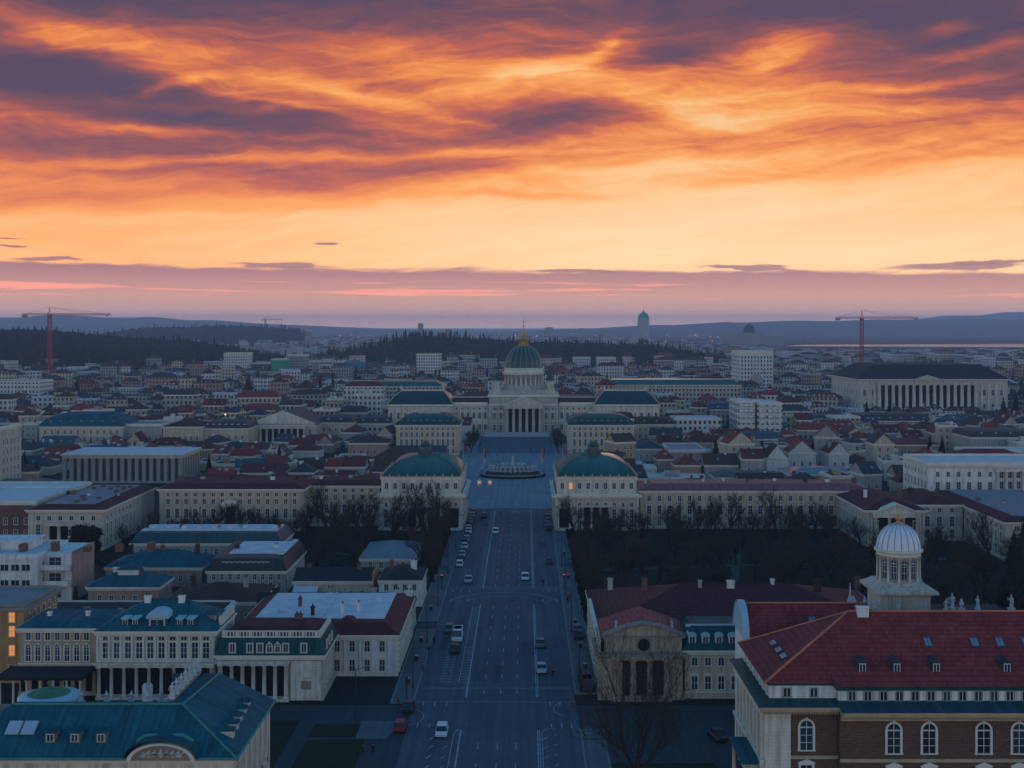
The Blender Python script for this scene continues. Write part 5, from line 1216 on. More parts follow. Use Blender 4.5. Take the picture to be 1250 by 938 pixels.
for (pl, pr, Y, dp, yt, wl, rf, rk, lb) in (
        (389, 431, 640, 20, 516, CREAM, SLATE, ('mans', 2.6, 1.4, .6), 'cream block with slate mansard beside the pedimented exchange'),
        (432, 477, 650, 24, 517, STONE, SLATE, ('mans', 2.6, 1.4, .6), 'stone block with slate mansard left of the palace end pavilion'),
        (425, 473, 560, 18, 541, PINK, BROWN, ('hip', 3), 'dusky pink house with dark red roof near the forecourt block'),
        (410, 440, 520, 16, 560, WHITE, GROOF, ('flat', .5), 'small white house with flat grey roof near the left domed pavilion'),
        (775, 822, 640, 22, 518, CREAM, BROWN, ('mans', 2.4, 1.2, .5), 'cream block with brown dormered roof on the other side of the forecourt'),
        (776, 812, 540, 26, 548, GREY, SLATE, ('hip', 3.2), 'grey house with steep slate roof beside the forecourt block'),
        (818, 862, 520, 30, 551, GREY, GROOF, ('flat', .7), 'grey modern block with dark glass bands east of the plaza'),
        (823, 880, 655, 20, 512, WHITE, WROOF, ('flat', .6), 'white three-storey block with snow-pale flat roof beyond the plaza'),
        (866, 905, 700, 24, 500, GREY, TEAL, ('mans', 3, 2, .6), 'grey block with blue hipped roof beside the white apartment blocks'),
        (900, 922, 652, 26, 491, WHITE, WROOF, ('flat', .6), 'white apartment block with balconies, nearer the palace of the pair'),
        (925, 955, 650, 26, 493, WHITE, WROOF, ('flat', .6), 'white apartment block with balconies, nearer the columned temple of the pair'),
        (1049, 1136, 703, 22, 514, CREAM, SLATE, ('mans', 3.4, 1.8, .6), 'long low cream building with dark mansard full of dormers below the temple'),
        (985, 1047, 700, 22, 511, GREY, TEALD, ('low', 1.5, 4), 'low building with dull blue roof left of the dark dormered mansard'),
        (1130, 1215, 640, 22, 528, GREY, GROOF, ('flat', .6), 'long grey flat-roofed building in front of the temple'),
        (1094, 1150, 560, 20, 543, PINK, RED, ('hip', 3), 'house with bright red roof below the temple'),
        (1185, 1262, 545, 24, 534, GREY, SLATE, ('mans', 2.4, 1.2, .4), 'grey block with slate roof and white upper columns below the temple'),
        (1040, 1071, 500, 15, 569, OCHRE, BROWN, ('gy', 3.4), 'small yellow house with its gable end towards the park'),
        (1160, 1262, 470, 16, 561, REDBRICK, RED, ('hip', 3.2), 'long brick house with bright red roof behind the white classical block'),
        (1180, 1262, 505, 14, 551, GREY, WROOF, ('flat', .5), 'low building with pale flat roof behind the red brick house'),
        (0, 40, 700, 22, 506, GREY, DARKROOF, ('flat', .6), 'grey flat-roofed block at the far left edge below the crane'),
        (-40, 48, 900, 26, 466, WHITE, GROOF, ('flat', .6), 'white stepped block beside the foot of the left crane'),
        (-20, 50, 1260, 26, 455, GREY, GROOF, ('flat', .6), 'long grey slab of flats under the wooded hill, beside the crane'),
        (79, 135, 1330, 22, 449, GREY, GROOF, ('flat', .6), 'long grey slab of flats under the wooded hill, right of the crane'),
        (273, 302, 1380, 26, 432, WHITE, GROOF, ('flat', 1), 'white high-rise with rounded corner standing above the roofs'),
        (305, 330, 1400, 26, 444, mat('blue_glass_wall', (.05, .11, .14), .3, 'wallwin', p=(1.6, 3.2)), GROOF, ('flat', .6), 'low blue glass office beside the green-wrapped building'),
        (331, 347, 1400, 26, 439, mat('green_site_netting', (.02, .30, .14), .8), GROOF, ('flat', .6), 'building wrapped in bright green site netting'),
        (350, 372, 1440, 30, 434, GREY, GROOF, ('flat', .6), 'grey office slab right of the green-wrapped building'),
        (508, 537, 1300, 26, 433, WHITE, GROOF, ('flat', .6), 'pale tower block behind the left end of the palace'),
        (903, 944, 1000, 40, 432, WHITE, WROOF, ('flat', 2), 'broad pale tower block with an arched centre'),
        (700, 721, 1500, 24, 437, WHITE, GROOF, ('flat', .6), 'small white block just right of the palace dome'),
        (729, 752, 1480, 26, 437, WHITE, GROOF, ('flat', .6), 'pale block of flats far behind the palace, second right of the dome'),
        (800, 838, 1500, 26, 440, PINK, BROWN, ('hip', 5), 'pinkish long block with brown roof far behind the palace'),
        (380, 418, 1350, 30, 441, GREY, DARKROOF, ('flat', .5), 'dark flat-roofed hall with blue glass sides at mid distance')):
    far = Y > 640
    hh = Z(yt, Y); w2 = X(pr, Y) - X(pl, Y)
    wm = wl
    if far and wl.name not in ('blue_glass_wall', 'green_site_netting'):
        bs = {'white_render': (.58, .57, .55), 'grey_render': (.32, .31, .30), 'cream_render': (.48, .40, .29), 'limestone': (.44, .39, .31), 'dusky_pink_render': (.36, .25, .21), 'ochre_render': (.38, .25, .12)}[wl.name]
        wm = mat('far_' + wl.name, bs, kind='wallwin')
    t = px_bld('apartment_block' if 'block' in lb or 'tower' in lb or 'rise' in lb else 'town_building', lb, pl, pr, Y, dp, yt, wm, rf, roof=rk, rows=[] if far else ST3(hh), bay=3.0, sides='' if far else ('R' if pl < 640 else 'L'), cor=.4, belt=False)
    if rk[0] == 'mans':
        for i in range(int(w2 / 3.2)): t.inst('dormer', dormer_mesh(1.3, 1.1, 1.6, WROOF if i % 2 else SLATE, GREY, 'gable'), (-w2 / 2 + 1.8 + i * 3.2, .7, hh + .5), parent=t.roof)
    if 'balconies' in lb:
        for z in range(6):
            for i in range(3):
                bb = MB(); bb.box(-1.3, 1.3, -1.1, 0, 0, 1.0); t.inst('balcony', CACHE.setdefault('balc', bb.mesh('balcony', WHITE)), (-w2 / 2 + 2 + i * (w2 - 4) / 2, 0, 2 + z * 3.0))
    if 'arched centre' in lb:
        bb = MB(); n = 8; bb.prism([(6, 1), (6, 14)] + [(6 * math.cos(PI * i / n), 14 + 6 * math.sin(PI * i / n)) for i in range(n + 1)] + [(-6, 1)], -.3, .1); t.part('arched_recess', bb, GREY)
    if 'dark flat-roofed hall' in lb:
        bb = MB(); bb.rings([[(x_, 4 + 6 * math.cos(PI * i / 8), hh - 8 + 7 * math.sin(PI * i / 8)) for i in range(9)] for x_ in (w2 / 2, w2 / 2 + 26)], 0, True, closed=False, cap1=False); t.part('glass_vault', bb, mat('blue_glass_vault', (.04, .15, .18), .2))
# long green-roofed ranges behind the palace
for (pl, pr, Y, yt, lb) in ((418, 541, 880, 472, 'long range with green roof behind the west end of the palace'), (732, 905, 860, 470, 'long range with green roof and dark columns behind the east end of the palace')):
    t = px_bld('long_range', lb, pl, pr, Y, 30, yt, mat('far_limestone', (.44, .39, .31), kind='wallwin'), GREEN, rows=[], roof=('low', 3.4, 6), cor=.8)
# the big columned temple on the east side
t = px_bld('columned_temple', 'huge grey temple-like building with long colonnade and black hipped roof', 1048, 1230, 837, 74, 463, STONE, DARKROOF, rows=[(3, 1.8, 3.2, 's'), (12, 2.0, 4.0, 't')], bay=6, roof=('low', 9.5, 15), cor=1.6, sides='L', sidebay=8, skip=[(-38.5, 30)])
portico(t, -37, 28.5, 15, 1.25, 16.5, 3, 1.6, PALE, ent=1.6, pm=STONE)
b = MB(); b.prism([(-14, 22.9), (6, 22.9), (-4, 26)], -2, 0); t.part('pediment', b, STONE)
b = MB(); b.face([(-t.W - 1, -1.2, 22.8), (-t.W + 13, 14, 32.0), (-t.W + 13, t.D - 13, 32.0), (-t.W - 1, t.D, 22.8)]); 
b.v = [(x - .05, y, z + .06) for x, y, z in b.v]; t.part('pale_hip', b, mat('pale_lead_hip', (.34, .36, .40), .5, 'seam'), t.roof)
b = MB()
for x in (-49, -44.5, -40, 33, 38, 43, 48): b.box(x - .7, x + .7, -.5, 0, 2, 20)
t.part('pilaster', b, PALE).__setitem__('kind', 'stuff')
# left edge: stone stepped tower, dark low roof, brick block, white flat roofs
t = bld('stepped_tower', 'stone stepped tower cut by the left edge behind the white flat roofs', X(-60, 430), X(26, 448), 430, 448, Z(524, 430), STONE, GROOF, rows=ST3(22), bay=3.2, roof=('flat', .8), sides='R')
b = MB(); b.box(-6, t.W - 6.5, 5, 14, t.h, t.h + 7); b.box(-6.4, t.W - 6.1, 4.6, 14.4, t.h + 7, t.h + 7.6); t.part('upper_stage', b, STONE)
bld('low_shed', 'low building with dark sloping metal roof under the stepped tower', X(-40, 400), X(45, 400), 400, 425, 6, GREY, mat('night_teal_sheet'), rows=ST3(5), roof=('low', 1.6, 5))
bld('brick_house', 'dark brick house with white flat roof left of the four-column side wing', X(-60, 340), X(40, 340), 342, 372, 10.6, REDBRICK, WROOF, rows=ST3(10), bay=3.0, roof=('flat', .5), sides='R')
bld('brick_house', 'low brick building with snow-pale roof stretching behind the side wing', X(-60, 385), X(96, 385), 378, 396, 9.2, REDBRICK, WROOF, rows=[], roof=('flat', .4))
# sheds behind the red wing
t = bld('train_shed', 'long shed with ribbed glass roof behind the dusky red wing roof', X(962, 452), X(1062, 452), 452, 470, 5.2, OCHRE, mat('shed_glass', (.12, .16, .17), .25, 'seam', p=1.5), rows=[(1.4, 1.3, 1.8, 's')], bay=3, roof=('low', 1.7, 7))
bld('market_shed', 'pair of low green-grey shed roofs behind the dusky red wing roof', X(874, 445), X(958, 445), 447, 462, 4.6, GREY, mat('moss_grey_roof', (.07, .10, .085), .7, 'seam'), rows=[], roof=('low', 1.4, 5))
bld('town_house', 'white gabled house among the market sheds', X(936, 480), X(962, 480), 480, 492, 8, WHITE, BROWN, rows=ST3(7), roof=('gy', 5))

# ------------------------------------------------------------------ ordinary houses of the old town
for k_ in ((-27, 18, 395, 662), (-112, 118, 236, 360), (-35, 15, 60, 400)): KEEP.append(k_)
KEEP.append((13, 64, 150, 240)); KEEP.append((-178, -118, 404, 466)); KEEP.append((-60, -26, 512, 566)); KEEP.append((18, 52, 512, 566))
KEEP.append((-76, 76, 640, 724))
rn = random.Random(11)
WL = {'cream': (.50, .42, .30), 'grey': (.33, .32, .31), 'white': (.52, .515, .50), 'ochre': (.40, .27, .14), 'pink': (.37, .25, .20), 'brick': (.20, .10, .07), 'sandy': (.44, .36, .25)}
RF = {'red': ((.20, .040, .036), 'tile'), 'dark red': ((.115, .030, .028), 'tile'), 'brown': ((.075, .040, .032), 'tile'), 'slate': ((.045, .050, .060), 'tile'), 'blue-green': ((.022, .085, .10), 'seam'), 'pale': ((.48, .50, .53), 'plain'), 'black': ((.024, .026, .032), 'plain')}
WMAT = {k: mat('house_wall_' + k, v, kind='stone') for k, v in WL.items()}
WFAR = {k: mat('far_house_wall_' + k, v, kind='wallwin') for k, v in WL.items()}
RMAT = {k: mat('house_roof_' + k.replace(' ', '_').replace('-', '_'), c, .75, kd) for k, (c, kd) in RF.items()}
def free(x0, x1, y0, y1): return not any(x0 < b_ and x1 > a_ and y0 < e_ and y1 > c_ for (a_, b_, c_, e_) in KEEP)
LAND = [(160, 568, 'the white-roofed hall of columns'), (108, 512, 'the blue-green roofed offices'), (350, 530, 'the pedimented exchange'), (61, 440, 'the left crane'), (200, 620, 'the park side wing'),
        (330, 600, 'the arched-doorway wing'), (515, 490, 'the palace west end'), (760, 490, 'the palace east end'), (517, 575, 'the west domed pavilion'), (732, 575, 'the east domed pavilion'), (925, 510, 'the white apartment pair'),
        (1130, 475, 'the columned temple'), (1180, 590, 'the white classical block'), (920, 590, 'the dusky red wing'), (930, 450, 'the arched tower block'), (480, 470, 'the west green range'), (820, 480, 'the east green range'), (285, 450, 'the white high-rise'), (640, 440, 'the palace dome')]
houses = []
rows_y = []
y = 404
while y < 1500:
    rows_y.append(y); y += rn.uniform(18, 24) if y < 700 else rn.uniform(22, 32)
for y in rows_y:
    lim = .47 * y; x = -lim + rn.uniform(0, 8)
    while x < lim:
        wd = rn.choice((7, 8, 9, 10, 11, 13, 16, 21)) * (1.0 if y < 700 else 1.2); dp = rn.uniform(9, 13)
        y0 = y + rn.uniform(-5, 5)
        if free(x, x + wd, y0, y0 + dp) and rn.random() < .88:
            houses.append([x, x + wd, y0, y0 + dp, rn.choice((5.2, 6.2, 7.5, 9.2, 10.5, 13)) if y > 480 else rn.choice((5.0, 6.2, 7.5, 9.0)), rn])
        x += wd + (rn.uniform(.3, 2) if rn.random() < .62 else rn.uniform(4, 11))
for q in houses:          # low roofs in front of the big fronts
    xm = (q[0] + q[1]) / 2
    if (xm < -55 and 470 < q[2] < 600) or (60 < xm < 180 and 520 < q[2] < 655) or (185 < xm < 345 and 640 < q[2] < 840): q[4] = min(q[4], rn.choice((3.4, 4.4, 5.2)))
    elif q[2] > 700 and rn.random() < .10: q[4] = rn.uniform(14, 22)
houses.sort(key=lambda q: q[2])
vis = [q for q in houses if 0 < 640 + 1500 * q[0] / q[2] + 30 and 640 + 1500 * q[0] / q[2] < 1260]
NEAR = vis[:285]
near_ids = set(id(q) for q in NEAR)
rec = []
for q in NEAR:
    x0, x1, y0, y1, h, _ = q; W = (x1 - x0) / 2; D = y1 - y0
    wk = rn.choices(list(WL), (4, 4, 3, 1.4, 1.5, 1.2, 2.5))[0]; rk = rn.choices(list(RF), (2.6, 3.4, 2.8, 2.4, .6, 2.2, 2.4))[0]
    if rk in ('pale', 'black'): sh = 'flat'
    else: sh = rn.choices(('hip', 'gx', 'gy', 'mans'), (3, 3, .9 if W < 7 else 0, 1.6))[0]
    rs = {'hip': ('hip', rn.uniform(2.4, 3.8)), 'gx': ('gx', rn.uniform(2.6, 4.2)), 'gy': ('gy', rn.uniform(3, 5)), 'mans': ('mans', 2.6, 1.2, rn.uniform(.4, 1)), 'flat': ('flat', .5)}[sh]
    near = y0 < 640
    rot = rn.uniform(-.32, .32) if rn.random() < .7 else 0
    t = bld('town_house', '', x0, x1, y0, y1, h, WMAT[wk] if near else WFAR[wk], RMAT[rk], roof=rs, cor=.3, belt=False, plinth=False, keep=False, rz=rot,
            rows=[(z, 1.0, 1.5, 's') for z in [1.0 + 3 * i for i in range(int((h - .8) / 3))]] if near else [], bay=2.8, sides='' if not near else ('R' if x0 < 0 else 'L') if y0 < 560 else '', margin=.7)
    nch = rn.choice((0, 1, 1, 2))
    zt = h + {'hip': rs[1] * .7, 'gx': rs[1] * .75, 'gy': rs[1] * .7, 'mans': 2.8, 'flat': .2}[sh]
    for c in range(nch): t.inst('chimney', chimney_mesh(rn.choice((.7, 1.2)), .6, 1.3, rn.choice((REDBRICK, WHITE, GREY))), (rn.uniform(-W * .6, W * .6), D * rn.uniform(.42, .6), zt), parent=t.roof)
    dn = sh in ('mans',) or (sh in ('gx', 'hip') and rn.random() < .35)
    if dn:
        nd_ = max(1, int(2 * W / 4)); rm_ = RMAT[rk]
        for i in range(nd_):
            xx = -W + (i + .5) * 2 * W / nd_
            if sh == 'hip' and abs(xx) > W - 3: continue
            t.inst('dormer', dormer_mesh(1.2, 1.0, 1.7, WROOF if rk == 'red' else rm_, WMAT[wk], rn.choice(('gable', 'shed'))), (xx, .9 if sh == 'mans' else 1.6, h + (.7 if sh == 'mans' else rs[1] * .25)), parent=t.roof)
    elif sh in ('gx', 'hip') and rn.random() < .5:
        b = MB(); b.box(-.4, .4, -.6, .6, 0, .1); sk_ = CACHE.setdefault('hsky', b.mesh('skylight', mat('skylight_pane', (.16, .22, .28), .12, spec=.8)))
        o = t.inst('skylight', sk_, (rn.uniform(-W * .4, W * .4), D * .25, h + rs[1] * .5 + .06), parent=t.roof); o.rotation_euler = (math.atan2(rs[1], D / 2), 0, 0)
    if sh == 'flat' and rn.random() < .7:
        b = MB(); b.box(-W * .3, W * .2, D * .35, D * .65, h + .1, h + 2.0); t.part('roof_hut', b, WMAT[wk], t.roof)
    pxm = 640 + 1500 * (x0 + x1) / 2 / y0; pym = 397 + 1500 * (60 - h) / y0
    L_ = min(LAND, key=lambda l: ((l[0] - pxm)) ** 2 + (2.2 * (l[1] - pym)) ** 2)
    dxp, dyp = pxm - L_[0], (pym - L_[1]) * 2.2
    rel = ('left of ' if dxp < 0 else 'right of ') if abs(dxp) > abs(dyp) else ('below ' if dyp > 0 else 'beyond ')
    size = 'wide' if 2 * W > 20 else ('small' if 2 * W < 12 else '')
    shw = {'hip': 'hipped', 'gx': 'ridged', 'gy': 'gabled', 'mans': 'mansard', 'flat': 'flat'}[sh]
    lb = f"{size + ' ' if size else ''}{wk} house with {rk} {shw} roof {rel}{L_[2]}"
    rec.append((lb, pxm, t.o, y0))
    t.o['group'] = 'houses of the old town'
byl = {}
for r in rec: byl.setdefault(r[0], []).append(r)
for lb, L in byl.items():
    if len(L) == 1: L[0][2]['label'] = lb
    else:
        L.sort(key=lambda r: r[3])
        for i, r in enumerate(L):
            r[2]['label'] = lb + (', nearest of them' if i == 0 else (', farthest of them' if i == len(L) - 1 else f', {ordw(i + 1)} nearest'))
# the rest of the town, too far and too many to count
b = MB(); smats = [WFAR['cream'], WFAR['grey'], WFAR['white'], RMAT['red'], RMAT['dark red'], RMAT['brown'], RMAT['slate'], RMAT['pale'], RMAT['black'], WFAR['pink']]
def lump(x0, x1, y0, y1, h):
    s0 = len(b.v); wl = rn.choice((0, 0, 1, 2, 2, 9)); rf = rn.choice((3, 4, 5, 5, 6, 6, 7, 7, 7, 8))
    b.box(x0, x1, y0, y1, 0, h, wl)
    if rf in (7, 8): b.box(x0 - .2, x1 + .2, y0 - .2, y1 + .2, h, h + .4, rf)
    else:
        i = min(x1 - x0, y1 - y0) / 2; b.loft([(x0 - .4, x1 + .4, y0 - .4, y1 + .4, h), (x0 + i, x1 - i, y0 + i, y1 - i, h + rn.uniform(2.6, 4.4))], rf)
    if rn.random() < .5: x = rn.uniform(x0 + 1, x1 - 1); y = (y0 + y1) / 2; b.box(x - .5, x + .5, y - .4, y + .4, h, h + 5, 1)
    if rn.random() < .4:
        for k in range(int((x1 - x0) / 3.5)): x = x0 + 1.8 + k * 3.5; b.box(x - .55, x + .55, y0 + .6, y0 + 2.4, h + .3, h + 1.7, 7 if rf == 3 else 1)
    a = rn.uniform(-.3, .3) if rn.random() < .75 else rn.choice((-.5, .5, 0)); ca, sa = math.cos(a), math.sin(a); cx, cy = (x0 + x1) / 2, (y0 + y1) / 2
    for i in range(s0, len(b.v)): q0, q1, q2 = b.v[i]; b.v[i] = (cx + (q0 - cx) * ca - (q1 - cy) * sa, cy + (q0 - cx) * sa + (q1 - cy) * ca, q2)
for q in houses:
    if id(q) not in near_ids: lump(*q[:5])
y = 1500
while y < 4600:
    lim = .47 * y; x = -lim
    while x < lim:
        wd = rn.choice((8, 10, 12, 15, 18, 26)) * (1 + (y - 1500) / 5000)
        dens = .75 if y < 2600 else .6
        dens *= .4 + 1.2 * (.5 + .5 * math.sin(x / 170 + y / 330)) 
        if not (x > 620 and y > 2850) and rn.random() < dens and free(x, x + wd, y, y + 16) and not (x < -300 and 1350 < y < 2400) and not (-270 < x < 270 and 1640 < y < 2150): lump(x, x + wd, y + rn.uniform(-14, 14), y + rn.uniform(15, 30), rn.choice((7, 9, 12, 12, 15, 20)) if not (x > 400 and y > 2000) else rn.uniform(4, 6))
        x += wd + rn.uniform(2, 30)
    y += rn.uniform(27, 42) + (y - 1500) * .02
o = struct('distant_houses', b, smats, 'stuff'); tag(o, 'far spread of small houses beyond the old town roofs', 'houses')
# ------------------------------------------------------------------ trees
BARK = mat('dark_bark', (.030, .024, .019), .95, var=.4); TWIG = mat('winter_twigs', (.050, .040, .032), .95, var=.4); NEEDLE = mat('conifer_needles', (.012, .022, .014), .9, var=.5, rnd=.3)
def bare_tree(seed, H, spread=.42, levels=4, kids=(6, 4, 4, 4), thick=1.0, trunks=1):
    rn = random.Random(seed); tb = MB(); cb = MB()
    def grow(p, dv, ln, r, lv):
        n = 3 if lv == 0 else 2; pts = [p]; d_ = dv.copy()
        for i in range(n):
            d_ = (d_ + Vector((rn.uniform(-.2, .2), rn.uniform(-.2, .2), rn.uniform(-.02, .16)))).normalized(); pts.append(pts[-1] + d_ * ln / n)
        B = tb if lv == 0 else cb
        for i in range(n): B.tube(pts[i], pts[i + 1], r * (1 - .55 * i / n), r * (1 - .55 * (i + 1) / n), 7 if lv == 0 else (5 if lv == 1 else 3))
        if lv >= levels: return
        for k in range(kids[lv]):
            t_ = rn.uniform(.35, 1.0) if k else 1.0; f = t_ * n; i = min(int(f), n - 1); q = pts[i].lerp(pts[i + 1], f - i)
            ax = d_.orthogonal().normalized(); ax.rotate(Matrix.Rotation(rn.uniform(0, 2 * PI), 3, d_)); an = rn.uniform(.35, .95) if k else rn.uniform(0, .3)
            nd_ = d_.copy(); nd_.rotate(Matrix.Rotation(an, 3, ax)); nd_ = (nd_ + Vector((0, 0, .12))).normalized()
            grow(q, nd_, ln * rn.uniform(.50, .74), max(r * rn.uniform(.38, .55), .018 * thick), lv + 1)
    for tk in range(trunks):
        a = 2 * PI * tk / trunks; grow(Vector((.9 * (tk > 0) * math.cos(a), .5 * (tk > 0), 0)), Vector((.12 * (trunks > 1) * (1 if tk else -1), 0, 1)), H * spread, H * .020 * thick, 0)
    return tb.mesh('trunk', BARK), cb.mesh('crown', TWIG)
def conifer(seed, H):
    rn = random.Random(seed); tb = MB(); cb = MB(); tb.tube((0, 0, 0), (0, 0, H * .9), H * .018, H * .004, 6)
    R0 = H * rn.uniform(.17, .24); n = int(26 * H / 12) + 14
    for i in range(n):
        f = (i + .5) / n; z = H * (.08 + .92 * f); rr = R0 * (1 - f) ** .8 * rn.uniform(.65, 1.15) + .12
        m_ = max(5, int(12 * (1 - f) + 4)); a0 = rn.uniform(0, 6.3)
        for j in range(m_):
            a = a0 + 2 * PI * j / m_ + rn.uniform(-.2, .2); q = rr * rn.uniform(.7, 1.15); s_ = q * .34 + .06; c_, sn = math.cos(a), math.sin(a)
            tip = (q * c_, q * sn, z - q * .34 + rn.uniform(-.15, .2)); m1 = (q * .6 * c_ - s_ * sn, q * .6 * sn + s_ * c_, z - q * .14); m2 = (q * .6 * c_ + s_ * sn, q * .6 * sn - s_ * c_, z - q * .14)
            cb.face([(0, 0, z + .2), m1, tip, m2])
            cb.face([(.1 * c_, .1 * sn, z + .1), (q * .55 * c_, q * .55 * sn, z - q * .1 + s_ * .8), tip, (q * .5 * c_, q * .5 * sn, z - q * .25 - s_ * .7)])
    return tb.mesh('trunk', BARK), cb.mesh('crown', NEEDLE)
def place_tree(proto, x, y, s, rz, label, group, name='bare_tree'):
    o = obj(name, None, (x, y, 0), None, rz, (s, s, s)); tag(o, label, 'tree', group)
    obj('trunk', proto[0], (0, 0, 0), o); obj('crown', proto[1], (0, 0, 0), o); return o
BT = [bare_tree(40 + i, 11, rng, 4, (7, 5, 4, 4), 2.0) for i, rng in enumerate((.40, .44, .38, .42, .36, .40))]
CF = [conifer(70 + i, 12) for i in range(4)]
rn = random.Random(3)
def tree_row(pts, rowlabel, group, smin=.85, smax=1.2):
    for i, (x, y) in enumerate(pts):
        place_tree(rn.choice(BT), x + rn.uniform(-1.6, 1.6), y + rn.uniform(-2.4, 2.4), rn.uniform(smin, smax) * (.66 if x < -62 else 1.0), rn.uniform(0, 6), f'bare winter tree, {ordw(i + 1)} from the avenue {rowlabel}', group)
G1 = 'bare trees in the park east of the avenue'; G2 = 'bare trees in the park west of the avenue'
def clear(x, y): return not any(a_ < x < b_ and c_ < y < e_ for (a_, b_, c_, e_) in KEEP if (a_, b_, c_, e_) != (-112, 118, 236, 360) and (a_, b_, c_, e_) != (-35, 15, 60, 400))
for (y, st, lab) in ((250, 6.6, 'in the near row behind the temple-front hall'), (268, 6.2, 'in the second park row behind the temple-front hall'), (288, 6.0, 'in the middle row of the east park'), (308, 5.8, 'in the fourth row of the east park'), (328, 5.6, 'in the fifth row of the east park'), (347, 5.4, 'in the row under the long dusky red wing')):
    pts = []; x = 15.5
    while x < (118 if y < 325 else 90):
        if clear(x, y) and rn.random() < .9: pts.append((x, y))
        x += st * rn.uniform(.8, 1.25)
    tree_row(pts, lab, G1, .75, 1.4)
for (y, st, lab) in ((348, 5.2, 'in the row under the cream wing'), (336, 5.6, 'in the second row before the cream wing'), (322, 6.4, 'in the row behind the metal park pavilion'), (300, 6.5, 'in the near row of the west park')):
    pts = []; x = -23.5
    while x > -108:
        if clear(x, y) and not (y < 310 and x < -53) : pts.append((x, y))
        x -= st * rn.uniform(.8, 1.25)
    tree_row(pts, lab, G2, .75, 1.5)
tree_row([(-22.6, 284 + 7 * i) for i in range(9)][::-1], 'end of the kerbside row by the parked cars', G2, .75, 1.0)
def round_evergreen(seed, H):
    rn = random.Random(seed); tb = MB(); cb = MB(); tb.tube((0, 0, 0), (0, 0, H * .6), .28, .12, 7); lob = [(rn.uniform(-.28, .28) * H, rn.uniform(-.28, .28) * H, rn.uniform(.35, .78) * H, rn.uniform(.16, .26) * H) for _ in range(11)]
    for _ in range(2600):
        x, y, z, r = rn.choice(lob); q = Vector((rn.gauss(0, 1), rn.gauss(0, 1), rn.gauss(0, 1))).normalized() * r * rn.uniform(.55, 1.05); c = Vector((x, y, z)) + q
        u = Vector((rn.gauss(0, 1), rn.gauss(0, 1), rn.gauss(0, 1))).normalized() * .34; v_ = u.orthogonal().normalized() * .26; cb.face([c - u, c - v_, c + u, c + v_])
    return tb.mesh('trunk', BARK), cb.mesh('crown', NEEDLE)
place_tree(round_evergreen(5, 9.5), X(105, 312), 312, 1.0, 0, 'dark round evergreen before the four-column side wing', None, 'evergreen_tree')
for sg, nm in ((-1, 'west'), (1, 'east')):
    for i in range(9):
        place_tree(rn.choice(BT), -4.3 + sg * (20.5 + 2.4 * (i % 2)) + rn.uniform(-.5, .5), 578 + i * 7.5, rn.uniform(.62, .8), i, f'bare tree, {ordw(i + 1)} towards the palace in the {nm} row beside the forecourt', 'bare trees beside the forecourt')
bt = bare_tree(7, 12.2, .60, 5, (7, 5, 4, 4, 3), .8, trunks=2)
place_tree(bt, X(776, 152), 150, 1.5, .4, 'large bare tree with forked trunk in front of the temple-front house', None).scale = (1.12, 1.12, 1.5)
for i, (px, y, s, lb) in enumerate(((1238, 262, 1.35, 'tall dark conifer at the right edge by the side wing'), (1252, 300, 1.2, 'second dark conifer behind the tall one at the right edge'),
        (742, 330, .85, 'dark conifer among bare trees in front of the lit-window pavilion'), (874, 520, 1.0, 'dark conifer left of the group behind the market sheds'), (885, 500, .8, 'short dark conifer in the group behind the market sheds'), (897, 515, .9, 'middle dark conifer of the group behind the market sheds'), (912, 510, .95, 'broad dark conifer of the group behind the market sheds'), (930, 515, 1.05, 'dark conifer right in the group behind the market sheds'), (940, 505, .9, 'last dark conifer of the group behind the market sheds'),
        (992, 520, .9, 'dark bushy conifer by the yellow gabled house'), (1135, 540, 1.0, 'dark conifer behind the white classical block'), (1150, 545, .9, 'smaller conifer behind the white classical block'), (341, 500, .95, 'dark conifer beside the dark red roofs behind the cream wing'), (1240, 760, 1.6, 'dark conifer at the foot of the columned temple'), (1225, 770, 1.3, 'shorter conifer at the foot of the columned temple'), 
        (30, 470, 1.0, 'dark conifer left of the white-roofed hall of columns'), (45, 455, .8, 'short conifer left of the white-roofed hall of columns'), (255, 480, .8, 'dark conifer right of the white-roofed hall of columns'), (92, 255, .5, 'small conifer beside the white modernist flats'), (1058, 760, 1.1, 'dark conifer before the temple colonnade, left end'), (1085, 775, .9, 'dark conifer before the temple colonnade, near its left columns'))):
    place_tree(CF[i % 4], X(px, y), y, s, i, lb, None, 'conifer')
rn = random.Random(21)
tn = 0
for i in range(60):                                  # bare trees standing between the town's roofs
    y = rn.uniform(440, 900); x = rn.uniform(-.42, .42) * y
    if not free(x - 2, x + 2, y - 2, y + 2) or any(q[0] - 1 < x < q[1] + 1 and q[2] - 1 < y < q[3] + 1 for q in houses): continue
    pxm = 640 + 1500 * x / y; pym = 397 + 1500 * 52 / y; L_ = min(LAND, key=lambda l: (l[0] - pxm) ** 2 + (2.2 * (l[1] - pym)) ** 2)
    tn += 1; place_tree(rn.choice(BT), x, y, rn.uniform(.7, 1.0), rn.uniform(0, 6), 'TOWN|' + L_[2] + f'|{y:.1f}', 'bare trees between the town roofs')
tt = {}
for o in list(col.objects):
    if str(o.get('label', '')).startswith('TOWN|'): tt.setdefault(o['label'].split('|')[1], []).append(o)
for k_, L in tt.items():
    L.sort(key=lambda o: o.location.x)
    for i, o in enumerate(L): o['label'] = f'bare tree between the roofs around {k_}' + (f', {ordw(i + 1)} from the left' if len(L) > 1 else '')
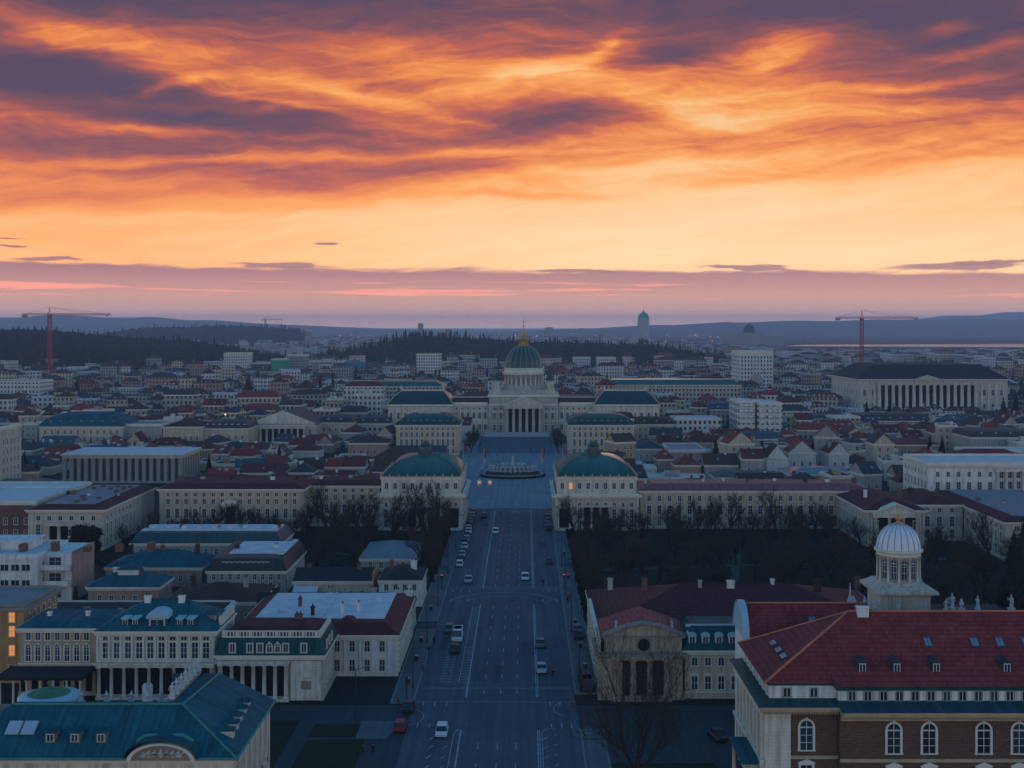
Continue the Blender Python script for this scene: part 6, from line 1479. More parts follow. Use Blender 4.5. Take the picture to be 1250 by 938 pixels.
# shrubs and brush under the park trees: nobody could count them
b = MB(); rn = random.Random(8)
for i in range(2600):
    if rn.random() < .62: x, y = rn.uniform(13, 117), rn.uniform(240, 355)
    else: x, y = rn.uniform(-110, -22), rn.uniform(297, 355)
    if not clear(x, y): continue
    s_ = rn.uniform(.5, 1.5)
    for k in range(7):
        a = rn.uniform(0, 6.3); q = Vector((math.cos(a), math.sin(a), rn.uniform(.6, 2))).normalized() * s_; u = Vector((-math.sin(a), math.cos(a), 0)) * s_ * .10
        p0 = Vector((x + rn.uniform(-.4, .4), y + rn.uniform(-.4, .4), .04)); b.face([p0 - u, p0 + u, p0 + q])
tag(struct('undergrowth', b, TWIG, 'stuff'), 'dark winter brush under the park trees', 'undergrowth')
b = MB()
for i in range(900):
    x = rn.choice((rn.uniform(12.3, 13.6), rn.uniform(-22.5, -21.4))); y = rn.uniform(245, 356) if x > 0 else rn.uniform(297, 356)
    h = rn.uniform(.5, 1.3); a = rn.uniform(0, 6.3); u = Vector((math.cos(a), math.sin(a), 0)) * .5
    p0 = Vector((x, y, 0)); b.face([p0 - u, p0 + u, p0 + u * .8 + Vector((0, 0, h)), p0 - u * .8 + Vector((0, 0, h))])
tag(struct('hedge', b, mat('dark_hedge', (.014, .020, .010), .95, var=.5), 'stuff'), 'clipped dark hedge strip along the park edge', 'hedge')

# ------------------------------------------------------------------ cars
def car_meshes(kind):
    L, Wd, H, hood = {'hatch': (4.0, 1.76, 1.5, .9), 'sedan': (4.6, 1.82, 1.45, 1.15), 'van': (5.3, 2.0, 2.2, .75)}[kind]
    h = Wd / 2; zb = .28; zm = .86 if kind != 'van' else 1.05
    def sec(y, w, z0, z1): return [(-w * .92, y, z0), (-w, y, z0 + .2), (-w, y, z1 - .12), (-w * .93, y, z1), (w * .93, y, z1), (w, y, z1 - .12), (w, y, z0 + .2), (w * .92, y, z0)]
    b = MB(); f = L / 2
    b.rings([sec(-f, h * .8, zb + .1, zm - .22), sec(-f + .18, h * .96, zb, zm - .12), sec(-f + hood, h, zb, zm), sec(f - .5, h, zb, zm + .02), sec(f - .1, h * .96, zb, zm - .02), sec(f, h * .86, zb + .1, zm - .15)], 0, False, True, True)
    ya, yb = (-f + hood, f - (.95 if kind == 'sedan' else .25)); g = .55 if kind != 'van' else .35; rg = .35 if kind != 'sedan' else .6
    b.box(-h * .78, h * .78, ya + g, yb - rg + .1, H - .06, H)
    for y in (ya + g + .05, (ya + yb) / 2, yb - rg):
        for s_ in (-1, 1): b.rings([[(s_ * h * .93 - .04, y - .06, zm), (s_ * h * .93 + .04, y - .06, zm), (s_ * h * .93 + .04, y + .06, zm), (s_ * h * .93 - .04, y + .06, zm)], [(s_ * h * .78 - .04, y - .06, H - .05), (s_ * h * .78 + .04, y - .06, H - .05), (s_ * h * .78 + .04, y + .06, H - .05), (s_ * h * .78 - .04, y + .06, H - .05)]])
    body = b.mesh('body', [IRON])
    b = MB(); b.loft([(-h * .92, h * .92, ya, yb, zm - .01), (-h * .76, h * .76, ya + g, yb - rg, H - .055)]); glass = b.mesh('window', mat('car_glass', (.015, .02, .026), .08, spec=.6))
    if kind == 'van':
        b = MB(); b.loft([(-h * .96, h * .96, ya + 1.5, f - .05, zm - .02), (-h * .9, h * .9, ya + 1.5, f - .12, H)]); cargo = b.mesh('cargo_body', [IRON])
    else: cargo = None
    b = MB(); b.rings([[(s_, .33 * math.cos(2 * PI * j / 14), .33 + .33 * math.sin(2 * PI * j / 14)) for j in range(14)] for s_ in (-.1, .1)], 0, False, True, True); wheel = b.mesh('wheel', mat('tyre', (.012, .012, .013), .9))
    b = MB(); b.box(-.2, .2, -.05, .05, 0, .14); hl_ = b.mesh('headlight', mat('headlight_lens', (.5, .52, .55), .2)); b = MB(); b.box(-.18, .18, -.05, .05, 0, .16); tl_ = b.mesh('taillight', mat('taillight_lens', (.35, .01, .01), .3))
    return dict(L=L, h=h, body=body, glass=glass, cargo=cargo, wheel=wheel, hl=hl_, tl=tl_, zm=zm)
CM = {k: car_meshes(k) for k in ('hatch', 'sedan', 'van')}
PAINTS = {'white': (.62, .63, .64), 'silver': (.34, .35, .37), 'grey': (.11, .115, .12), 'black': (.018, .019, .022), 'dark blue': (.02, .035, .08), 'red': (.26, .016, .014)}
PM = {k: mat('car_paint_' + k.replace(' ', '_'), v, .42, var=.06, spec=.4) for k, v in PAINTS.items()}
def car(kind, colr, x, y, rz, label, group='cars on the avenue', lights=False):
    c = CM[kind]; o = obj('parked_car' if 'parked' in label else 'car', None, (x, y, .015), None, rz); tag(o, label, 'van' if kind == 'van' else 'car', group)
    for nm, me in (('body', c['body']), ('cargo_body', c['cargo'])):
        if me is None: continue
        q = obj(nm, me, (0, 0, 0), o); q.material_slots[0].link = 'OBJECT'; q.material_slots[0].material = PM[colr]
    obj('window', c['glass'], (0, 0, 0), o)
    for sx in (-1, 1):
        for yy in (-c['L'] * .31, c['L'] * .30): obj('wheel', c['wheel'], (sx * (c['h'] - .1), yy, 0), o)
        obj('headlight', c['hl'], (sx * c['h'] * .66, -c['L'] / 2 + .12, c['zm'] - .42), o); obj('taillight', c['tl'], (sx * c['h'] * .7, c['L'] / 2 - .07, c['zm'] - .36), o)
    return o
def at(px, py): Y = YG(py); return X(px, Y), Y
def zp(zx, zy, oy): return 420 + zx * .336, oy + zy * .336
cols_ = ['white', 'black', 'silver', 'grey', 'white', 'dark blue', 'silver', 'black', 'white', 'silver', 'black', 'grey', 'dark blue', 'silver', 'grey', 'black', 'silver']
for i in range(15):      # the parked line along the left kerb
    y = 306 + i * 6.0 + (i % 3) * .4
    car('sedan' if i % 3 else 'hatch', cols_[i], -16.1 - .25 * (i % 2), y, PI if i % 4 else PI + .03, f'{cols_[i]} car parked {ordw(i + 1)} from the near end of the left kerb line', 'cars parked along the left kerb')
for (zx, zy, oy, kd, cl, rz, lb) in (
        (508, 219, 560, 'hatch', 'dark blue', 0, 'dark blue car driving alone near the plaza mouth'), (550, 276, 560, 'hatch', 'white', 0, 'white hatchback riding on the left white lane line'),
        (450, 455, 560, 'sedan', 'silver', 0, 'silver car in the left lane below the parked row'), (658, 446, 560, 'hatch', 'white', 0, 'white car in the right middle lane, alone mid-avenue'),
        (745, 386, 560, 'sedan', 'dark blue', PI, 'dark blue car in the right-hand lane beside the park'), (410, 252, 700, 'van', 'white', 0, 'white van stopped in the left lane'),
        (401, 296, 700, 'sedan', 'black', 0, 'black car stopped close behind the white van'), (380, 222, 700, 'hatch', 'grey', 0, 'grey small car beyond the white van, nearer the kerb'),
        (713, 275, 700, 'sedan', 'grey', PI, 'grey car first in the right-hand lane past the crossing'), (718, 368, 700, 'sedan', 'silver', PI, 'silver car next to the walking person at the right crossing'),
        (230, 512, 700, 'sedan', 'black', PI, 'black car turning by the lawn corner'), (200, 584, 700, 'hatch', 'red', PI, 'red hatchback beside the lawn'), (352, 604, 700, 'hatch', 'white', 0, 'white hatchback in the hatched lane nearest the camera'),
        (868, 245, 700, 'sedan', 'black', PI, 'black car parked against the side wall of the temple-front house'), (880, 222, 700, 'sedan', 'grey', PI, 'grey car parked ahead of the black one by the temple-front house'), (905, 432, 700, 'van', 'dark blue', PI, 'dark blue van parked at the corner of the temple-front house')):
    px, py = zp(zx, zy, oy); x, y = at(px, py)
    if x > 9 and y > 195: x = min(x, 10.3)
    car(kd, cl, x, y + 2, rz, lb)
x, y = at(884, 902); car('sedan', 'black', x - 1.0, y, PI + .2, 'black car in the yard beside the brick building')
for i, zy in enumerate((222, 236, 252, 262)):
    px, py = zp(741 + (i % 2) * 10, zy, 560); x, y = at(px, py); car('sedan', ('black', 'grey', 'dark blue', 'black')[i], 7.2, y + 2, PI, ('black', 'grey', 'dark blue', 'black')[i] + ' car parked ' + ('nearest the east pavilion corner', 'second from the east pavilion corner', 'third from the east pavilion corner', 'last of four below the east pavilion')[i], 'cars parked by the east pavilion')

# ------------------------------------------------------------------ people
def person_mesh(step, seed):
    bm = bmesh.new(); J = {}; sl = bm.verts.layers.skin.verify()
    def V_(n, co, r): J[n] = (bm.verts.new(co), r)
    s = step
    V_('pel', (0, 0, .95), .15); V_('chest', (0, -.02, 1.30), .17); V_('neck', (0, -.02, 1.49), .06); V_('head', (0, -.04, 1.62), .10); V_('top', (0, -.03, 1.73), .07)
    for q, sg in (('l', 1), ('r', -1)):
        V_(q + 'hip', (sg * .10, 0, .90), .10); V_(q + 'kn', (sg * .10, -sg * s * .18 - .03, .50), .065); V_(q + 'an', (sg * .10, -sg * s * .26 + (.08 if sg * s < 0 else 0), .09), .045); V_(q + 'toe', (sg * .11, -sg * s * .26 - .14, .04), .035)
        V_(q + 'sh', (sg * .19, -.01, 1.41), .065); V_(q + 'el', (sg * .25, sg * s * .10, 1.13), .05); V_(q + 'wr', (sg * .25, sg * s * .20 - .08, .90), .035); V_(q + 'hd', (sg * .25, sg * s * .22 - .11, .81), .036)
    E = [('pel', 'chest'), ('chest', 'neck'), ('neck', 'head'), ('head', 'top')]
    for q in 'lr': E += [('pel', q + 'hip'), (q + 'hip', q + 'kn'), (q + 'kn', q + 'an'), (q + 'an', q + 'toe'), ('chest', q + 'sh'), (q + 'sh', q + 'el'), (q + 'el', q + 'wr'), (q + 'wr', q + 'hd')]
    for a, c in E: bm.edges.new((J[a][0], J[c][0]))
    for v_, r in J.values(): v_[sl].radius = (r, r)
    J['pel'][0][sl].use_root = True
    me = bpy.data.meshes.new('figure'); bm.to_mesh(me); bm.free()
    o = bpy.data.objects.new('figure', me); col.objects.link(o); o.modifiers.new('s', 'SKIN'); sd_ = o.modifiers.new('d', 'SUBSURF'); sd_.levels = 1; sd_.render_levels = 1
    dg = bpy.context.evaluated_depsgraph_get(); r = bpy.data.meshes.new_from_object(o.evaluated_get(dg)); r.name = 'person'
    bpy.data.objects.remove(o); return r
COATS = {'black': (.015, .015, .018), 'dark red': (.12, .015, .015), 'navy': (.015, .022, .05), 'grey': (.09, .09, .095), 'brown': (.06, .04, .025)}
SKIN = mat('skin', (.42, .26, .19), .6); TROU = mat('dark_trousers', (.02, .022, .03), .9); HAIR = mat('dark_hair', (.02, .014, .01), .8)
PB = [person_mesh(.9, 0), person_mesh(-.8, 1), person_mesh(.12, 2)]
for pb in PB:
    pb.materials.clear()
    for m_ in (SKIN, TROU, BARK): pb.materials.append(m_)
    for p_ in pb.polygons:
        c = p_.center; p_.material_index = 0 if (c.z > 1.50 or (abs(c.x) > .2 and c.z < .92 and c.z > .7)) else (1 if c.z < .90 else 2); p_.use_smooth = True
b = MB(); b.lathe(0, -.015, [(.118, 1.64), (.115, 1.70), (.085, 1.775), (.02, 1.80)], 10); HM = b.mesh('hair', HAIR)
def person(px, py, coat, pose, label, rz=0.0):
    x, y = at(px, py); o = obj('person', PB[pose], (x, y, .02 if -17.5 < x < 8.2 or y > 400 else .13), None, rz); tag(o, label, 'person', 'people walking')
    o.material_slots[2].link = 'OBJECT'; o.material_slots[2].material = mat('coat_' + coat.replace(' ', '_'), COATS[coat], .85)
    obj('hair', HM, (0, 0, 0), o)
for (px, py, ct, ps, lb, rz) in ((674.6, 829, 'black', 0, 'person in black coat walking in the right lane by the silver car', 0), (663, 716, 'black', 1, 'person in black crossing the avenue near the upper crossing', .5), (523.6, 800, 'black', 2, 'person in dark coat on the left pavement by the white corner house', 1), (530, 788, 'navy', 0, 'person in navy walking ahead on the left pavement', 3),
        (516, 822, 'grey', 1, 'person in grey near the left crossing', 0), (693, 738, 'black', 0, 'person in black on the right pavement under the park trees', .2), (696, 735, 'brown', 1, 'person in brown beside the one in black on the right pavement', .2), (710, 750, 'dark red', 2, 'person in dark red coat standing by the temple-front house', 1.5), (455, 924, 'navy', 0, 'person in navy with another at the lawn corner', 2), (443, 925, 'dark red', 1, 'person in dark red crouched walk near the lawn corner', 2), (486, 863, 'grey', 0, 'person in grey behind the black turning car', 1),
        (607, 558, 'dark red', 0, 'person in dark red on the plaza left of the flag', 0), (596, 556, 'black', 1, 'person in black on the plaza by the forecourt', 0), (648, 551, 'black', 2, 'person in black on the forecourt slope', 0), (665, 556, 'navy', 0, 'person in navy right of the fountain', 1), (669, 558, 'black', 1, 'person in black right of the fountain', 2), (573, 561, 'dark red', 2, 'person in dark red beside the west pavilion roof', 1)):
    person(px, py, ct, ps, lb.replace('crouched walk near', 'walking near'), rz)

# ------------------------------------------------------------------ street lamps, flags, kiosks
def lamp_meshes():
    b = MB(); b.lathe(0, 0, [(.16, 0), (.16, .5), (.09, .7), (.06, 8.6)], 8); p = b.mesh('pole', IRON)
    b = MB(); b.tube((0, 0, 8.4), (1.6, 0, 8.9), .05, .04); a = b.mesh('arm', IRON)
    b = MB(); b.loft([(1.3, 2.2, -.16, .16, 8.84), (1.35, 2.1, -.13, .13, 9.0)], cap0=True); h = b.mesh('lamp_head', mat('lamp_housing', (.10, .105, .11), .5)); return p, a, h
LM = lamp_meshes()
def lamp(x, y, rz, lb):
    o = obj('street_lamp', None, (x, y, .12), None, rz); tag(o, lb, 'street lamp', 'street lamps along the avenue')
    obj('pole', LM[0], (0, 0, 0), o); obj('arm', LM[1], (0, 0, 0), o); obj('lamp_head', LM[2], (0, 0, 0), o)
for i, y in enumerate((203, 232, 262, 296, 330, 364, 396)): lamp(-18.4, y, 0, f'unlit street lamp on the left pavement, {ordw(i + 1)} from the near end')
for i, y in enumerate((206, 240, 272, 304, 338, 372, 398)): lamp(9.2, y, PI, f'unlit street lamp on the right pavement, {ordw(i + 1)} from the near end')
lamp(-25.2, 183.5, 0, 'unlit street lamp at the lawn corner')
for i, (px, Y, lb) in enumerate(((591, 535, 'red and white banner pole left of the fountain'), (661.5, 535, 'red and white banner pole right of the fountain'), (565.5, 560, 'red banner pole by the west pavilion roof'), (687, 560, 'red banner pole by the east pavilion roof'))):
    t = T('banner_pole', lb, 'flag', X(px, Y), Y, 0, 0, 'banner poles on the plaza')
    b = MB(); b.lathe(0, 0, [(.25, 0), (.12, .4), (.07, 6.4)], 8); t.part('pole', b, WHITE)
    b = MB(); n = 5; b.rings([[(.06 + .8 * j / n, .12 * math.sin(j * 1.4), z) for j in range(n + 1)] for z in (2.0, 3.2, 4.6, 6.2)], 0, True, closed=False, cap1=False); t.part('banner', b, mat('red_banner', (.40, .03, .04), .8))
    if i < 2: b = MB(); b.box(.05, .5, -.03, .03, .8, 1.8); t.part('sign_plate', b, WHITE)
for (px, py, lb) in ((585, 593, 'glowing orange kiosk at the fountain, on the pavilion side'), (598, 593, 'glowing orange kiosk at the fountain, next to the basin')):
    x, y = at(px, py); t = T('kiosk', lb, 'kiosk', x, y, 0, 0, 'lit kiosks'); b = MB(); b.box(-.8, .8, -.6, .6, 0, .9); t.part('counter', b, WHITE); b = MB(); b.box(-.6, .6, -.5, .5, .9, 1.7); t.part('lit_panel', b, mat('lit_kiosk_panel', (.5, .22, .06), .5, emit=(1, .33, .08, .55))); b = MB(); b.loft([(-1, 1, -.8, .8, 1.7), (-.2, .2, -.2, .2, 2.3)]); t.part('roof', b, WHITE)

for (x, y, rz, lit, lb) in ((-18.6, 277.5, 0, True, 'traffic light showing red at the upper crossing, pavement with the parked row'), (9.0, 278, PI, True, 'traffic light showing red at the upper crossing, park side'), (-18.8, 196.5, 0, False, 'dark traffic light at the near crossing by the white corner house'), (9.2, 201, PI, False, 'dark traffic light at the near crossing by the temple-front house')):
    t = T('traffic_light', lb, 'traffic light', x, y, .13, rz, 'traffic lights on the avenue')
    b = MB(); b.lathe(0, 0, [(.1, 0), (.08, 3.4)], 8); t.part('pole', b, IRON)
    b = MB(); b.box(-.2, .2, -.18, .15, 2.6, 3.7); hd = t.part('signal_head', b, IRON)
    b = MB(); b.lathe(0, 0, [(.13, 0), (.13, .06), (.01, .08)], 10, cap0=True); lens = b.mesh('lens', mat('red_signal', (.3, .02, .01), .4, emit=(1, .05, .03, 1.6)) if lit else IRON)
    for sg in (1, -1): o = t.inst('lens', lens, (0, -.18 * sg if sg > 0 else .15, 3.45), parent=hd); o.rotation_euler = (R(90) * sg, 0, 0)
for i, (x, y) in enumerate(((-19.4, 205), (-19.2, 219), (-19.5, 232), (10.6, 214), (10.4, 228), (10.2, 246), (-19.6, 258), (-19.6, 290), (10.4, 290), (10.4, 320))):
    t = T('litter_bin', f'dark litter bin on the {"left" if x < 0 else "right"} pavement, {ordw(1 + sum(1 for q in ((-19.4, 205), (-19.2, 219), (-19.5, 232), (10.6, 214), (10.4, 228), (10.2, 246), (-19.6, 258), (-19.6, 290), (10.4, 290), (10.4, 320))[:i] if (q[0] < 0) == (x < 0)))} from the near end', 'bin', x, y, .13, 0, 'litter bins')
    b = MB(); b.lathe(0, 0, [(.3, 0), (.36, .9)], 10); t.part('body', b, IRON); b = MB(); b.lathe(0, 0, [(.4, .9), (.38, 1.02), (.05, 1.15)], 10); t.part('lid', b, GREY)

# ------------------------------------------------------------------ fountain on the plaza
t = T('fountain', 'large oval fountain with ring of pale stone figures and dark basin on the plaza', 'fountain', -4.6, 488)
b = MB(); b.lathe(0, 0, [(12.8, 0), (12.8, .25), (12.0, .3), (12.0, .9), (12.3, 1.0), (12.3, 1.15), (11.5, 1.15), (11.5, .5)], 48, sy=.72, smooth=False); t.part('basin', b, STONE)
b = MB(); b.lathe(0, 0, [(12.9, 0), (13.2, .5), (12.9, .8), (12.5, .8)], 48, sy=.72); t.part('hedge_border', b, mat('dark_hedge', (.014, .020, .010), .95, var=.5))
b = MB(); b.lathe(0, 0, [(11.5, .8), (.01, .8)], 48, sy=.72); t.part('water', b, mat('basin_water', (.02, .04, .055), .06, spec=.6))
b = MB(); b.lathe(0, 0, [(9.6, .6), (9.6, 1.8), (9.9, 1.9), (9.9, 2.2), (8.4, 2.3), (8.4, 2.6)], 40, sy=.66, smooth=False); b.lathe(0, 0, [(5.0, 2.4), (4.6, 3.2), (2.2, 3.4), (1.0, 3.8)], 24, sy=.7); t.part('plinth_ring', b, mat('wet_dark_stone', (.09, .085, .075), .6, var=.5))
b = MB(); b.lathe(0, 0, [(1.4, 3.6), (1.2, 4.2), (.55, 4.4), (.3, 7.2), (.5, 7.4), (.06, 8.2)], 8); t.part('obelisk', b, STATUE)
rn = random.Random(4)
for i in range(30):
    a = 2 * PI * i / 30; t.inst('statue', statue_mesh(2.6, i % 5), (9.1 * math.cos(a), 6.0 * math.sin(a), 2.25), a + 1.57, scale=(1.7, 1.7, rn.uniform(.8, 1.15)))
for i in range(12):
    a = 2 * PI * i / 12; t.inst('statue', statue_mesh(2.4, i % 4), (4.2 * math.cos(a), 2.9 * math.sin(a), 3.1), a, scale=(1.6, 1.6, 1))
b = MB()
for i in range(40):                                  # arching bronze rails and fronds
    a = 2 * PI * (i + .5) / 40; p = [Vector(((10.4 - 1.6 * k) * math.cos(a), (6.9 - 1.1 * k) * math.sin(a), 1.5 + 2.2 * math.sin(k * .9))) for k in range(4)]
    for k in range(3): b.tube(p[k], p[k + 1], .09, .07, 4)
for k_, (rr, zz) in enumerate(((12.6, 2.3), (11.0, 3.4), (9.2, 4.9))):
    for i in range(48): a, c = 2 * PI * i / 48, 2 * PI * (i + 1) / 48; b.tube((rr * math.cos(a), rr * .68 * math.sin(a), zz), (rr * math.cos(c), rr * .68 * math.sin(c), zz), .06, n=4)
for i in range(24): a = 2 * PI * i / 24; b.tube((12.6 * math.cos(a), 12.6 * .68 * math.sin(a), .8), (12.6 * math.cos(a), 12.6 * .68 * math.sin(a), 2.5), .07, n=4)
t.part('bronze_railing', b, mat('dark_bronze', (.07, .068, .06), .5, var=.5))

# ------------------------------------------------------------------ cranes
def crane(px, Y, ztop, jl, jr, zj, lb, sc_=1.0, m=CRANE):
    t = T('tower_crane', lb, 'crane', X(px, Y), Y); s_ = 1.4 * sc_; z1 = ztop
    b = MB(); z = 0; i = 0
    for (x, y) in ((-s_, -s_), (s_, -s_), (s_, s_), (-s_, s_)): b.tube((x, y, 0), (x, y, zj + 1), .30 * sc_, n=4)
    while z < zj - 2:
        for (a, c) in (((-s_, -s_), (s_, -s_)), ((s_, -s_), (s_, s_)), ((s_, s_), (-s_, s_)), ((-s_, s_), (-s_, -s_))):
            p, q = (a, c) if i % 2 else (c, a); b.tube((*p, z), (*q, z + 2.4), .17 * sc_, n=3); b.tube((*a, z), (*c, z), .15 * sc_, n=3)
        z += 2.4; i += 1
    t.part('mast', b, m)
    b = MB(); L0 = X(jl, Y) - X(px, Y); L1 = X(jr, Y) - X(px, Y); n = int((L1 - L0) / 2.6); h_ = 1.5 * sc_
    for (yy, zz) in ((-.7, 0), (.7, 0), (0, h_)): b.tube((L0, yy, zj + zz), (L1, yy, zj + zz), .24 * sc_, n=4)
    for k in range(n):
        x = L0 + k * (L1 - L0) / n; x2 = L0 + (k + 1) * (L1 - L0) / n; xm = (x + x2) / 2
        for yy in (-.7, .7): b.tube((x, yy, zj), (xm, 0, zj + h_), .14 * sc_, n=3); b.tube((xm, 0, zj + h_), (x2, yy, zj), .14 * sc_, n=3)
    t.part('jib', b, m)
    b = MB(); b.box(L0, L0 + 5, -1, 1, zj - 2.2, zj + .2); t.part('counterweight', b, mat('concrete_weight', (.22, .2, .19)))
    b = MB(); b.box(-1.3, 1.3, -1.6, 1.4, zj - 2.6, zj); b.box(L1 - 4, L1 - 2.4, -.8, .8, zj - 1.2, zj + .1); cb = t.part('cab', b, m)
    b = MB()
    for (x, y) in ((-s_, -s_), (s_, -s_), (s_, s_), (-s_, s_)): b.tube((x * .8, y * .8, zj), (0, 0, z1), .14 * sc_, n=4)
    ap = t.part('tower_head', b, m)
    b = MB(); b.tube((0, 0, z1), (L0 * .85, 0, zj + h_), .11 * sc_, n=3); b.tube((0, 0, z1), (L1 * .55, 0, zj + h_), .11 * sc_, n=3); b.tube((0, 0, z1), (L1 * .9, 0, zj + h_), .10 * sc_, n=3); t.part('tie_bar', b, m)
crane(60.5, 1169, 77, 27, 135, 69.5, 'tall red tower crane standing before the wooded hill')
crane(1052, 1400, 77, 1020, 1121, 67.5, 'red tower crane rising behind the columned temple', 1.15)
crane(324, 3700, 86, 319, 345, 76, 'tiny distant crane on the wooded ridge', 1.4, IRON)
# ------------------------------------------------------------------ far landscape
rn = random.Random(77)
def hill(name, pts, y0, y1, m, ny=14, sub=6, seed=1):
    """a ridge: pts = (x, height); rises from y0 to its crest half way and falls to y1"""
    r2 = random.Random(seed); xs = []
    for (a, ha), (c, hc) in zip(pts, pts[1:]):
        for k in range(sub): xs.append((a + (c - a) * k / sub, ha + (hc - ha) * k / sub))
    xs.append(pts[-1]); b = MB(); ph = [r2.uniform(0, 6) for _ in range(6)]
    def H(x, h, f):
        return max(-.5, h * math.sin(PI * min(1, max(0, f))) ** .8 * (1 + .05 * math.sin(x / 90 + ph[0]) + .03 * math.sin(x / 37 + ph[1] + f * 5)) - .4)
    loops = [[(x, y0 + (y1 - y0) * j / ny, H(x, h, j / ny)) for (x, h) in xs] for j in range(ny + 1)]
    b.rings(loops, 0, True, closed=False, cap1=False); o = struct(name, b, m); return H, pts
def hat(pts, x):
    for (a, ha), (c, hc) in zip(pts, pts[1:]):
        if a <= x <= c: return ha + (hc - ha) * (x - a) / (c - a)
    return 0
HILLM = mat('wooded_ground', (.018, .022, .014), .95); FARM = mat('far_hill_fields', (.05, .055, .04), .95, scale=.02, var=.5)
b = MB(); FOR = b
def canopy(x, y, z, s, con):
    if con:
        n = 6; h = s * rn.uniform(1.5, 2.3); r = s * .36; a0 = rn.uniform(0, 6)
        for k in range(3):
            zz = z + h * (.12 + .26 * k); rr = r * (1 - .26 * k)
            lp = [(x + rr * rn.uniform(.7, 1.2) * math.cos(a0 + 2 * PI * j / n), y + rr * math.sin(a0 + 2 * PI * j / n), zz + rn.uniform(-.08, .08) * h) for j in range(n)]
            for j in range(n): FOR.face([lp[j], lp[(j + 1) % n], (x, y, z + h * (.48 + .26 * k))], 0)
    else:
        for k in range(9):
            a = rn.uniform(0, 6.3); e = rn.uniform(.1, 1.5); q = s * rn.uniform(.35, .75); c_ = Vector((x + q * .7 * math.cos(a) * math.cos(e), y + q * .7 * math.sin(a) * math.cos(e), z + s * .55 + q * .7 * math.sin(e)))
            u = Vector((rn.uniform(-1, 1), rn.uniform(-1, 1), rn.uniform(-1, 1))).normalized() * s * .26; v_ = u.orthogonal().normalized() * s * .24
            FOR.face([c_ - u, c_ - v_, c_ + u, c_ + v_], 1)
        FOR.face([(x - .25, y, z), (x + .25, y, z), (x, y, z + s * .7)], 1)
def wood(pts, H, y0, y1, n, x0, x1, s, conp, fmin=.02, fmax=.62):
    for _ in range(n):
        x = rn.uniform(x0, x1); f = rn.uniform(fmin, fmax); z = H(x, hat(pts, x), f)
        canopy(x, y0 + (y1 - y0) * f, z - .3, s * rn.uniform(.7, 1.3), rn.random() < conp)
# wooded hill on the left, base under the crane
P1 = [(-1150, 40), (-900, 45), (-760, 44), (-640, 36), (-520, 26), (-430, 12), (-360, 0)]
H1, _ = hill('hill', P1, 1400, 2300, HILLM, seed=2); wood(P1, H1, 1400, 2300, 6000, -1000, -372, 8, .14, .0, .60)
P2 = [(-1340, 0), (-1180, 36), (-980, 46), (-840, 42), (-700, 34), (-660, 6), (-620, 0)]
P2 = [(x, h) for x, h in P2]; H2, _ = hill('hill', P2, 3300, 4200, HILLM, seed=5); wood(P2, H2, 3300, 4200, 2200, -1300, -625, 11, .12)
# low wood behind the palace
P3 = [(-330, 0), (-230, 18), (-160, 31), (-40, 26), (90, 22), (180, 21), (260, 9), (320, 0)]
H3, _ = hill('hill', P3, 1600, 2150, HILLM, seed=9); wood(P3, H3, 1600, 2150, 3000, -325, 315, 8.5, .22)
for i in range(70): x = rn.gauss(-170, 40); canopy(x, 1880 + rn.uniform(-60, 60), H3(x, hat(P3, max(-329, min(319, x))), .5) - .5, rn.uniform(8, 13), True)
# tree belts and clumps further out
for _ in range(1700):
    y = rn.uniform(1500, 5200); c = rn.choice((-1, 1)); x = rn.uniform(-.46, .46) * y
    if not (x > 400 and y > 2000) and math.sin(x / 210 + 2) * math.sin(y / 260 + x / 900) > .3: canopy(x, y, 0, rn.uniform(6, 10) * (1 + y / 9000), rn.random() < .35)
for _ in range(420):
    y = rn.uniform(900, 1400); x = rn.uniform(-.44, .44) * y
    if free(x - 3, x + 3, y - 3, y + 3) and not any(q[0] < x < q[1] and q[2] < y < q[3] for q in houses): canopy(x, y, 0, rn.uniform(7, 11), rn.random() < .3)
tag(struct('forest', FOR, [mat('forest_conifer', (.012, .020, .012), .95, var=.5), mat('forest_bare_crown', (.028, .023, .019), .95, var=.5)], 'stuff'), 'dark mixed wood on the far hills and between far houses', 'forest')
# hazy ridges on the horizon
hill('hills', [(-6000, 60), (-4600, 95), (-3400, 128), (-2600, 108), (-1700, 60), (-700, 20), (200, 8)], 7600, 10500, FARM, seed=21)
hill('hills', [(-200, 10), (900, 60), (1600, 84), (2600, 98), (3400, 100), (4200, 104), (6500, 90)], 7000, 9800, FARM, seed=22)
hill('hills', [(2200, 40), (3600, 110), (4700, 178), (5600, 195), (7200, 180), (9000, 130)], 10500, 13500, FARM, seed=23)
# river
WATER = mat('river_water', (.02, .03, .04), .09, spec=1.0, var=.05)
b = MB(); b.face([(740, 3500, .03), (1700, 3250, .03), (2600, 3300, .03), (2600, 4000, .03), (1700, 3900, .03), (860, 3750, .03)]); struct('river', b, WATER)
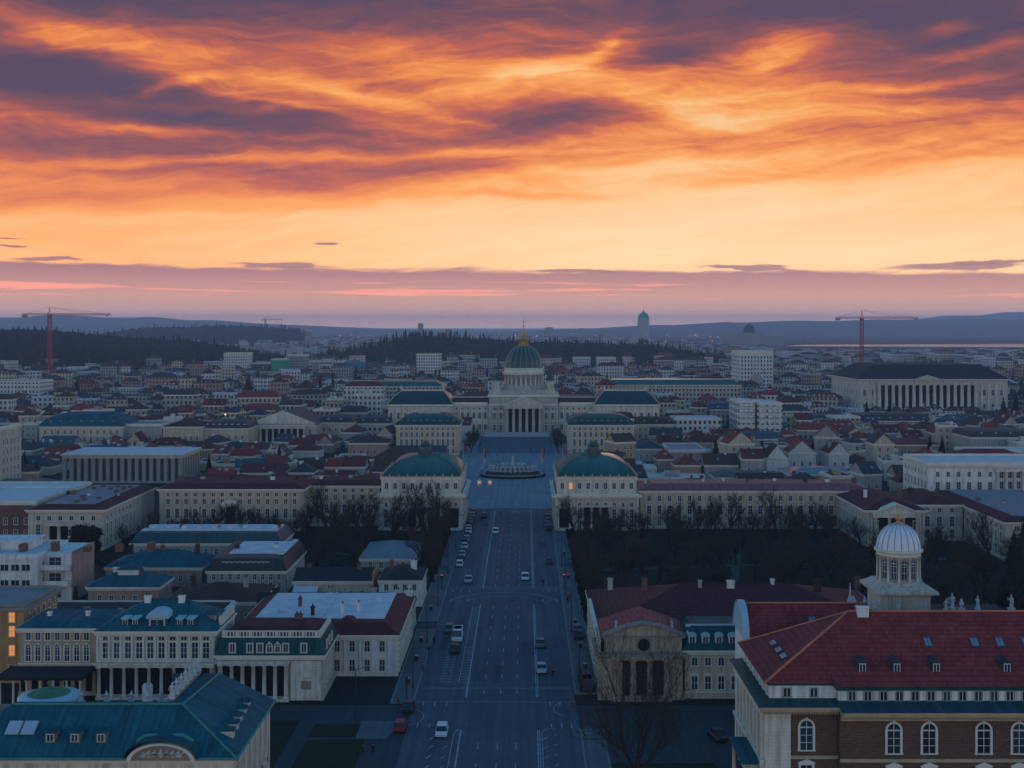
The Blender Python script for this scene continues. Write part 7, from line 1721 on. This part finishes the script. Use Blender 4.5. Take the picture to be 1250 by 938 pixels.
# far landmark tower and its like
Y = 4000; t = T('domed_tower', 'far domed stone tower standing above the horizon', 'tower', X(785.5, Y), Y)
b = MB(); b.lathe(0, 0, [(19, 0), (19, 66), (20, 67), (20, 69), (18.6, 70), (18.6, 80), (19.4, 81)], 16, smooth=False); t.part('shaft', b, mat('far_limestone'))
b = MB(); b.lathe(0, 0, [(18.8, 81), (17.6, 88), (14, 95), (8, 100), (3, 102.5), (2.4, 104), (2.6, 107), (.6, 110), (.4, 116)], 20); t.part('dome', b, mat('verdigris'))
for (pl, pr, Y, yt, lb) in ((510, 516, 3600, 395, 'slim far tower block above the low wood'), (665, 675, 4200, 400, 'broad far tower block right of the palace dome'), (737, 743, 3900, 402, 'slim far tower block left of the domed tower'), (708, 713, 4300, 401, 'small far tower block among the far roofs'), (372, 379, 2900, 404, 'square far block at the end of the wooded ridge'), (543, 549, 2300, 402, 'dark far block beside the low wood')):
    t = px_bld('tower_block', lb, pl, pr, Y, 24, yt, mat('far_grey_render', (.32, .31, .30), kind='wallwin'), GROOF, rows=[], roof=('flat', 1), cor=.5, keep=False)
Y = 3500; t = T('far_cathedral', 'far dark silhouette of a domed hall with long wings, left of the right crane', 'building', X(916, Y), Y)
b = MB(); b.box(-80, 95, 0, 40, 0, 30); b.box(-72, 40, 2, 38, 30, 38); t.part('hall', b, mat('far_grey_render'))
b = MB(); b.lathe(0, 20, [(16, 36), (16, 48), (14, 54), (8, 60), (3, 62), (1, 66)], 12); t.part('dome', b, DARKROOF)
b = MB(); b.box(60, 72, 5, 17, 30, 42); b.box(84, 90, 5, 11, 30, 46); t.part('stack', b, GREY)
# points of light far off
b = MB()
for _ in range(150):
    y = rn.uniform(2600, 6500); x = rn.uniform(-.2, .16) * y if rn.random() < .8 else rn.uniform(-.4, .4) * y; s_ = y / 1500 * rn.uniform(.28, .5); z = rn.uniform(5, 14)
    b.face([(x - s_, y, z), (x, y - .1, z - s_), (x + s_, y, z), (x, y + .1, z + s_)])
    b.tube((x, y + .3, 0), (x, y + .3, z), .2, n=3, m=1)
o = struct('distant_lamp', b, [mat('distant_lamp_glow', (.5, .3, .1), .5, emit=(1, .55, .25, 2.2)), IRON], 'stuff'); tag(o, 'tiny warm street lights on the far plain', 'lights')
b = MB(); 
for (x, y, lb) in ((X(275, 640), 640, 'lit street lamp glowing orange among the old town roofs, left half'), (X(244, 980), 980, 'lit street lamp glowing far behind the blue-green roofed offices'), (X(1010, 560), 560, 'lit street lamp glowing among the roofs east of the plaza')):
    t = T('street_lamp', lb, 'street lamp', x, y, 0); b = MB(); b.lathe(0, 0, [(.12, 0), (.08, 13)], 6); t.part('pole', b, IRON); b = MB(); b.lathe(0, 0, [(.1, 13), (.4, 13.2), (.35, 13.7), (.1, 13.9)], 10); t.part('lamp', b, mat('lamp_glow', (.5, .3, .1), .5, emit=(1, .5, .18, 1.6)))

# ------------------------------------------------------------------ the evening haze
b = MB(); b.box(-15000, 15000, -300, 20000, -1.5, 205)
hm = bpy.data.materials.new('evening_haze'); hm.use_nodes = True; hn = NT(hm.node_tree); hm.node_tree.nodes.clear()
pv = hn.n('ShaderNodeVolumePrincipled'); pv.inputs['Color'].default_value = (.74, .78, 1.0, 1); pv.inputs['Density'].default_value = 1.05e-4; pv.inputs['Anisotropy'].default_value = -.05
hn.set(hn.n('ShaderNodeOutputMaterial').inputs['Volume'], pv.outputs[0])
o = struct('haze', b, hm, 'stuff'); tag(o, 'pale evening haze over the city', 'haze')
